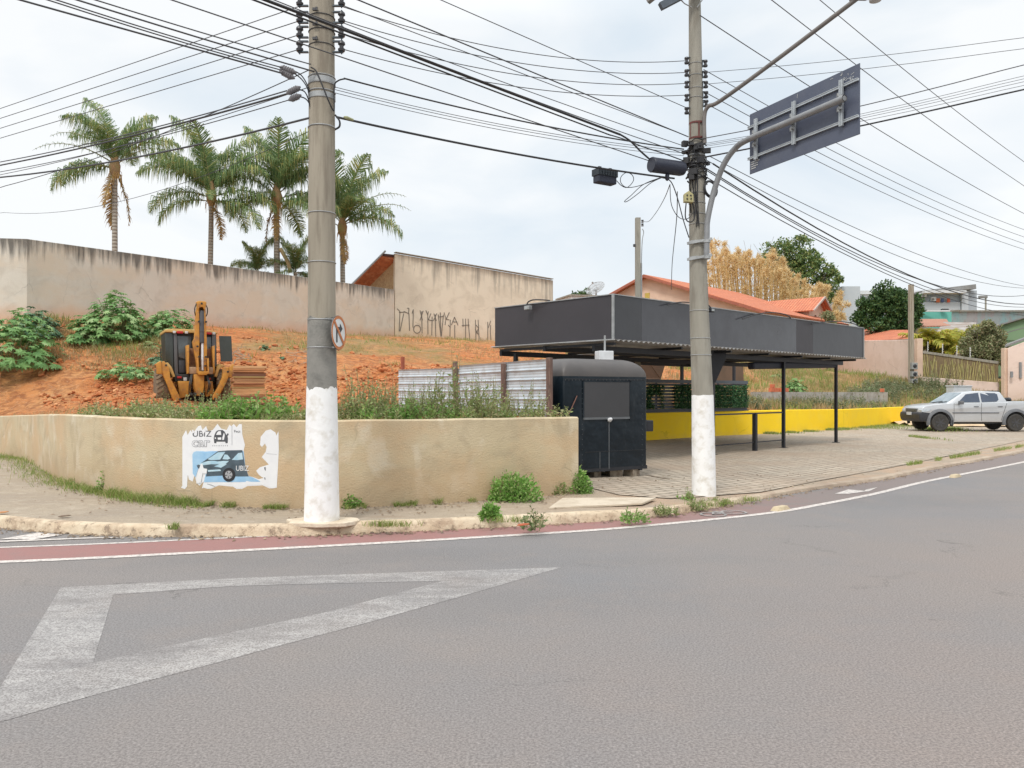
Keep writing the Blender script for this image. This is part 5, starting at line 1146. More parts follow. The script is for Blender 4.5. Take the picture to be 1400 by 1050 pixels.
# ================================================================ PICKUP
car = thing('pickup_truck', (X(1286, 33.9), 34.78, .07), 'silver double cab pickup truck parked on the block paving at the yellow wall end', 'pickup truck', rz=math.pi)
def paintm(name, c, r_=.3, met=.55):
    m, t, b = newmat(name); v = pos(t, obj=True); col = mixc(t, rng(t, noi(t, v, 3, 6), .4, .7, 0, .35), c, tuple(q*.8 for q in c)); t.links.new(col, b.inputs['Base Color']); b.inputs['Roughness'].default_value = r_; b.inputs['Metallic'].default_value = met; b.inputs['Coat Weight'].default_value = .4; return m
silver = paintm('silver_paint', (.57, .585, .60), .30, .45); trim = mk('grey_flare_plastic', (.11, .115, .125), (.14, .145, .155), 8, rough=.55); blackp = mk('bumper_black', (.02, .022, .025), (.035, .035, .04), 8, rough=.5)
glass = mk('tinted_glass', (.035, .055, .09), (.05, .07, .11), 3, rough=.12, spec=.8); wglass = mk('windscreen_glass', (.28, .33, .36), (.20, .25, .28), 3, rough=.15, spec=.8); rub = mk('tyre_rubber', (.035, .034, .033), (.06, .055, .048), 9, rough=.85); lampm = mk('headlamp_lens', (.55, .60, .64), (.40, .45, .5), 20, rough=.15)
def arch(cx_, r_, a0=180, a1=0, n=10, cz=.40): return [(cx_+r_*math.cos(R(a0+(a1-a0)*i/n)), cz+r_*math.sin(R(a0+(a1-a0)*i/n))) for i in range(n+1)]
outl = [(.95, .46), (1.00, .55), (1.00, .80), (.965, .93), (.88, 1.03), (.70, 1.09), (.3, 1.15), (-.1, 1.19), (-.62, 1.22), (-1.8, 1.235), (-2.88, 1.26), (-2.93, 1.29), (-4.33, 1.30), (-4.38, 1.2), (-4.40, .75), (-4.36, .58), (-3.78, .50)]+arch(-3.25, .47)+[(-2.68, .40), (-.60, .40)]+arch(0, .47)+[(.56, .46)]
sh = lambda q: (q[0] if q[0] < .50 else .50+(q[0]-.50)*.62, q[1])
outl = [sh(q) for q in outl]; mb = MB(); mb.prism(outl, (0, -.84, 0), (1, 0, 0), (0, 0, 1), (0, 1.68, 0)); mb.build('body', silver, car, 40, local=True, bevel=.045)
mb = MB(); hb_, ht_ = .80, .63
cv = [(-.28, -.72, 1.17), (-.28, .72, 1.17), (-.62, hb_, 1.20), (-.62, -hb_, 1.20), (-2.94, hb_, 1.24), (-2.94, -hb_, 1.24), (-1.10, ht_, 1.685), (-1.10, -ht_, 1.685), (-1.75, ht_, 1.745), (-1.75, -ht_, 1.745), (-2.70, ht_, 1.70), (-2.70, -ht_, 1.70)]
cf = [(0, 1, 6, 7), (1, 2, 6), (2, 4, 10, 8, 6), (7, 9, 11, 5, 3), (0, 7, 3), (6, 8, 9, 7), (8, 10, 11, 9), (10, 4, 5, 11), (0, 3, 5, 4, 2, 1)]
mb.add(cv, cf); mb.build('cab', silver, car, 40, local=True, bevel=.04)
def sy(z, s=1, off=.012): return s*(hb_+(ht_-hb_)*(z-1.22)/(1.70-1.22)+off)
for s in (1, -1):
    for nm, q in (('side_window', [(-.80, 1.25), (-1.20, 1.60), (-1.74, 1.665), (-1.74, 1.26)]), ('side_window', [(-1.82, 1.26), (-1.82, 1.665), (-2.45, 1.645), (-2.55, 1.60), (-2.56, 1.36), (-2.46, 1.28)])):
        mb = MB(); a = [(x_, sy(z_, s), z_) for x_, z_ in q]; b_ = [(x_, sy(z_, s, -.02), z_) for x_, z_ in q]; n = len(q); mb.add(a+b_, [tuple(range(n)), tuple(range(2*n-1, n-1, -1))]+[(i, (i+1) % n, (i+1) % n+n, i+n) for i in range(n)]); mb.build(nm, glass, car, local=True, tri=True)
mb = MB(); mb.add([(-.345, -.66, 1.235), (-.345, .66, 1.235), (-1.03, .58, 1.668), (-1.03, -.58, 1.668), (-.40, -.66, 1.20), (-.40, .66, 1.20), (-1.09, .58, 1.64), (-1.09, -.58, 1.64)], [(0, 1, 2, 3), (7, 6, 5, 4), (0, 4, 5, 1), (1, 5, 6, 2), (2, 6, 7, 3), (3, 7, 4, 0)]); mb.build('windscreen', wglass, car, local=True)
mb = MB(); mb.beam((-.33, -.45, 1.225), (-.42, .25, 1.30), .02, .02); mb.beam((-.33, .1, 1.225), (-.42, .6, 1.29), .02, .02); build_each(mb, 'wiper', blackp, None) if False else mb.build('wipers', blackp, car, local=True)
for s in (1, -1):
    mb = MB(); mb.box((-.82, s*.98, 1.24), (.16, .20, .15)); mb.box((-.80, s*.86, 1.20), (.06, .1, .05)); mb.build('mirror', trim, car, 50, local=True, bevel=.03)
    mb = MB(); mb.box((-1.53, s*.855, .80), (2.0, .02, .045)); mb.build('side_moulding', trim, car, local=True, bevel=.006)
    for x_ in (-.60, -1.78, -2.62):
        mb = MB(); mb.beam((x_, s*.842, .46), (x_+.0 if x_ > -2 else x_-.25, s*.842, 1.22), .012, .008, up=(0, 1, 0)); mb.build('door_seam', blackp, car, local=True)
    for x_ in (-1.55, -2.58): mb = MB(); mb.box((x_, s*.86, 1.07), (.20, .03, .035)); mb.build('door_handle', trim, car, local=True, bevel=.01)
    for cx_ in (0, -3.25):
        mb = MB(); vs = []; n = 20
        for i in range(n+1):
            a = math.pi*(-.08+1.16*i/n)
            for rr, yy in ((.46, .80), (.46, .90), (.56, .885), (.585, .85), (.585, .80)): vs.append((cx_+rr*math.cos(a), s*yy, .40+rr*math.sin(a)*.98))
        mb.add(vs, [(i*5+k, (i+1)*5+k, (i+1)*5+k+1, i*5+k+1) for i in range(n) for k in range(4)]); mb.build('fender_flare', trim, car, 50, local=True)
        wl = bpy.data.objects.new('wheel', None); C.objects.link(wl); wl.parent = car; wl.location = (cx_, s*.76, .375); wl.empty_display_size = .1
        mb = MB(); mb.lathe([(.21, -.11), (.33, -.125), (.366, -.10), (.375, -.05), (.375, .05), (.366, .10), (.33, .125), (.21, .11)], (0, 0, 0), (0, s, 0), 36); mb.build('tyre', rub, wl, 40, local=True)
        mb = MB(); mb.lathe([(.05, -.1), (.20, -.09), (.222, .10), (.212, .115), (.19, .06), (.05, .05)], (0, 0, 0), (0, s, 0), 30)
        mb.build('rim', mk('rim_dark', (.05, .05, .055), rough=.45, metal=.4), wl, 40, local=True)
        mb = MB()
        for k in range(6): a = k*math.pi/3+.2; mb.beam((.03*math.cos(a), s*.095, .03*math.sin(a)), (.205*math.cos(a), s*.10, .205*math.sin(a)), .05, .03, up=(0, 1, 0))
        mb.lathe([(.05, .08), (.05, .125), (.02, .13)], (0, 0, 0), (0, s, 0), 14); mb.build('spokes', mk('spoke_grey', (.085, .085, .09), rough=.4, metal=.5), wl, local=True)
    mb = MB(); mb.prism([sh(q) for q in [(.38, .97), (.86, .985), (.99, .93), (.985, .86), (.92, .83), (.46, .86)]], (0, s*.855, 0), (1, 0, 0), (0, 0, 1), (0, -s*.24, 0)); mb.build('headlight', lampm, car, local=True, bevel=.012)
mb = MB(); mb.prism([sh(q) for q in [(.96, .40), (1.10, .50), (1.16, .66), (1.12, .80), (1.0, .84), (.42, .80), (.50, .62), (.60, .46)]], (0, -.86, 0), (1, 0, 0), (0, 0, 1), (0, 1.72, 0)); mb.build('bumper', blackp, car, 40, local=True, bevel=.04)
mb = MB(); mb.box((.80, 0, .90), (.06, .95, .16)); mb.box((.83, 0, .93), (.03, .9, .025)); mb.box((.83, 0, .87), (.03, .9, .025)); mb.build('grille', mk('grille_grey', (.10, .105, .11), rough=.4), car, local=True, bevel=.008)
mb = MB(); mb.box((.915, 0, .76), (.02, .40, .13)); mb.build('number_plate', mk('plate_grey', (.55, .56, .57)), car, local=True)
mb = MB(); mb.box((-1.62, 0, .42), (3.0, 1.2, .22)); mb.box((-3.25, 0, .42), (.3, 1.3, .12)); mb.box((0, 0, .42), (.3, 1.3, .12)); mb.build('chassis', blackp, car, local=True)
for cx_ in (0, -3.25): mb = MB(); mb.box((cx_, 0, .62), (.9, 1.38, .36)); mb.build('wheel_well', blackp, car, local=True)
mb = MB(); mb.box((-3.62, 0, 1.29), (1.32, 1.46, .03)); mb.build('bed_cover', blackp, car, local=True)  # flat black inset painted for the shaded inside of the open bed
mb = MB(); mb.lathe([(.0, -.2), (.09, -.17), (.10, .1), (.04, .2)], (-3.15, .45, 1.36), (0, 1, 0), 12); mb.build('cargo_roll', blackp, car, 40, local=True)
mb = MB(); mb.box((-2.72, 0, 1.735), (.12, .9, .04)); mb.build('roof_lamp', blackp, car, local=True, bevel=.01)
mb = MB(); mb.box((-.5, .80, .36), (.03, .22, .26)); mb.build('mud_flap', blackp, car, local=True)

# ================================================================ BACKHOE LOADER
BX, BY = X(262, 27), 27.0; BZ = 1.22
bh = thing('backhoe_loader', (BX, BY, BZ), 'yellow-orange backhoe loader seen from behind with its boom folded up', 'backhoe loader', rz=R(29))
org = mk('machine_orange', (.56, .27, .04), (.44, .19, .03), 5, rough=.55, c3=(.30, .15, .06), s3=6); orl = mk('machine_yellow', (.60, .39, .13), (.50, .31, .10), 5, rough=.55); rusty = mk('rusty_steel', (.30, .14, .07), (.16, .09, .055), 6, rough=.8, c3=(.40, .22, .11), s3=9); dkm = mk('machine_black', (.02, .022, .02), (.035, .035, .032), 8, rough=.55); grn = mk('dark_green_glass', (.030, .038, .030), (.04, .048, .04), 3, rough=.22, spec=.7)
redl = mk('red_tail_lens', (.50, .02, .02), rough=.3); whl = mk('white_lamp_lens', (.65, .67, .68), rough=.3); rod = mk('chrome_rod', (.80, .81, .83), rough=.25, metal=.3); muddy = mk('muddy_tyre', (.13, .10, .07), (.25, .18, .11), 8, rough=.95)
def bq(zx, zy): return ((zx/6.564-62)*.025, (154-zy/6.564)*.025)
def bbox(name, x0, y0, x1, y1, ya, yb, mat, bev=.02, par=None):
    a = bq(x0, y0); b_ = bq(x1, y1); mb = MB(); mb.box(((a[0]+b_[0])/2, (ya+yb)/2, (a[1]+b_[1])/2), (b_[0]-a[0], yb-ya, a[1]-b_[1])); return mb.build(name, mat, par or bh, 40, local=True, bevel=bev)
def bprism(name, pts, ya, yb, mat, bev=.015, par=None):
    mb = MB(); mb.prism([bq(*p) for p in pts], (0, ya, 0), (1, 0, 0), (0, 0, 1), (0, yb-ya, 0)); return mb.build(name, mat, par or bh, 40, local=True, bevel=bev)
# cab: dark posts with glass, orange roof rim
bprism('cab', [(192, 330), (262, 325), (620, 325), (628, 690), (590, 715), (262, 715), (205, 610)], .1, 1.7, dkm, .03)
bprism('roof', [(186, 330), (186, 318), (260, 308), (560, 312), (628, 330), (628, 342), (186, 342)], -.02, 1.85, orl, .02)
bprism('side_glass', [(190, 345), (252, 345), (258, 690), (250, 700), (215, 600), (192, 590)], .06, .10, grn, .004)
bprism('rear_window', [(285, 372), (405, 372), (405, 570), (352, 575), (300, 560)], .06, .10, mk('cab_glass', (.10, .12, .125), (.06, .07, .075), 2, rough=.15, spec=.7), .004)
bprism('rear_window', [(515, 372), (575, 372), (580, 560), (515, 560)], .06, .10, mk('cab_glass2', (.10, .12, .125), (.06, .07, .075), 2, rough=.15, spec=.7), .004)
bprism('cab_pillar', [(258, 345), (284, 345), (296, 715), (268, 715)], .02, .10, mk('grey_pillar', (.11, .115, .12), rough=.45), .006); bprism('cab_pillar', [(580, 345), (612, 345), (616, 640), (588, 640)], .02, .10, mk('grey_pillar2', (.13, .135, .14), rough=.45), .006)
bprism('lower_panel', [(300, 590), (352, 590), (352, 700), (304, 700)], .04, .10, mk('grey_panel', (.05, .055, .065), rough=.4), .01)
mb = MB(); a = bq(630, 355); b_ = bq(735, 590); mb.prism([(0, -(a[1]-b_[1])*.02), (b_[0]-a[0], -.02), (b_[0]-a[0]+.04, -(a[1]-b_[1])), (.06, -(a[1]-b_[1])*1.02)], (a[0]+.03, -.05, a[1]), (1, -.15, 0), (0, 0, 1), (0, .03, 0)); mb.build('door', grn, bh, local=True, bevel=.008)
for x0, x1, mt_ in ((250, 274, whl), (284, 334, redl), (350, 376, whl), (523, 574, redl), (582, 606, whl)): bbox('work_lamp', x0, 329, x1, 350, -.06, .02, mt_, .008)
# chassis, lower frame
bbox('rear_frame', 262, 712, 606, 780, -.05, .5, dkm, .02)
for x0, x1, y0, y1, mt_ in ((283, 322, 732, 750, redl), (534, 568, 742, 760, redl), (337, 366, 742, 772, whl)): bbox('tail_lamp', x0, y0, x1, y1, -.09, -.05, mt_, .008)
bprism('side_box', [(285, 775), (400, 775), (395, 905), (300, 930)], -.25, .2, org); bprism('side_box', [(500, 775), (575, 775), (592, 900), (520, 915)], -.25, .2, org)
bprism('swing_tower', [(408, 715), (495, 715), (492, 830), (478, 905), (430, 905), (412, 830)], -.55, -.2, org)
for x_ in (382, 415, 470): mb = MB(); q = bq(x_, 890); mb.lathe([(.05, -.2), (.06, -.1), (.045, .1)], (q[0], -.6, q[1]), (0, -1, 0), 10); mb.build('hose_end', dkm, bh, 40, local=True)
bbox('axle', 150, 880, 700, 960, .2, .6, dkm, .03)
# boom: two side plates, cylinder, rod, top linkage
bprism('boom', [(424, 180), (440, 80), (452, 95), (455, 440), (440, 700), (405, 480), (398, 430), (412, 400), (420, 300)], -.55, -.35, org, .012)
bprism('boom', [(490, 90), (505, 130), (512, 300), (518, 480), (512, 690), (492, 690)], -.55, -.35, org, .012)
bprism('boom_web', [(440, 120), (500, 120), (500, 700), (450, 700)], -.36, -.30, mk('boom_web_orange', (.36, .18, .04), (.28, .13, .03), 5, rough=.6), .006)
bprism('boom_head', [(428, 75), (445, 68), (500, 68), (512, 80), (505, 120), (495, 150), (480, 120), (455, 125), (440, 150)], -.62, -.30, org, .02)
a, b_ = bq(475, 150), bq(475, 440); mb = MB(); mb.lathe([(.06, 0), (.085, .02), (.085, a[1]-b_[1]-.03), (.07, a[1]-b_[1])], (b_[0], -.50, b_[1]), (0, 0, 1), 16); mb.torus((b_[0], -.5, bq(0, 335)[1]), (0, 0, 1), .087, .012, 16, 5); cyl_ = mb.build('hydraulic_cylinder', mk('cylinder_dark', (.07, .07, .075), rough=.45), bh, 40, local=True)
a, b_ = bq(480, 440), bq(480, 680); mb = MB(); mb.cyl((a[0], -.50, a[1]), (b_[0], -.52, b_[1]), .045, n=14); mb.build('cylinder_rod', rod, bh, 40, local=True)
for s in (-1, 1):
    c0 = bq(468+s*30, 75); c1_ = bq(468+s*52, 130); c2 = bq(468+s*50, 180); c3 = bq(468+s*40, 200); mb = MB(); mb.tube(catmull([(c0[0], -.5, c0[1]), (c1_[0], -.55, c1_[1]), (c2[0], -.52, c2[1]), (c3[0], -.45, c3[1])], 5), .018, 6); mb.build('hose', dkm, bh, 60, local=True)
# bucket folded under the dipper
bu = bprism('bucket', [(352, 470), (375, 480), (430, 485), (512, 485), (560, 480), (583, 460), (580, 690), (565, 712), (375, 712), (358, 690)], -.15, .0, rusty, .02)
for x0, x1 in ((348, 372), (563, 585)): bprism('bucket_side', [(x0, 462), (x1, 455), (x1-2, 700), (x0+10, 712)], -.50, -.12, org, .012, bu)
bprism('bucket_floor', [(362, 650), (575, 650), (570, 712), (372, 712)], -.48, -.14, mk('worn_steel', (.42, .30, .19), (.30, .19, .11), 6, rough=.7), .02, bu)
bprism('bucket_link', [(428, 575), (440, 570), (446, 690), (520, 690), (514, 575), (526, 572), (530, 705), (505, 722), (445, 722), (430, 705)], -.72, -.45, org, .012)
for k, (x0_, x1_, y1_) in enumerate(((392, 372, 900), (400, 388, 880), (508, 520, 890), (515, 535, 870))):
    p0, p1, p2_ = bq(x0_, 705), bq((x0_+x1_)/2+(-14 if k < 2 else 14), 800), bq(x1_, y1_); mb = MB(); mb.tube(catmull([(p0[0], -.42, p0[1]), (p1[0], -.66, p1[1]), (p2_[0], -.42, p2_[1])], 5), .02, 6); mb.build('hose', dkm, bh, 60, local=True)
for x_, y_ in ((450, 560), (505, 560), (448, 250), (506, 250), (470, 90), (436, 470), (500, 640), (180, 640), (690, 690), (290, 935), (580, 930)):
    p0 = bq(x_, y_); mb = MB(); mb.lathe([(.035, 0), (.035, .03), (.015, .035)], (p0[0], -.60, p0[1]), (0, -1, 0), 10); mb.build('pin', dkm, bh, 40, local=True)
# stabilisers
for pts, cyl2 in (([(150, 608), (168, 605), (206, 665), (216, 750), (285, 900), (300, 948), (250, 962), (232, 925), (180, 780), (150, 715), (112, 706), (122, 645)], None), ([(655, 648), (695, 648), (704, 715), (680, 785), (630, 880), (596, 940), (566, 940), (563, 905), (607, 830), (645, 740)], 1)):
    bprism('stabiliser_leg', pts, -.62, -.38, org, .02)
bprism('stabiliser_cylinder', [(735, 618), (752, 628), (725, 745), (690, 735), (705, 650)], -.6, -.42, org, .02); bprism('stabiliser_cylinder', [(104, 625), (140, 600), (150, 720), (108, 715)], -.66, -.40, org, .02)
for pts in ([(165, 620), (205, 612), (235, 650), (265, 735), (245, 745), (215, 660), (185, 640)], [(690, 635), (640, 615), (615, 640), (590, 730), (612, 738), (635, 665), (655, 645)]): bprism('fender', pts, -.25, 1.3, orl, .015)
# wheels
for s, xc in ((-1, bq(168, 0)[0]), (1, bq(668, 0)[0])):
    mb = MB(); mb.lathe([(.35, -.2), (.58, -.22), (.64, -.18), (.66, -.1), (.66, .1), (.64, .18), (.58, .22), (.35, .2)], (xc, .25, .64), (1, 0, 0), 40)
    for k in range(26):
        a = k*2*math.pi/26
        for sd_ in (-1, 1):
            a2_ = a+(.12 if sd_ > 0 else 0); p0 = Vector((xc, .25+.665*math.cos(a2_), .64+.665*math.sin(a2_))); p1 = Vector((xc+sd_*.21, .25+.63*math.cos(a2_+.22), .64+.63*math.sin(a2_+.22)))
            mb.beam(p0, p1, .05, .06, up=(0, math.cos(a2_), math.sin(a2_)))
    wl = mb.build('rear_wheel', muddy, bh, 40, local=True); mb = MB(); mb.lathe([(.05, -.18), (.36, -.16), (.36, .16), (.05, .18)], (xc, .25, .64), (1, 0, 0), 24); mb.build('hub', orl, wl, 40, local=True)
for s in (-1, 1):
    mb = MB(); mb.lathe([(.2, -.14), (.40, -.15), (.44, -.08), (.44, .08), (.40, .15), (.2, .14)], (s*.95, 2.5, .44), (1, 0, 0), 28); mb.build('front_wheel', muddy, bh, 40, local=True)
    mb = MB(); mb.beam((s*.75, 1.6, 1.3), (s*.75, 3.4, .5), .14, .2); mb.build('loader_arm', org, bh, local=True)
mb = MB(); mb.box((0, 2.4, .95), (.8, 1.6, .7)); mb.build('bonnet', org, bh, 40, local=True, bevel=.06)
mb = MB(); mb.prism([(0, 0), (.9, .05), (.8, .25), (.3, .45), (.25, .8), (.05, .85)], (-1.36, 3.3, .1), (0, 1, 0), (0, 0, 1), (2.72, 0, 0)); mb.build('front_bucket', mk('bucket_grey', (.14, .13, .12), (.22, .16, .11), 6, rough=.7), bh, local=True)
mb = MB(); c0 = bq(160, 510); c1_ = bq(160, 600); mb.tube([(c0[0], .3, c0[1]), (c1_[0], .3, c1_[1]-.1)], .018, 6); mb.box((c0[0], .3, c0[1]+.02), (.04, .04, .16)); mb.build('mirror_stalk', dkm, bh, local=True)
# ================================================================ BACKGROUND BUILDINGS
def hill(px, py, d0=18, d1=75):
    """point of the hillside seen at a pixel"""
    d = d0
    while d < d1:
        p = P(px, py, d)
        if p.z <= th0(p.x, p.y): return Vector((p.x, p.y, th0(p.x, p.y)))
        d += .15
    p = P(px, py, d1); return Vector((p.x, p.y, th0(p.x, p.y)))
peach = mk('peach_render', (.72, .54, .42), (.66, .49, .38), 1.5, rough=.9, obj=False, c3=(.60, .43, .33), s3=.8)
def tilemat(name, c1, c2, c3, direction, period=.24, rows=.38):
    m, t, b = newmat(name); g = t.nodes.new('ShaderNodeUVMap'); g.uv_map = 'UVMap'; sp = t.nodes.new('ShaderNodeSeparateXYZ'); t.links.new(g.outputs[0], sp.inputs[0])
    wv = mth(t, 'ABSOLUTE', mth(t, 'SINE', mth(t, 'MULTIPLY', sp.outputs[0], math.pi/period)))
    fr = mth(t, 'FRACT', mth(t, 'MULTIPLY', sp.outputs[1], 1/rows))
    col = mixc(t, rng(t, noi(t, g.outputs[0], 1.3, 5), .35, .65), c1, c2); col = mixc(t, rng(t, noi(t, g.outputs[0], 4, 5), .55, .7, 0, .6), col, c3)
    col = mixc(t, rng(t, wv, 0, .35, .7, 0), col, tuple(q*.3 for q in c1)); col = mixc(t, rng(t, fr, .0, .14, .4, 0), col, tuple(q*.35 for q in c1))
    t.links.new(col, b.inputs['Base Color']); bump(t, b, mth(t, 'ADD', wv, fr), .06); return m
tile = tilemat('clay_tiles', (.66, .22, .11), (.54, .17, .09), (.70, .36, .22), 0); tile2 = tilemat('weathered_tiles', (.50, .24, .16), (.42, .20, .13), (.40, .30, .24), 0)
def roofplane(name, a, b_, c_, d_, mat, parent, th_=.10):
    """a-b ridge, d-c eave; UV u along the ridge, v down the slope, real thickness"""
    a, b_, c_, d_ = [Vector(q) for q in (a, b_, c_, d_)]; n = (b_-a).cross(d_-a).normalized(); n = n if n.z > 0 else -n; dn = -n*th_
    M_ = worldm(parent).inverted(); vs = [a, b_, c_, d_, a+dn, b_+dn, c_+dn, d_+dn]
    me = bpy.data.meshes.new(name); me.from_pydata([tuple(M_@q) for q in vs], [], [(0, 1, 2, 3), (7, 6, 5, 4), (0, 4, 5, 1), (1, 5, 6, 2), (2, 6, 7, 3), (3, 7, 4, 0)]); me.materials.append(mat); uvl = me.uv_layers.new(name='UVMap')
    ux = (b_-a).normalized(); vy = (d_-a)-ux*(d_-a).dot(ux); vy.normalize()
    for l in me.loops: q = vs[l.vertex_index]-a; uvl.data[l.index].uv = (q.dot(ux), q.dot(vy))
    o = bpy.data.objects.new(name, me); C.objects.link(o); o.parent = parent; return o
# --- pink house with the big gable
A = Vector((X(880, 61), 61, Z(375, 61))); gd = Vector((.70, -.71, 0)); rdv = Vector((.69, .72, 0)); W_ = 10.1; drop = 3.55
h1 = thing('pink_house', (A.x, A.y, 4), 'peach gabled house with orange tiled roof rising behind the canopy', 'house')
eR = A+gd*W_-Vector((0, 0, drop)); eL = A-gd*W_-Vector((0, 0, drop)); LN = 15
roofplane('roof_slope', A, A+rdv*LN, eR+rdv*LN, eR, tile, h1); roofplane('roof_slope', A, A+rdv*LN, eL+rdv*LN, eL, tile, h1)
mb = MB(); w_ = W_-.5; k_ = drop/W_
mb.prism([(-w_, -10), (w_, -10), (w_, -w_*k_-.12), (0, -.14), (-w_, -w_*k_-.12)], A+rdv*.6, gd, (0, 0, 1), rdv*11); mb.build('walls', peach, h1)
brn = mk('verge_board', (.38, .13, .08), (.30, .10, .07), 4)
mb = MB(); mb.beam(A+Vector((0, 0, -.14)), eR+Vector((0, 0, -.14)), .08, .18); mb.beam(A+Vector((0, 0, -.14)), eL+Vector((0, 0, -.14)), .08, .18); mb.build('verge_board', brn, h1)
for px, mt_, nm in ((885, mk('yellow_shutter', (.55, .42, .10)), 'window'), (931, mk('wall_lamp', (.2, .2, .2)), 'wall_lamp')):
    q = hit(px, 405 if nm == 'window' else 404, A+rdv*.58, rdv); s_ = (.42, .06, .5) if nm == 'window' else (.12, .1, .2); mb = MB(); mb.box(q, s_, rz=math.atan2(gd.y, gd.x)); mb.build(nm, mt_, h1)
# --- smaller roof
A = Vector((X(1128, 63), 63, Z(405.5, 63))); rd2 = Vector((-.75, .66, 0)); fr2 = Vector((-.66, -.75, 0)); L2 = 6.9
h2 = thing('small_house', (A.x, A.y, 4), 'small peach outbuilding with orange tiled gable roof beside the dry bamboo', 'house')
B = A+rd2*L2; wf, dp = 2.4, 1.26
roofplane('roof_slope', A, B, B+fr2*wf-Vector((0, 0, dp)), A+fr2*wf-Vector((0, 0, dp)), tile, h2, .08); roofplane('roof_slope', A, B, B-fr2*1.5-Vector((0, 0, .95)), A-fr2*1.5-Vector((0, 0, .95)), tile, h2, .08)
mb = MB(); mb.prism([(-1.2, -8), (1.85, -8), (1.85, -1.10), (0, -.14), (-1.2, -.85)], A+rd2*.6, fr2, (0, 0, 1), rd2*6.1); mb.build('walls', peach, h2)
mb = MB(); mb.beam(A+Vector((0, 0, -.05)), A+fr2*wf-Vector((0, 0, dp+.05)), .10, .14); mb.beam(A+Vector((0, 0, -.05)), A-fr2*1.5-Vector((0, 0, 1.0)), .10, .14); mb.build('verge_board', mk('pale_verge', (.50, .40, .35)), h2)
mb = MB(); q = A+rd2*.59+fr2*.5-Vector((0, 0, 1.7)); mb.lathe([(.24, 0), (.24, .03)], q, -rd2, 16); mb.build('round_window', mk('round_window_dark', (.22, .09, .06)), h2)
# --- small white shed and dish left of the gable
q = Vector((X(792, 62), 62, 5)); sh_ = thing('white_shed', q, 'far small white box of a building peeping over the canopy corner', 'building')
mb = MB(); mb.box((q.x, q.y, 5.5), (2.6, 3, 7.3), rz=.3); mb.build('walls', mk('far_white', (.66, .66, .66)), sh_); mb = MB(); mb.box((q.x, q.y, 9.2), (2.8, 3.2, .12), rz=.3); mb.build('roof', MT['concrete'], sh_)
mb = MB(); mb.box((q.x-.5, q.y-1.56, 8.3), (.5, .05, .6), rz=.3); mb.build('window', glass, sh_)
q = P(815, 396, 44); ds_ = thing('satellite_dish', q, 'grey mesh satellite dish tilted up above the canopy corner', 'satellite dish'); dax = Vector((-.45, -.55, .70)).normalized()
def dishpt(r_, a): t_ = dax.orthogonal().normalized(); u_ = dax.cross(t_); return q+(t_*math.cos(a)+u_*math.sin(a))*r_+dax*(r_*r_*.38)
mb = MB()
for k in range(14): mb.tube([dishpt(.55*j/4, 2*math.pi*k/14) for j in range(5)], .010, 4)
for rr in (.18, .36, .55): mb.tube([dishpt(rr, 2*math.pi*k/28) for k in range(29)], .010, 4)
mb.build('mesh_ribs', MT['galv'], ds_)
mb = MB(); vs = [dishpt(.55*j/4, 2*math.pi*k/28) for j in range(5) for k in range(28)]; mb.add(vs, [(j*28+k, j*28+(k+1) % 28, (j+1)*28+(k+1) % 28, (j+1)*28+k) for j in range(4) for k in range(28)])
mm_, t, b = newmat('dish_mesh'); tr_ = t.nodes.new('ShaderNodeBsdfTransparent'); mx = t.nodes.new('ShaderNodeMixShader'); mx.inputs[0].default_value = .35; b.inputs['Base Color'].default_value = (.3, .3, .3, 1); t.links.new(tr_.outputs[0], mx.inputs[1]); t.links.new(b.outputs[0], mx.inputs[2]); t.links.new(mx.outputs[0], t.nodes['Material Output'].inputs[0])
mb.build('mesh_bowl', mm_, ds_)
mb = MB(); mb.lathe([(.04, -.05), (.05, .05)], q+dax*.5, dax, 8); [mb.tube([dishpt(.55, a), q+dax*.5], .01, 4) for a in (0, 2.1, 4.2)]; mb.build('feed', MT['galv'], ds_)
mb = MB(); mb.tube([q, (q.x, q.y, q.z-.35), (q.x, q.y, 4)], .05, 8); mb.build('mast', MT['galv'], ds_)
# --- pink wall, pillar, bamboo fence
zt = Z(464.5, 50.5)
wall2('pink_wall', [(X(1118, 66), 66, 1.5, Z(466.5, 66)), (X(1250, 50.5), 50.5, .9, zt)], .2, MT['pinkwall'], 'tall pale pink wall with scuffs left of the bamboo fence', 'wall', step=.7)
mb = MB(); mb.box((X(1256, 50), 50, 3.1), (.36, .36, Z(463, 50)*2-6.2)); o = mb.build('wall_pillar', peach, loc=(X(1256, 50), 50, 2.1), bevel=.02); tag(o, 'slim pale pink pillar where the pink wall meets the bamboo fence', 'pillar')
bf = thing('bamboo_fence', (X(1310, 48), 48, 1.9), 'brown and green bamboo mat fence on a low pink base behind the pickup', 'fence')
f0, f1 = Vector((X(1259, 50), 50, 0)), Vector((X(1365, 46.5), 46.5, 0)); fz0t, fz1t, fz0b, fz1b = Z(482, 50), Z(497, 46.5), Z(515, 50), Z(523, 46.5); fdv = (f1-f0).normalized(); fnn = Vector((fdv.y, -fdv.x, 0))
wall2('low_base', [(f0.x, f0.y, .9, fz0b), (f1.x, f1.y, .9, fz1b)], .22, MT['pinkwall'], parent=bf, step=.8)
mb = MB(); mb.prism([(0, fz0b), ((f1-f0).length, fz1b), ((f1-f0).length, fz1t), (0, fz0t)], f0, fdv, (0, 0, 1), fnn*.04); mb.build('reed_mat', mk('reed_brown', (.24, .175, .095), (.15, .11, .06), 9, vscale=(3, 3, .4), c3=(.34, .28, .15), s3=2), bf)
random.seed(5); mb = MB()
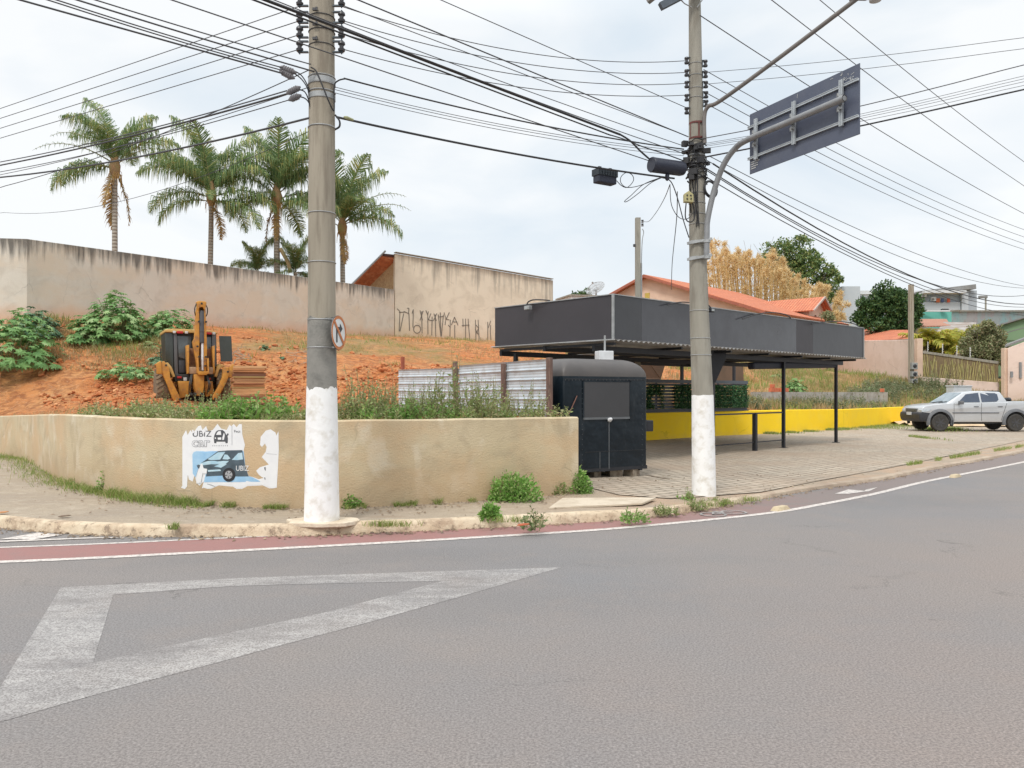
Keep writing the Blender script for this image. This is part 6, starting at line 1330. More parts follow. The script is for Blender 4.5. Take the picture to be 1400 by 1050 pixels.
for k in range(60):
    s_ = (f1-f0).length*(.01+.98*k/60+rnd(-.004, .004)); u_ = s_/(f1-f0).length; zb1, zt1 = fz0b+(fz1b-fz0b)*u_, fz0t+(fz1t-fz0t)*u_; l_ = rnd(-.25, .25); p = f0+fdv*s_+fnn*.07
    mb.tube([p+Vector((0, 0, zb1)), p+fdv*l_+Vector((0, 0, zb1+(zt1-zb1)*rnd(.6, 1.0)))], rnd(.012, .028), 4)
o_ = mb.build('bamboo_canes', mk('bamboo_cane', (.42, .35, .14), (.30, .29, .11), 2, c3=(.50, .42, .22), s3=4), bf)
mb = MB(); mb.beam(f0+Vector((0, 0, fz0t+.05)), f1+Vector((0, 0, fz1t+.05)), .18, .14); mb.build('top_coping', MT['concrete'], bf)
for px in (1269, 1290, 1310, 1328):
    u_ = (px-1259)/106; p = f0.lerp(f1, u_); zt1 = fz0t+(fz1t-fz0t)*u_; mb = MB(); mb.tube([(p.x, p.y, zt1+.1), (p.x, p.y, zt1+.75)], .02, 6)
    for k in range(4): mb.lathe([(.02, -.02), (.045, 0), (.02, .02)], (p.x+.03, p.y, zt1+.25+k*.14), (1, 0, 0), 8)
    mb.build('electric_wire_post', mk('post_white', (.6, .6, .58)), bf)
mb = MB(); 
for k in range(7): p = f1+fdv*(.25+k*.2); mb.tube([(p.x, p.y, 1.4), (p.x, p.y, Z(494, 46.4)+rnd(-.05, .1))], .07, 8)
p = f1+fdv*.85; mb.box((p.x, p.y+.05, 2.4), (1.35, .03, 1.9), rz=math.atan2(fdv.y, fdv.x)); g_ = mb.build('bamboo_gate', mk('green_bamboo', (.36, .33, .10), (.26, .25, .08), 3), loc=(p.x, p.y, 1.5)); tag(g_, 'narrow gate of thick yellow-green bamboo poles beside the right pillar', 'gate')
p = P(1375, 505, 45.5); mb = MB(); mb.box((p.x, p.y, (Z(476, 45.5)+1)/2), (.34, .34, Z(476, 45.5)-1)); o = mb.build('wall_pillar', peach, loc=(p.x, p.y, 1), bevel=.02); tag(o, 'right pink gate pillar beside the bamboo gate', 'pillar')
rh = thing('pink_house', P(1400, 500, 45), 'pink house wall with grey sloping roof edge at the right frame edge', 'house')
hA, hB = P(1378, 500, 45.3), P(1470, 500, 43.5)
wall2('wall', [(hA.x, hA.y, .9, Z(476, 45.3)), (hB.x, hB.y, .9, Z(441, 43.5))], .25, MT['pinkwall'], parent=rh, step=.6)
mb = MB(); mb.box(P(1383, 512, 44.9), (.12, .1, .35)); mb.box(P(1395, 506, 44.8), (.1, .1, .9)); build_each(mb, 'gate_bell', MT['pipe'], rh)
gr_ = mk('grey_roof', (.26, .26, .25), (.20, .20, .20), 3)
mb = MB(); a = P(1374, 475, 46.2); b_ = P(1470, 440, 44.6); mb.prism([(0, 0), ((b_-a).length, 0), ((b_-a).length, .12), (0, .12)], a, (b_-a).normalized(), (0, 0, 1), (2.0, 3, .30)); mb.build('roof', gr_, rh)
def bldg(name, label, cat, px0, px1, yt, yb, d, depth, mat, parts_=(), rz_d=0, roof=None):
    a = P(px0, yt, d); b_ = P(px1, yt, d+rz_d); zb = min(Z(yb, d), 3); u_ = (b_-a); u_.z = 0; L3 = u_.length; u_.normalize(); n_ = Vector((-u_.y, u_.x, 0)); t_ = thing(name, (a.x, a.y, zb), label, cat)
    mb = MB(); mb.prism([(0, zb), (L3, zb), (L3, b_.z), (0, a.z)], (a.x, a.y, 0), u_, (0, 0, 1), n_*depth); mb.build('walls', mat, t_)
    return t_, u_, n_, a, b_
gw = mk('far_grey_paint', (.50, .53, .56), (.46, .49, .52), .3, rough=.9, obj=False); gw2 = mk('far_grey_paint2', (.40, .44, .48), (.37, .41, .45), .3, rough=.9, obj=False); gsl = mk('far_pale_slab', (.68, .69, .70), rough=.9)
def wpart(t_, name, px0, y0, px1, y1, d, mat, th_=.3): a = P(px0, y0, d); b_ = P(px1, y1, d); mb = MB(); mb.box(((a.x+b_.x)/2, d-th_/2, (a.z+b_.z)/2), (b_.x-a.x, th_, a.z-b_.z)); return mb.build(name, mat, t_)
t_, u_, n_, a, b_ = bldg('grey_building', 'large pale grey apartment block behind the dark round tree', 'building', 1137, 1322, 401, 470, 96, 14, gw)
wpart(t_, 'stair_tower', 1137, 396, 1161, 455, 95.5, gw, 3); wpart(t_, 'roof_slab', 1159, 399, 1260, 404, 95.6, gsl, 1.2); wpart(t_, 'lower_slab', 1137, 441, 1180, 446, 95, gsl, 1.0)
wpart(t_, 'recess_wall', 1162, 405, 1180, 452, 95.9, gw2, .1); wpart(t_, 'window', 1166, 410, 1177, 424, 95.75, mk('far_window', (.50, .56, .60), rough=.4), .1)
wpart(t_, 'upper_storey', 1258, 400, 1322, 436, 94, gw2, 2); wpart(t_, 'side_pier', 1313, 398, 1322, 436, 91.8, gw, .3); wpart(t_, 'balcony_slab', 1256, 399, 1312, 402.5, 92, gsl, 1.4); wpart(t_, 'balcony_parapet', 1256, 413.5, 1311, 424, 92, gw, .3)
a = P(1250, 400, 93); b_ = P(1318, 391, 91.5); c_ = P(1322, 396, 92); mb = MB(); mb.prism([(0, 0), (6.2, .75), (6.25, .2), (0, -.2)], (a.x, 91.2, a.z), (1, 0, 0), (0, 0, 1), (0, 7, 0)); mb.build('roof', gr_, t_)
for px0, y0, px1, y1 in ((1258.5, 402.5, 1264.5, 406), (1272, 406.5, 1277.5, 412)): o_ = wpart(t_, 'air_conditioner', px0, y0, px1, y1, 91.9, gsl, .4); c_ = P((px0+px1)/2+.8, (y0+y1)/2, 91.4); mb = MB(); mb.lathe([(.14, 0), (.14, .03)], c_, (0, -1, 0), 12); mb.build('fan_grille', gr_, o_)
for px0, px1, c_, lab in ((1279, 1284.5, (.62, .18, .08), 'orange cloth hanging on the grey building balcony, left one'), (1286, 1290, (.12, .16, .30), 'blue cloth hanging between two orange ones on the balcony'), (1294, 1298.5, (.66, .16, .09), 'orange cloth hanging on the grey building balcony, right one')):
    a = P(px0, 408, 91.6); b_ = P(px1, 413.5, 91.6); mb = MB(); n = 8
    for i in range(n):
        x0_, x1_ = a.x+(b_.x-a.x)*i/n, a.x+(b_.x-a.x)*(i+1)/n; y0_ = 91.5+.05*math.sin(i*1.9); y1_ = 91.5+.05*math.sin((i+1)*1.9); mb.add([(x0_, y0_, a.z), (x1_, y1_, a.z), (x1_, y1_, b_.z), (x0_, y0_, b_.z), (x0_, y0_+.03, a.z), (x1_, y1_+.03, a.z), (x1_, y1_+.03, b_.z), (x0_, y0_+.03, b_.z)], [(3, 2, 1, 0), (4, 5, 6, 7), (0, 1, 5, 4), (2, 3, 7, 6)])
    tag(mb.build('laundry', mk('cloth_'+lab[:6], c_), loc=(a.x, 91.5, b_.z)), lab, 'laundry', 'laundry on the far balcony')
turq = mk('turquoise_paint', (.16, .50, .42), (.13, .44, .38), .6, rough=.9, obj=False); t_, *_ = bldg('turquoise_building', 'long low turquoise building left of the patchy painted wall', 'building', 1255, 1303, 426, 470, 80, 6, turq, rz_d=1)
wpart(t_, 'parapet_cap', 1255, 424.5, 1303, 426.5, 79.9, gsl, .4); wpart(t_, 'vent', 1286, 422.5, 1295, 424.5, 80.5, MT['cable'], .3)
m, t, b = newmat('patchy_paint'); v = pos(t, (1, 1, 1)); bt = t.nodes.new('ShaderNodeTexVoronoi'); bt.inputs['Scale'].default_value = .55; bt.distance = 'CHEBYCHEV'; t.links.new(pos(t, (1, 1, .3)), bt.inputs['Vector'])
col = mixc(t, rng(t, bt.outputs['Color'], .25, .75), (.40, .40, .41), (.29, .44, .46)); col = mixc(t, rng(t, noi(t, v, 1.1, 6), .5, .6, 0, .8), col, (.40, .36, .37)); col = mixc(t, rng(t, noi(t, v, 3, 7, .7), .55, .65, 0, .6), col, (.24, .25, .26)); t.links.new(col, b.inputs['Base Color']); b.inputs['Roughness'].default_value = .95
t_, u_, n_, a, b_ = bldg('painted_wall_building', 'long building wall in faded patchy grey and light blue paint', 'building', 1301, 1420, 426, 470, 75, 6, m, rz_d=-12)
mb = MB(); mb.beam(a+Vector((0, -.05, .06)), b_+Vector((0, -.05, .06)), .3, .12); mb.build('parapet_cap', MT['concrete'], t_)
grn_ = mk('pale_green_wall', (.22, .34, .20), (.19, .30, .18), .7, rough=.9, obj=False); t_, u_, n_, a, b_ = bldg('green_building', 'pale green gabled building side rising to the right frame edge', 'building', 1338, 1430, 452, 480, 62, 6, grn_, rz_d=-4)
mb = MB(); a = P(1338, 455, 61.8); b_ = P(1440, 424, 57.7); mb.prism([(0, 0), ((b_-a).length, 0), ((b_-a).length, -2.2), (0, -.6)], a, (b_-a).normalized(), (0, 0, 1), (.3, 2, 0)); mb.build('gable', grn_, t_)
mb = MB(); mb.beam(a+Vector((0, -.1, .08)), b_+Vector((0, -.1, .08)), .5, .10); mb.build('roof_edge', gr_, t_)
mb = MB(); mb.beam(P(1350, 462, 60.5), P(1425, 441, 57), .08, .06); mb.build('trim_line', gr_, t_)
# tiled lean-to above the pink wall, sheds between
t_ = thing('tiled_lean_to', P(1210, 462, 55), 'low tiled roof just above the tall pink wall beside the concrete pole', 'roof')
a, b_ = P(1181, 451, 66), P(1244, 451, 57); c_, d_ = P(1244, 463, 51.5), P(1181, 466, 58); roofplane('roof_slope', a, b_, c_, d_, tile, t_)
mb = MB(); mb.beam(d_+Vector((0, -.1, -.12)), c_+Vector((0, -.1, -.12)), .25, .16); mb.build('grey_flashing', MT['concrete'], t_); mb = MB(); mb.prism([(0, 0), ((b_-a).length, 0), ((b_-a).length, -3), (0, -3)], a-Vector((0, 0, .15)), (b_-a).normalized(), (0, 0, 1), (.3, 1.5, 0)); mb.build('walls', brn, t_)
mb = MB(); q = P(1183, 449, 66); mb.box(q, (.7, .6, .8)); mb.box(q+Vector((0, 0, .45)), (.85, .75, .12)); mb.build('chimney', mk('chimney_brick', (.50, .16, .10)), t_)
t_ = thing('shed_roof', P(1290, 445, 60), 'weathered brown tiled and sheet shed roofs between the yellow palm and turquoise building', 'shed')
roofplane('tiled_slope', P(1256, 436, 70), P(1294, 436, 70), P(1300, 445, 62), P(1252, 446, 62), tile2, t_); roofplane('sheet_slope', P(1290, 440, 66), P(1335, 441, 64), P(1332, 453, 56), P(1280, 455, 57), mk('rusty_sheet', (.34, .31, .28), (.24, .17, .13), 1.2, obj=False, c3=(.45, .43, .41), s3=1.6), t_)
a, b_ = P(1252, 447, 61.9), P(1332, 452, 56.5); mb = MB(); mb.prism([(0, 0), ((b_-a).length, 0), ((b_-a).length, -3), (0, -3.4)], a, (b_-a).normalized(), (0, 0, 1), (.2, 3, 0)); mb.build('walls', mk('dirty_pale_wall', (.50, .48, .45), (.36, .33, .29), .8, obj=False), t_)
q = P(1347, 419, 85); t_ = thing('street_light', (q.x, q.y, 4), 'tiny far street lamp on a short pole above the patchy painted wall', 'street light'); mb = MB(); mb.tube([(q.x+.05, q.y, 4), (q.x+.05, q.y, Z(407, 85))], .09, 8); mb.build('pole', MT['concrete'], t_); mb = MB(); mb.box((q.x-.25, q.y, Z(406, 85)), (.9, .3, .28)); mb.build('lamp_head', gr_, t_, bevel=.06)
q = P(1258, 455, 57); 

# ================================================================ VEGETATION
GREEN = leafmat('castor_green', (.12, .27, .075), (.26, .45, .15), (.40, .54, .24), .25); WEED = leafmat('weed_green', (.22, .30, .10), (.38, .46, .18), (.54, .50, .28), .35); BRIGHT = leafmat('bright_weed_green', (.15, .32, .055), (.27, .48, .11), (.42, .54, .20), .35)
PALM = leafmat('palm_green', (.11, .20, .075), (.24, .34, .12), (.48, .48, .18), .35); DEAD = leafmat('dead_frond', (.42, .24, .07), (.30, .20, .10), (.52, .33, .10), .2); DARK = leafmat('dark_tree_green', (.03, .08, .022), (.075, .15, .04), (.13, .21, .06), .2)
MIDG = leafmat('tree_green', (.08, .15, .045), (.18, .27, .08), (.36, .38, .12), .25); OLIVE = leafmat('olive_leaf', (.20, .23, .10), (.32, .34, .17), (.38, .30, .18), .25); GOLD = leafmat('dry_bamboo_leaf', (.80, .60, .30), (.92, .77, .47), (.64, .45, .22), .4); YPALM = leafmat('yellow_palm_leaf', (.36, .40, .05), (.60, .54, .08), (.66, .42, .08), .35)
DRY = leafmat('dry_grass', (.42, .30, .14), (.52, .40, .21), (.30, .26, .09), .3); GRASS = leafmat('green_grass', (.17, .26, .05), (.30, .40, .09), (.48, .44, .20), .3); STEM = mk('stem_green', (.16, .18, .07), (.24, .2, .1), 9); BARK = mk('grey_bark', (.17, .13, .095), (.24, .2, .15), 8, bmp=.02, bscale=14)
def rv(): 
    while True:
        q = Vector((rnd(-1, 1), rnd(-1, 1), rnd(-1, 1)))
        if .05 < q.length < 1: return q.normalized()
def leaf(mb, p, d_, l, w, mi=0):
    s_ = d_.cross(rv())
    if s_.length < .05: s_ = d_.orthogonal()
    s_ = s_.normalized()*w/2; mb.add([p, p+d_*l*.5+s_, p+d_*l, p+d_*l*.5-s_], [(0, 1, 2, 3)], mi)
def weed(n, h, spread, ls, seed, mats, topsparse=True, lpc=14):
    random.seed(seed); mb = MB()
    for i in range(n):
        a = rnd(0, 6.28); r_ = spread*math.sqrt(rnd(0, 1)); x_, y_ = r_*math.cos(a), r_*math.sin(a); hh = h*rnd(.45, 1)*(1-.35*r_/spread); ln = Vector((rnd(-.3, .3)+.3*x_, rnd(-.3, .3)+.3*y_, 1)).normalized()
        b0 = Vector((x_, y_, -.06)); b1_ = b0+ln*hh; q1 = b0.lerp(b1_, .5)+Vector((rnd(-.03, .03), rnd(-.03, .03), 0)); mb.tube([b0, q1, b1_], [.006, .004, .002], 3, 1, caps=False)
        for k in range(lpc):
            f_ = (k+rnd(0, 1))/lpc; p = b0.lerp(q1, f_*2) if f_ < .5 else q1.lerp(b1_, f_*2-1); d_ = Vector((rnd(-1, 1), rnd(-1, 1), rnd(-.1, .9))).normalized(); s_ = ls*(1.25-.8*f_)*rnd(.6, 1.2); leaf(mb, p, d_, s_, s_*.42)
    return mb, mats
def place(proto, x, y, z, rz, sc, label, cat, group=None, scz=None):
    o = proto if not proto.get('used') else proto.copy()
    if o is not proto:
        C.objects.link(o)
        for k_ in ('group',): 
            if k_ in o: del o[k_]
    proto['used'] = 1; o.location = (x, y, z); o.rotation_euler = (0, 0, rz); o.scale = (sc, sc, scz or sc)
    if 'used' in o and o is not proto: del o['used']
    return tag(o, label, cat, group)
def proto(name, mbm): mb, mats = mbm; return mb.build(name, mats, local=True)
tall = [proto('weed_clump', weed(30, .95, .32, .085, 20+i, [WEED, STEM])) for i in range(3)]; lush = [proto('weed_clump', weed(46, .46, .36, .10, 30+i, [BRIGHT, STEM])) for i in range(3)]; low = [proto('weed_clump', weed(30, .38, .34, .08, 40+i, [WEED, STEM])) for i in range(3)]
random.seed(3)
def behind_wall(px, back):
    q, d_ = along(rwl, px); n_ = Vector((-d_.y, d_.x, 0)); p = q+n_*back; return p
spec = []
px = 474
while px < 772:                                       # tall weeds in front of the metal fence
    spec.append((px, rnd(.30, .6), random.choice((lush, lush, low)), rnd(.5, 1.3), 'R')); px += rnd(16, 32)
px = 476
while px < 765: spec.append((px, rnd(.5, 1.3), tall, rnd(.7, 1.25)*(1.15 if 500 < px < 545 or 600 < px < 720 else .75), 'T')); px += rnd(13, 22)
for px0, px1, pr, s0, s1, st, key in ((66, 210, low, .7, 1.5, 17, 'L'), (254, 322, lush, 1.0, 1.6, 14, 'M'), (330, 424, low, .5, 1.15, 20, 'N')):
    px = px0
    while px < px1: spec.append((px, rnd(.3, .9), pr, rnd(s0, s1), key)); spec.append((px+rnd(4, 9), rnd(.9, 1.6), random.choice((tall, low)), rnd(.35, .8), key)); px += st*rnd(.7, 1.3)
labs = {'R': ('lush green weed clump on the wall edge before the fence', 'lush weeds before the metal fence'), 'T': ('tall seeding weed clump before the corrugated fence', 'tall weeds before the metal fence'), 'L': ('scrubby weed clump on wall top left of backhoe', 'weeds left of the backhoe'), 'M': ('bushy weed clump on wall top above poster', 'weeds above the poster'), 'N': ('pale weed clump between poster and thick pole', 'weeds between poster and pole')}
ORD = 'first second third fourth fifth sixth seventh eighth ninth tenth eleventh twelfth thirteenth fourteenth fifteenth sixteenth seventeenth eighteenth nineteenth twentieth'.split()+['twenty-'+q for q in 'first second third fourth fifth sixth seventh eighth ninth'.split()]+['thirtieth']+['thirty-'+q for q in 'first second third fourth fifth sixth seventh eighth ninth'.split()]
spec.sort(key=lambda q: q[0]); cnt = {}
for px, back, pr, sc_, key in spec:
    cnt[key] = cnt.get(key, 0)+1
    p = behind_wall(px, back+.1); o = place(random.choice(pr), p.x, p.y, th0(p.x, p.y), rnd(0, 6.28), sc_, labs[key][0]+', '+ORD[cnt[key]-1]+' from left', 'weeds', labs[key][1])
# --- bushes and weeds on the pavement
def dome(n, rx, ry, h, ls, seed, mats):
    random.seed(seed); mb = MB()
    for i in range(n):
        a = rnd(0, 6.28); t_ = math.acos(rnd(0, 1)); k_ = rnd(.78, 1.02)*(1+.25*noise.noise(Vector((math.cos(a)*2, math.sin(a)*2, t_*2+seed)))); d_ = Vector((math.sin(t_)*math.cos(a), math.sin(t_)*math.sin(a), math.cos(t_)))
        p = Vector((d_.x*rx*k_, d_.y*ry*k_, d_.z*h*k_-.02)); leaf(mb, p, (d_+rv()*.9).normalized(), ls*rnd(.6, 1.2), ls*.5)
    for i in range(n//2):
        d_ = rv(); p = Vector((d_.x*rx, d_.y*ry, abs(d_.z)*h))*rnd(.3, .75); leaf(mb, p, (d_+rv()).normalized(), ls*1.1, ls*.6)
    for i in range(12): a = rnd(0, 6.28); mb.tube([(0, 0, -.04), (math.cos(a)*rx*.6, math.sin(a)*ry*.6, h*rnd(.3, .8))], .006, 3, 1)
    return mb, mats
for px, py, rx, h, n, nm, lab, seed in ((703, 687, .40, .40, 900, 'bush', 'widest round bright green bush at the foot of the retaining wall', 1), (759, 678, .20, .26, 350, 'bush', 'small yellowish bush between the two bigger ones by the wall end', 2), (789, 676, .24, .40, 600, 'bush', 'upright bright green bush at the end of the retaining wall', 3),
        (670, 711, .12, .20, 260, 'bush', 'small round green bush alone on the pavement', 4), (478, 696, .17, .20, 350, 'bush', 'low green bush just right of the thick pole foot', 5), (870, 711, .20, .15, 300, 'weed', 'flat green weed on the kerb right of the pale slab', 6), (912, 700, .17, .13, 260, 'weed', 'flat green weed on the pavement just left of the leaning pole', 7), (958, 692, .20, .15, 260, 'weed', 'grassy weed on the kerb in front of the leaning pole', 8), (944, 684, .12, .20, 170, 'weed', 'leafy weed touching the left foot of the leaning pole', 9), (990, 685, .17, .12, 260, 'weed', 'yellow-green weed right of the leaning pole foot', 10), (864, 677, .11, .04, 80, 'weed', 'tiny flat weed growing in the block paving', 11)):
    g = G(px, py, .1); zz = gz(g.x); mb, mats = dome(int(n*1.5), rx, rx*.7, h, .055, seed, [WEED if seed in (2, 10) else BRIGHT, STEM]) if nm == 'bush' else weed(30, h*1.5, rx*.95, .060, 300+seed, [BRIGHT if seed in (6, 9) else WEED, STEM], lpc=9); o = mb.build(nm, mats, local=True); o.location = (g.x, g.y+.05+(.17 if px > 850 and py > 683 else 0), zz); tag(o, lab, 'bush' if nm == 'bush' else 'weed')
g = G(728, 717, .12); mb, mats = weed(11, .34, .16, .075, 77, [leafmat('dusty_weed', (.14, .20, .07), (.22, .28, .12), (.38, .36, .2), .2), STEM], lpc=16); o = mb.build('leggy_weed', mats, local=True); o.location = (g.x, g.y, .12); tag(o, 'tall leggy dusty weed at the kerb left of the pale slab', 'weed')
g = G(139, 672, .12); mb, mats = weed(3, .50, .06, .10, 78, [BRIGHT, STEM], lpc=22); o = mb.build('young_plant', mats, local=True); o.location = (g.x, g.y, .12); tag(o, 'single upright young plant growing at the wall foot, left part', 'plant')
g = G(103, 668, .12); mb, mats = weed(3, .26, .05, .09, 79, [BRIGHT, STEM], lpc=12); o = mb.build('young_plant', mats, local=True); o.location = (g.x, g.y, .12); tag(o, 'small upright plant at the wall foot left of the taller one', 'plant')
# --- grass as stuff
def blades(name, gen, n, h, w_, mat, lean=.5):
    mb = MB(); vs = []; fs = []
    for i in range(n):
        q = gen()
        if q is None: continue
        x_, y_, z_, s_ = q; a = rnd(0, 6.28); hh = h*rnd(.5, 1.1)*s_; dx, dy = rnd(-lean, lean)*hh, rnd(-lean, lean)*hh; ww = w_*rnd(.6, 1.2); cx_, cy_ = math.cos(a)*ww/2, math.sin(a)*ww/2; b0 = len(vs)
        vs += [(x_-cx_, y_-cy_, z_-.02), (x_+cx_, y_+cy_, z_-.02), (x_+cx_*.7+dx*.4, y_+cy_*.7+dy*.4, z_+hh*.6), (x_-cx_*.7+dx*.4, y_-cy_*.7+dy*.4, z_+hh*.6), (x_+dx, y_+dy, z_+hh)]; fs += [(b0, b0+1, b0+2, b0+3), (b0+3, b0+2, b0+4)]
    mb.v = vs; mb.f = fs; mb.m = [0]*len(fs); return tag(mb.build(name, mat), kind='stuff')
random.seed(21)
def g_foot():
    px = rnd(-60, 660) if random.random() < .8 else rnd(10, 300); q, d_ = along(rwl, px); n_ = Vector((d_.y, -d_.x, 0)); bk = .12+abs(random.gauss(0, .16))*(1.4 if px < 110 else .9)
    if px > 300 and (noise.noise(Vector((px*.03, 0, 0))) < .05): return None
    if px > 300: bk = .12+abs(random.gauss(0, .06))
    p = q+n_*bk; return (p.x, p.y, gz(p.x), (1.0 if px < 300 else .7)*(.25+1.9*abs(noise.noise(Vector((p.x*2.3, p.y*2.3, 0))))**.8))
blades('wall_foot_grass', g_foot, 11000, .13, .008, GRASS, 1.1)
def g_kerb():
    k = random.choice(((524, 722, .10), (540, 722, .14), (965, 690, .14), (990, 686, .18), (230, 726, .03), (1030, 681, .08), (705, 716, .16)))
    g = G(k[0], k[1], .1); x_ = g.x+random.gauss(0, k[2]); y_ = g.y+.12+random.gauss(0, .04); return (x_, y_, gz(x_), .7)
blades('kerb_grass', g_kerb, 700, .10, .008, GRASS, 1.2)
def g_kerb2():
    s_ = rnd(0, 1); px = 1240+160*s_; py = 636-(636-610)*s_+rnd(-1.5, 1); 
    if noise.noise(Vector((px*.05, 3, 0))) < -.05: return None
    g = G(px, py, .06); return (g.x, g.y, .055, .8)
blades('kerb_grass', g_kerb2, 1500, .12, .012, GRASS, 1.2)
def g_yfoot():
    px = rnd(1040, 1300); q, d_ = along(YW, min(px, 1248)); 
    if px > 1248: q = P(px, 590, 37+rnd(-1.5, 1.5)); q.z = 0; n_ = Vector((0, -1, 0))
    else: n_ = Vector((d_.y, -d_.x, 0))
    if px < 1160 and noise.noise(Vector((px*.04, 5, 0))) < 0: return None
    p = q+n_*(.12+abs(random.gauss(0, .35 if px < 1160 else 1.0))); return (p.x, p.y, .06, .8)
blades('yellow_wall_foot_grass', g_yfoot, 7000, .14, .022, GRASS)
hillpoly = front
def on_hill(x0, x1, y0, y1, cond=None, s_=1.0):
    def g_():
        x_, y_ = rnd(x0, x1), rnd(y0, y1)
        if not inpoly(x_, y_, tpoly): return None
        if wall_dist(x_, y_) < .16: return None
        if cond and not cond(x_, y_): return None
        return (x_, y_, th(x_, y_)-.02, s_*(.6+.9*abs(noise.noise(Vector((x_*.8, y_*.8, 4))))))
    return g_
nz = lambda x_, y_, f_, o_: noise.noise(Vector((x_*f_, y_*f_, o_)))
blades('dry_hill_grass', on_hill(-24, 6, 24, 60, lambda x_, y_: th0(x_, y_) > 2.2 and nz(x_, y_, .30, 1) > .22-.14*(th0(x_, y_) > 4.6)), 22000, .30, .030, DRY, .8)
blades('green_hill_grass', on_hill(-24, 6, 24, 60, lambda x_, y_: th0(x_, y_) > 2.0 and nz(x_, y_, .45, 6) > .26-.15*(th0(x_, y_) > 4.4)), 16000, .28, .028, GRASS, .6)
blades('terrace_grass', on_hill(-16, 2, 11, 24, lambda x_, y_: wall_dist(x_, y_) < 1.8), 9000, .16, .014, DRY, .8)
blades('dry_lot_grass', on_hill(3, 30, 28, 52, lambda x_, y_: nz(x_, y_, .35, 2) > -.25 and not (8 < x_ < 15 and 40 < y_ < 50 and nz(x_, y_, .6, 3) < .2)), 34000, .50, .032, DRY, .5)
blades('green_lot_grass', on_hill(3, 32, 28, 56, lambda x_, y_: nz(x_, y_, .30, 8) > (.0 if x_ < 17 else -.35)), 34000, .48, .034, GRASS, .5)
lf = lambda x_, y_: 2.5 < th0(x_, y_) < 5.2 and x_/y_ < -.43
blades('dry_slope_grass', on_hill(-24, -11, 25, 38, lambda x_, y_: lf(x_, y_) and nz(x_, y_, .5, 21) > -.22), 26000, .34, .030, DRY, .9)
blades('green_slope_grass', on_hill(-24, -11, 25, 38, lambda x_, y_: lf(x_, y_) and nz(x_, y_, .5, 31) > .02), 18000, .34, .028, GRASS, .6)
# --- red clods as stuff
random.seed(9); mb = MB()
ico = [(0, 0, 1), (.9, 0, .4), (.28, .85, .4), (-.72, .53, .4), (-.72, -.53, .4), (.28, -.85, .4), (.72, .53, -.4), (-.28, .85, -.4), (-.9, 0, -.4), (-.28, -.85, -.4), (.72, -.53, -.4), (0, 0, -1)]
icf = [(0, 1, 2), (0, 2, 3), (0, 3, 4), (0, 4, 5), (0, 5, 1), (1, 6, 2), (2, 7, 3), (3, 8, 4), (4, 9, 5), (5, 10, 1), (2, 6, 7), (3, 7, 8), (4, 8, 9), (5, 9, 10), (1, 10, 6), (11, 7, 6), (11, 8, 7), (11, 9, 8), (11, 10, 9), (11, 6, 10)]
k = 0
while k < 9500:
    x_, y_ = rnd(-21, 3), rnd(20, 38); z0_ = th0(x_, y_)
    if z0_ > 3.0 and random.random() < .85: k += .2; continue
    if not inpoly(x_, y_, tpoly) or wall_dist(x_, y_) < 1.2 or nz(x_, y_, .35, 11)+(.25 if z0_ < 2.8 and y_ > 23.5 else -.1) < -.08: k += .2; continue
    s_ = rnd(.02, .065)*(1+1.3*(random.random() < .10)); m_ = Matrix.Rotation(rnd(0, 6), 3, 'Z')@Matrix.Rotation(rnd(-.6, .6), 3, 'X'); zz = th(x_, y_)
    mb.add([Vector((x_, y_, zz+s_*.3))+m_@Vector((v_[0]*s_*rnd(.7, 1.5), v_[1]*s_*rnd(.7, 1.3), v_[2]*s_*rnd(.5, .9))) for v_ in ico], icf); k += 1
tag(mb.build('earth_clods', mk('clod_red', (.54, .19, .065), (.31, .09, .03), 1.4, obj=False, c3=(.62, .32, .15), s3=3, rough=.95)), kind='stuff')
# --- castor bushes
def castor(n, rx, h, ls, seed, mats):
    random.seed(seed); mb = MB()
    for i in range(14):
        a = rnd(0, 6.28); e_ = Vector((math.cos(a)*rx*rnd(.3, .8), math.sin(a)*rx*rnd(.3, .8), h*rnd(.5, .85))); mb.tube([(e_.x*.15, e_.y*.15, -.3), e_*.55, e_], [.03, .022, .012], 4, 1)
    for i in range(n):
        a = rnd(0, 6.28); t_ = math.acos(rnd(-.15, 1)); k_ = rnd(.62, 1.03)*(1+.35*noise.noise(Vector((math.cos(a)*1.6, math.sin(a)*1.6, t_*1.8+seed)))); d_ = Vector((math.sin(t_)*math.cos(a), math.sin(t_)*math.sin(a), math.cos(t_)))
        p = Vector((d_.x*rx*k_, d_.y*rx*k_, max(.05, d_.z)*h*k_)); nn_ = (d_*.8+Vector((0, 0, .9))+rv()*.45).normalized(); u_ = nn_.cross(rv()).normalized(); v_ = nn_.cross(u_); s_ = ls*rnd(.6, 1.25); rim = []
        for j in range(14):
            b_ = 2*math.pi*j/14; rr = s_*(1.0 if j % 2 == 0 else .52)*(.75+.25*math.cos(b_)); rim.append(p+u_*rr*math.cos(b_)+v_*rr*math.sin(b_)-nn_*s_*(.22 if j % 2 == 0 else .02))
        mb.add([p]+rim, [(0, j+1, (j+1) % 14+1) for j in range(14)])
    return mb.build('castor_bush', mats, local=True)
CB = leafmat('castor_bluish', (.08, .18, .09), (.15, .28, .14), (.22, .34, .18), .15)
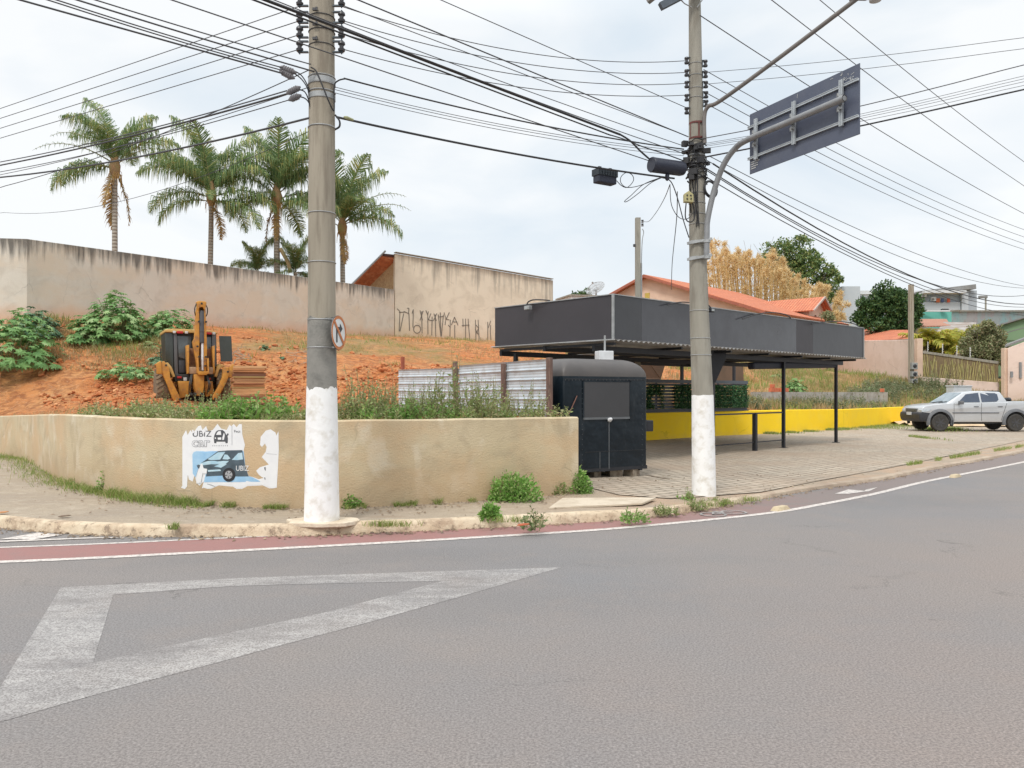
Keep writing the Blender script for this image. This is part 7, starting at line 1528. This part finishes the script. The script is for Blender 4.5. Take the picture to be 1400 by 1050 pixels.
for px, py, rx, h, n, ls, mt_, lab in ((18, 506, 1.75, 2.1, 640, .24, GREEN, 'biggest castor bush, at the left frame edge on the slope'), (46, 459, 1.0, 1.05, 300, .22, CB, 'bluish castor bush behind the biggest one near the wall'), (121, 469, .8, 1.15, 260, .22, GREEN, 'castor bush left below the tallest one by the wall'), (160, 464, 1.25, 1.95, 480, .24, GREEN, 'tallest castor bush under the boundary wall'), (231, 459, 1.1, 1.2, 360, .22, GREEN, 'castor bush just behind the backhoe boom at left'),
        (176, 515, 1.0, .55, 190, .17, GREEN, 'low spreading castor plant on bare earth left of the backhoe'), (222, 500, .5, .6, 110, .18, CB, 'small bluish castor bush close to the backhoe cab'), (531, 460, .28, .30, 70, .12, CB, 'tiny dark castor bush at the corner of wall and graffiti house'), (205, 478, .45, .35, 80, .15, WEED, 'yellowish shrub on the slope between castor bushes'),
        (362, 480, .25, .3, 50, .13, CB, 'tiny bluish seedling on the slope right of the backhoe'), (386, 492, .18, .2, 36, .11, CB, 'smallest seedling on the slope left of the thick pole'), (593, 462, .5, .25, 70, .13, GREEN, 'low green shrub under the graffiti'), (1085, 538, .75, .95, 260, .17, GREEN, 'round green bush behind the low block wall'), (1060, 517, .5, .3, 60, .15, GREEN, 'small green shrub on red earth under the rolled awning'), (1190, 538, .8, .5, 140, .17, GREEN, 'green shrub before the tall pink wall'),
        (988, 519, .45, .8, 140, .15, GREEN, 'green climbing shrub just right of the leaning pole')):
    q = hill(px, py, 22) if px < 980 else hill(px, py, 33); o = castor(n, rx, h, ls, int(px), [mt_, STEM]); o.location = (q.x, q.y, q.z-.05); tag(o, lab, 'bush')
# brushwood on the slope
mb = MB(); random.seed(14)
for i in range(34): q = hill(rnd(395, 425) if i % 2 else rnd(320, 342), rnd(475, 500), 24); mb.tube([q+Vector((rnd(-.5, .5), rnd(-.3, .3), rnd(.0, .3))), q+Vector((rnd(-.2, .2), 0, rnd(.1, .3))), q+Vector((rnd(-.6, .6), rnd(-.2, .2), .05))], .012, 4)
tag(mb.build('brushwood', mk('dry_twigs', (.34, .26, .18), (.42, .33, .24), 9)), kind='stuff')
# --- grey-green weeds against the pink wall (behind the pickup)
random.seed(33); tallw = [proto('weed_clump', weed(40, 1.3, .7, .17, 60+i, [leafmat('grey_weed%d' % i, (.13, .17, .08), (.22, .27, .13), (.36, .33, .2), .2), STEM], lpc=20)) for i in range(2)]
for i, px in enumerate(sorted(rnd(1178, 1300) for _ in range(34))):
    px = px; py = rnd(528, 553)-(px-1178)*.03; q = hill(px, py, 42); place(random.choice(tallw), q.x, q.y, q.z-.05, rnd(0, 6), rnd(.6, 1.15), 'grey-green weed clump on the bank before the pink wall, '+ORD[i]+' from left', 'weeds', 'weeds on the bank by the pink wall')
for i, px in enumerate(sorted(rnd(1025, 1235) for _ in range(26))):
    q, d_ = along(YW, px); p = q+Vector((-d_.y, d_.x, 0))*rnd(.4, 3.0); place(random.choice(tall+tallw), p.x, p.y, th0(p.x, p.y), rnd(0, 6), rnd(.45, .85), 'dry weed clump just behind the yellow wall, '+ORD[i]+' from left', 'weeds', 'weeds behind the yellow wall')
# --- rubble heap / pale sand slope behind pickup
mb = MB(); q0_ = P(1262, 562, 40.5); q1_ = P(1300, 545, 42); vs = []
for i in range(13):
    for j in range(9):
        u_, v_ = i/12, j/8; x_ = 20.0+6.0*u_; y_ = 38.6+4.4*v_; hgt = .10+1.25*max(0, math.sin(math.pi*min(1, v_*1.1)))*max(0, 1-abs(u_-.55)*1.7); vs.append((x_, y_, hgt+.12*noise.noise(Vector((x_*2, y_*2, 0)))))
mb.add(vs, [(i*9+j, (i+1)*9+j, (i+1)*9+j+1, i*9+j+1) for i in range(12) for j in range(8)]); tag(mb.build('sand_heap', mk('pale_sand', (.66, .50, .32), (.56, .40, .25), 2, obj=False, bmp=.05, bscale=6), smooth=60, loc=(23, 40, 0)), 'pale yellowish sand heap behind the pickup bonnet', 'sand heap')
mb = MB(); mb.box(P(1311, 533.5, 38.5), (1.0, .5, .36), rz=.2); mb.box(P(1311, 533.5, 38.5)+Vector((.0, 0, .2)), (1.06, .56, .06), rz=.2); mb.beam(P(1311, 545, 38.5), P(1311, 570, 38.5), .1, .1); tag(mb.build('grey_box', mk('far_box_grey', (.50, .53, .55), (.42, .45, .47), 3), loc=P(1311, 545, 38.5), bevel=.015), 'pale grey box sticking up just behind the pickup roof', 'box')
# --- palms
def frond(el, length, n, ll, wid, seed, mat, droop=.5, curve=1.0):
    random.seed(seed); mb = MB(); pts = []; p = Vector((0, 0, 0)); a = R(el)
    for i in range(13): pts.append(p.copy()); p = p+Vector((math.cos(a), 0, math.sin(a)))*(length/12); a -= R(curve*(4+10*(i/12)**1.3))
    mb.tube(pts, [.035*(1-.85*i/12) for i in range(13)], 4, 1, caps=False)
    for i in range(n):
        f_ = .10+.9*i/n; k = min(11, int(f_*12)); q = pts[k].lerp(pts[k+1], f_*12-k); t_ = (pts[k+1]-pts[k]).normalized(); up = Vector((-t_.z, 0, t_.x)); l_ = ll*(.45+1.0*math.sin(math.pi*min(1, f_*1.02))**.6)*rnd(.75, 1.15)*(1 if f_ < .85 else .7)
        for s in (-1, 1):
            d_ = (Vector((0, s, 0))*rnd(.7, 1)+t_*rnd(.35, .8)+up*rnd(-.25, .45)).normalized(); m_ = q+d_*l_*.5; e_ = m_+(d_+Vector((0, 0, -droop*rnd(.8, 2.2)))).normalized()*l_*.55; w2 = t_*wid/2
            mb.add([q-w2, q+w2, m_+w2*.9, m_-w2*.9, e_], [(0, 1, 2, 3), (3, 2, 4)])
    me_ = mb.build('frond', [mat, STEM], local=True); d = me_.data; bpy.data.objects.remove(me_); return d
FR = {'up': [frond(84, 4.1, 96, 1.0, .05, 1, PALM, 2.6, .60), frond(76, 4.0, 96, 1.0, .05, 2, PALM, 2.6, .75)], 'mid': [frond(60, 4.3, 100, 1.0, .05, 3, PALM, 3.0, .95), frond(46, 4.2, 100, 1.0, .05, 4, PALM, 3.0, 1.0)], 'low': [frond(22, 4.0, 96, .9, .05, 5, PALM, 3.0, 1.05), frond(5, 3.8, 96, .85, .05, 6, PALM, 3.0, 1.0)],
      'bare': [frond(52, 3.9, 18, .34, .035, 7, PALM, 1.5, .9), frond(34, 3.9, 16, .3, .035, 8, PALM, 1.5, .8)], 'dead': [frond(-50, 2.6, 55, .5, .06, 9, DEAD, 1.2, .7), frond(-68, 2.5, 40, .4, .06, 10, DEAD, 1.2, .3)]}
PB = mk('palm_trunk', (.30, .265, .22), (.22, .19, .155), 3, c3=(.38, .34, .28), s3=2); mtb, t, b = newmat('ringed_palm_trunk'); sp = t.nodes.new('ShaderNodeSeparateXYZ'); t.links.new(pos(t), sp.inputs[0]); rg = mth(t, 'ABSOLUTE', mth(t, 'SINE', mth(t, 'MULTIPLY', sp.outputs[2], 17.0))); t.links.new(mixc(t, rng(t, rg, .0, .5), (.15, .125, .10), (.36, .32, .265)), b.inputs['Base Color']); bump(t, b, rg, .03)
SHAFT = mk('palm_crown_shaft', (.36, .22, .10), (.26, .15, .08), 4, c3=(.30, .27, .10), s3=2)
def palm(px_b, px_t, py_t, d, fr, label, group, r_=.15, lean=0):
    x_, z_ = X(px_t, d), Z(py_t, d); xb = X(px_b, d); t_ = thing('palm_tree', (xb, d, 4.6), label, 'palm tree', group)
    mb = MB(); mb.tube([(xb, d, 4.0), (xb*.6+x_*.4, d, 4+(z_-4)*.35), (xb*.2+x_*.8, d, 4+(z_-4)*.75), (x_, d, z_)], [r_*1.15, r_, r_*.92, r_*.85], 14); mb.build('trunk', mtb, t_, 50)
    mb = MB(); mb.lathe([(r_*.85, -.1), (r_*1.7, .25), (r_*1.9, .6), (r_*1.2, 1.0), (r_*.5, 1.5)], (x_, d, z_), (0, 0, 1), 14); mb.build('crown_shaft', SHAFT, t_, 50)
    fr = list(fr)+[(rnd(0, 360), random.choice(('up', 'mid', 'mid')), random.choice((0, 1)), rnd(.8, 1.05), .8) for _ in range(2 if px_b == 157 else 4)]
    for az, kind, k, sc, zo in fr:
        o = bpy.data.objects.new('frond', FR[kind][k % 2]); C.objects.link(o); o.parent = t_; o.location = (x_-xb+.05*math.cos(R(az)), .05*math.sin(R(az)), z_-4.6+zo); o.rotation_euler = (rnd(-.15, .15), 0, R(az)); o.scale = (sc, sc, sc)
    mb = MB(); 
    for i in range(26): a = rnd(0, 6.28); e_ = Vector((math.cos(a)*.35, math.sin(a)*.3, -rnd(.3, 1.0))); mb.tube([(x_, d, z_+.5), Vector((x_, d, z_+.35))+e_*.5+Vector((math.cos(a)*.15, math.sin(a)*.15, .1)), Vector((x_, d, z_+.4))+e_], .014, 3)
    mb.build('fruit_stalks', mk('fruit_stalk', (.50, .30, .08), (.38, .24, .08), 5), t_)
    return t_
random.seed(40); gpal = 'palms behind the boundary wall'
palm(157, 157, 242, 42, [(165, 'up', 0, .95, .9), (195, 'up', 1, .8, .9), (15, 'up', 1, .85, .9), (-20, 'mid', 0, .75, .9), (60, 'up', 0, .65, .8), (175, 'bare', 0, 1.05, .8), (190, 'bare', 1, 1.1, .7), (160, 'bare', 0, .8, .8), (0, 'mid', 1, .95, .7), (200, 'low', 1, .95, .5), (170, 'low', 0, .9, .4), (-10, 'bare', 1, .9, .6), (-100, 'dead', 1, .9, .4), (20, 'dead', 1, 1.15, .3), (150, 'dead', 1, 1.2, .2), (-80, 'mid', 0, .7, .7), (100, 'mid', 1, .8, .8)],
     'leftmost palm, thin crown with several bare arching fronds', gpal, .15)
palm(285, 289, 280, 47, [(175, 'up', 0, 1.2, .9), (20, 'up', 1, 1.15, .9), (-90, 'up', 0, 1.0, .9), (90, 'up', 1, 1.0, .8), (168, 'mid', 0, 1.1, .8), (190, 'mid', 1, 1.1, .7), (200, 'mid', 0, 1.0, .7), (10, 'mid', 0, 1.1, .8), (-15, 'mid', 1, 1.0, .7), (178, 'low', 0, 1.05, .4), (195, 'low', 1, .95, .2), (-5, 'low', 0, 1.1, .4), (-20, 'low', 1, 1.1, .1), (-110, 'mid', 1, .8, .5), (-70, 'low', 0, .7, .3), (-30, 'dead', 0, .9, 0), (60, 'low', 1, .9, .3)],
     'second palm from left, full crown with one yellow dead frond hanging right', gpal, .16)
palm(380, 378, 282, 48.5, [(165, 'up', 0, 1.15, .9), (-15, 'up', 1, 1.25, 1.0), (-80, 'up', 0, 1.1, .9), (100, 'up', 1, 1.1, .9), (200, 'mid', 0, 1.0, .8), (175, 'mid', 1, .95, .6), (-5, 'mid', 0, 1.2, .9), (20, 'mid', 1, 1.1, .7), (-35, 'mid', 0, 1.0, .7), (172, 'low', 0, .95, .3), (215, 'low', 1, .9, .2), (5, 'low', 0, 1.1, .4), (-25, 'low', 1, 1.05, .2), (-100, 'low', 0, .6, .4), (-80, 'dead', 1, 1.0, .2), (190, 'dead', 1, 1.1, .3), (80, 'low', 1, 1.0, .3)],
     'third palm, dense dark crown just left of the thick pole', gpal, .19)
palm(470, 468, 322, 52, [(180, 'up', 0, 1.25, .9), (20, 'up', 1, 1.25, .9), (-90, 'up', 0, 1.2, .9), (80, 'up', 1, 1.2, .9), (-40, 'up', 0, 1.2, .8), (160, 'mid', 0, 1.0, .8), (195, 'mid', 1, 1.0, .8), (0, 'bare', 0, 1.25, .9), (-12, 'bare', 1, 1.3, .8), (10, 'mid', 1, .9, .7), (-8, 'low', 0, 1.15, .7), (-80, 'dead', 1, .9, .2), (-20, 'dead', 1, .7, 0), (178, 'bare', 1, 1.0, .5)],
     'rightmost palm, partly behind the thick pole with bare fronds to the right', gpal, .17)
for px, py, sc0, lab in ((352, 372, .62, 'left small palm crown peeping over the boundary wall'), (404, 372, .62, 'right small palm crown over the wall beside the thick pole')):
    d = 49; x_, z_ = X(px, d), Z(py, d); t_ = thing('small_palm', (x_, d, 4.6), lab, 'palm tree', 'small palms over the wall'); mb = MB(); mb.tube([(x_, d, 4.2), (x_, d, z_)], .12, 10); mb.build('trunk', mtb, t_)
    for k in range(13): o = bpy.data.objects.new('frond', FR[('up', 'mid', 'mid', 'low')[k % 4]][k % 2]); C.objects.link(o); o.parent = t_; o.location = (0, 0, z_-4.6); o.rotation_euler = (0, 0, k*2.4); s_ = sc0*rnd(.8, 1.1); o.scale = (s_, s_, s_)
mb = MB(); pp = catmull([P(397, 373, 48.6), P(394, 360, 48.5), P(388, 348, 48.4), P(383, 340, 48.4)], 5); mb.tube(pp, .12, 8); tag(mb.build('dead_palm_frond', mk('dead_sheath', (.42, .31, .16)), loc=pp[0]), 'pale dead frond stalk leaning against the third palm trunk', 'dead frond')
# --- trees
def tree(name, base, blobs, n, ls, mat, label, seed, trunk_r=.2, bark=BARK, thin=0.0, cat='tree'):
    random.seed(seed); base = Vector(base); t_ = thing(name, base, label, cat); cen = sum((Vector(b_[0]) for b_ in blobs), Vector())/len(blobs)
    mb = MB(); fork = base.lerp(cen, .55); fork.x = base.x*.7+cen.x*.3; mb.tube([base-Vector((0, 0, .3)), base.lerp(fork, .5)+Vector((.08, 0, 0)), fork], [trunk_r*1.2, trunk_r, trunk_r*.8], 10)
    for c_, r_ in blobs:
        c_ = Vector(c_); m_ = fork.lerp(c_, .5)+rv()*.2; mb.tube([fork-Vector((0, 0, .2)), m_, c_], [trunk_r*.6, trunk_r*.35, trunk_r*.12], 6)
        for k in range(4): e_ = c_+rv()*r_*.8; mb.tube([m_.lerp(c_, .5), e_], [trunk_r*.2, .015], 4)
    mb.build('trunk', bark, t_, 50); mb = MB(); tot = sum(b_[1]**2 for b_ in blobs)
    for c_, r_ in blobs:
        c_ = Vector(c_); sub = [(c_+rv()*r_*rnd(.35, .95), r_*rnd(.22, .42)) for _ in range(16)]; k = int(n*r_*r_/tot)
        for i in range(k):
            sc_, sr = random.choice(sub); d_ = rv(); p = sc_+d_*sr*rnd(.5, 1.1)
            if thin and noise.noise(p*1.3) < -thin: continue
            leaf(mb, p, (rv()+d_*.5+Vector((0, 0, -.2))).normalized(), ls*rnd(.6, 1.3), ls*.6)
    mb.build('crown', mat, t_); return t_
def bl(px, py, d, r_): return (P(px, py, d), r_)
tree('round_tree', (X(1214, 62), 62, 3.4), [bl(1190, 425, 62, 1.25), bl(1212, 415, 61.5, 1.35), bl(1238, 417, 62, 1.25), bl(1203, 440, 61.5, 1.2), bl(1233, 438, 61.5, 1.35), bl(1252, 432, 62, .8), bl(1178, 437, 62, .7), bl(1218, 443, 61, 1.1), bl(1225, 403, 62.5, .8)], 15000, .24, DARK, 'dark dense round tree before the grey building', 70, .22)
tree('spreading_tree', (X(1092, 92), 92, 4.5), [bl(1062, 352, 92, 2.0), bl(1088, 344, 92, 2.2), bl(1110, 358, 92, 2.1), bl(1130, 374, 92, 1.7), bl(1045, 362, 92, 1.5), bl(1095, 372, 91, 2.2), bl(1126, 396, 92, 1.8), bl(1142, 384, 92, .9), bl(1075, 380, 92, 2.2)], 15000, .34, MIDG, 'big spreading green tree behind the dry golden bamboo', 71, .35, thin=.12)
tree('leafy_shrub', (X(1345, 50.5), 50.5, 2.2), [bl(1336, 466, 50.5, .95), bl(1355, 468, 50.5, .95), bl(1346, 453, 50.5, .85), bl(1362, 485, 50.2, .75), bl(1328, 482, 50.2, .7), bl(1368, 472, 50.5, .6), bl(1345, 486, 50.2, .9)], 15000, .15, OLIVE, 'fuzzy grey-green tree leaning over the bamboo fence', 72, .09)
tree('far_tree', (X(795, 78), 78, 4.5), [bl(790, 408, 78, .9), bl(800, 406, 78, .8)], 1500, .25, DARK, 'tiny green treetop beside the satellite dish', 73, .12)
tree('young_tree', (X(1128, 54), 54, 4), [bl(1130, 434, 54, .45), bl(1136, 436, 54, .4)], 700, .16, OLIVE, 'small shrub in the shade right of the small tiled house', 74, .06)
# dry bamboo clump
random.seed(50); bt_ = thing('dry_bamboo', (X(1050, 76), 76, 4), 'large golden dry bamboo clump behind the canopy and tiled roofs', 'bamboo'); mb = MB(); ml = MB(); BZ0 = 4.0
def skyline(px): return np.interp(px, [960, 968, 978, 990, 1002, 1012, 1025, 1035, 1048, 1058, 1066, 1080, 1100, 1118, 1135, 1148], [398, 352, 330, 356, 334, 356, 345, 356, 342, 352, 360, 374, 386, 388, 398, 412])
for i in range(150):
    px = 962+188*(i+rnd(0, 1))/150; d = rnd(73, 80); top = Z(skyline(px)+abs(random.gauss(0, 22)), d); x1_ = X(px, d); x0_ = x1_*.82+X(1045, d)*.18; tip = Vector((x1_+rnd(-.5, .8), d, top)); b0 = Vector((x0_, d, BZ0)); m_ = b0.lerp(tip, .55)+Vector(((x0_-x1_)*.12, 0, .3)); pts = catmull([b0, m_, tip, tip+Vector((rnd(-.1, .5), 0, rnd(-.2, .15)))], 4)
    mb.tube(pts, [.05]*len(pts), 4, caps=False)
    for k in range(260):
        f_ = rnd(.25, 1)**.7*(len(pts)-1); j = min(len(pts)-2, int(f_)); q = pts[j].lerp(pts[j+1], f_-j); sp_ = .06+.55*(1-f_/(len(pts)-1)); d_ = Vector((rnd(-.8, .8), rnd(-.8, .8), rnd(-.4, 1.1))).normalized(); leaf(ml, q+Vector((rnd(-sp_, sp_), rnd(-sp_, sp_), rnd(-.2, .2))), d_, rnd(.18, .42), .055)
mb.build('canes', mk('dry_cane', (.55, .38, .15), (.42, .28, .11), 3), bt_); ml.build('dry_leaves', GOLD, bt_)
mb = MB()
for i in range(14): px = rnd(985, 1075); q = P(px, skyline(px)+8, 76); mb.tube(catmull([q, q+Vector((rnd(-.2, .3), 0, .9)), q+Vector((rnd(-.5, .6), 0, rnd(1.2, 2.1)))], 3), .014, 3)
mb.build('bare_tips', BARK, bt_)
# yellow palms behind bamboo fence
FY = [frond(70, 1.9, 46, .50, .07, 91, YPALM, .5, .9), frond(45, 2.0, 46, .50, .07, 92, YPALM, .6, 1.0), frond(25, 2.0, 46, .46, .07, 93, YPALM, .7, 1.0)]
for px, py, lab in ((1268, 482, 'left yellow-green palm bush behind the bamboo fence'), (1297, 482, 'right yellow palm bush behind the bamboo fence, drooping right')):
    d = 52.5; x_, z_ = X(px, d), Z(py, d)-.15; t_ = thing('palm_bush', (x_, d, 2.4), lab, 'palm tree', 'yellow palms behind the bamboo fence'); mb = MB()
    for k in range(5): mb.tube([(x_+rnd(-.2, .2), d+rnd(-.2, .2), 2.0), (x_+rnd(-.5, .5), d, z_+.5)], .05, 6)
    mb.build('stems', STEM, t_)
    for k in range(26): o = bpy.data.objects.new('frond', FY[k % 3]); C.objects.link(o); o.parent = t_; o.location = (rnd(-.5, .5), rnd(-.3, .3), z_-2.4+rnd(0, .7)); o.rotation_euler = (0, 0, k*2.4+rnd(-.3, .3)); s_ = rnd(.75, 1.15); o.scale = (s_, s_, s_)
for pr in tall+lush+low+tallw:
    if 'used' in pr: del pr['used']
    if not pr.get('label'): bpy.data.objects.remove(pr)
# litter on the pavement
for px, py, c_, lab in ((88, 707, (.16, .11, .07), 'dry brown leaf on the pavement at left'), (715, 719, (.42, .10, .04), 'orange-red scrap under the leggy weed'), (3, 702, (.50, .22, .08), 'orange scrap on the pavement at the left frame edge')):
    g = G(px, py, .13); mb = MB(); mb.prism([(-.07, -.02), (-.02, -.04), (.06, -.02), (.08, .01), (.02, .04), (-.05, .03)], (0, 0, .012), (1, 0, .08), (0, 1, .1), (0, 0, .008)); o = mb.build('litter', mk('litter_'+str(px), c_), local=True); o.location = g; tag(o, lab, 'litter')

# grit and dead leaves along the kerb, the wall foot and the block paving
random.seed(91); mb = MB()
for i in range(2600):
    k = random.random()
    if k < .5: q = KERB0[0].copy(); j = random.randrange(18, len(KERB0)-8); q = KERB0[j].lerp(KERB0[j+1], random.random()); dr = (KERB0[j+1]-KERB0[j]).normalized(); p = q+Vector((dr.y, -dr.x, 0))*abs(random.gauss(0, .10)); zz = .005
    elif k < .8: q, dr = along(rwl, rnd(0, 780)); p = q+Vector((dr.y, -dr.x, 0))*(.12+abs(random.gauss(0, .35))); zz = gz(p.x)+.008
    else: p = Vector((rnd(-6, 9), 0, 0)); p.y = rnd(9.8, 17); zz = gz(p.x)+.014; 
    if k >= .8 and not (inpoly(p.x, p.y, walk_poly)): continue
    s_ = rnd(.006, .022); a_ = rnd(0, 6.28); u_ = Vector((math.cos(a_), math.sin(a_), rnd(-.2, .2)))*s_*rnd(.8, 2.2); v_ = Vector((-math.sin(a_), math.cos(a_), rnd(-.2, .2)))*s_; c_ = Vector((p.x, p.y, zz+s_*.3))
    mb.add([c_-u_, c_-v_*.8, c_+u_, c_+v_, c_+Vector((0, 0, s_*.7))], [(0, 1, 4), (1, 2, 4), (2, 3, 4), (3, 0, 4), (3, 2, 1, 0)])
tag(mb.build('grit', mk('grit_brown', (.26, .18, .11), (.13, .10, .075), 3, obj=False, c3=(.42, .33, .22), s3=5)), kind='stuff')

# stack of boards right of the backhoe, added on a guess
q = Vector((X(341, 26.3), 26.3, 0)); q.z = th0(q.x, q.y); st_ = thing('board_stack', q, 'stack of long orange-brown weathered boards just right of the backhoe', 'stack of boards'); random.seed(8)
cols = [mk('board_%d' % i, c_, tuple(k*.7 for k in c_), 3, vscale=(.4, 1, 5)) for i, c_ in enumerate(((.50, .24, .10), (.58, .33, .15), (.34, .15, .07), (.42, .30, .12), (.62, .38, .19), (.20, .09, .05)))]
z_ = q.z-.05
while z_ < q.z+1.42:
    h_ = rnd(.035, .085); mb = MB(); mb.box((q.x+rnd(-.03, .03), q.y+rnd(-.04, .04), z_+h_/2), (1.02+rnd(-.05, .05), .62, h_*.92), rz=R(19)+rnd(-.03, .03)); mb.build('board', random.choice(cols), st_, bevel=.006); z_ += h_
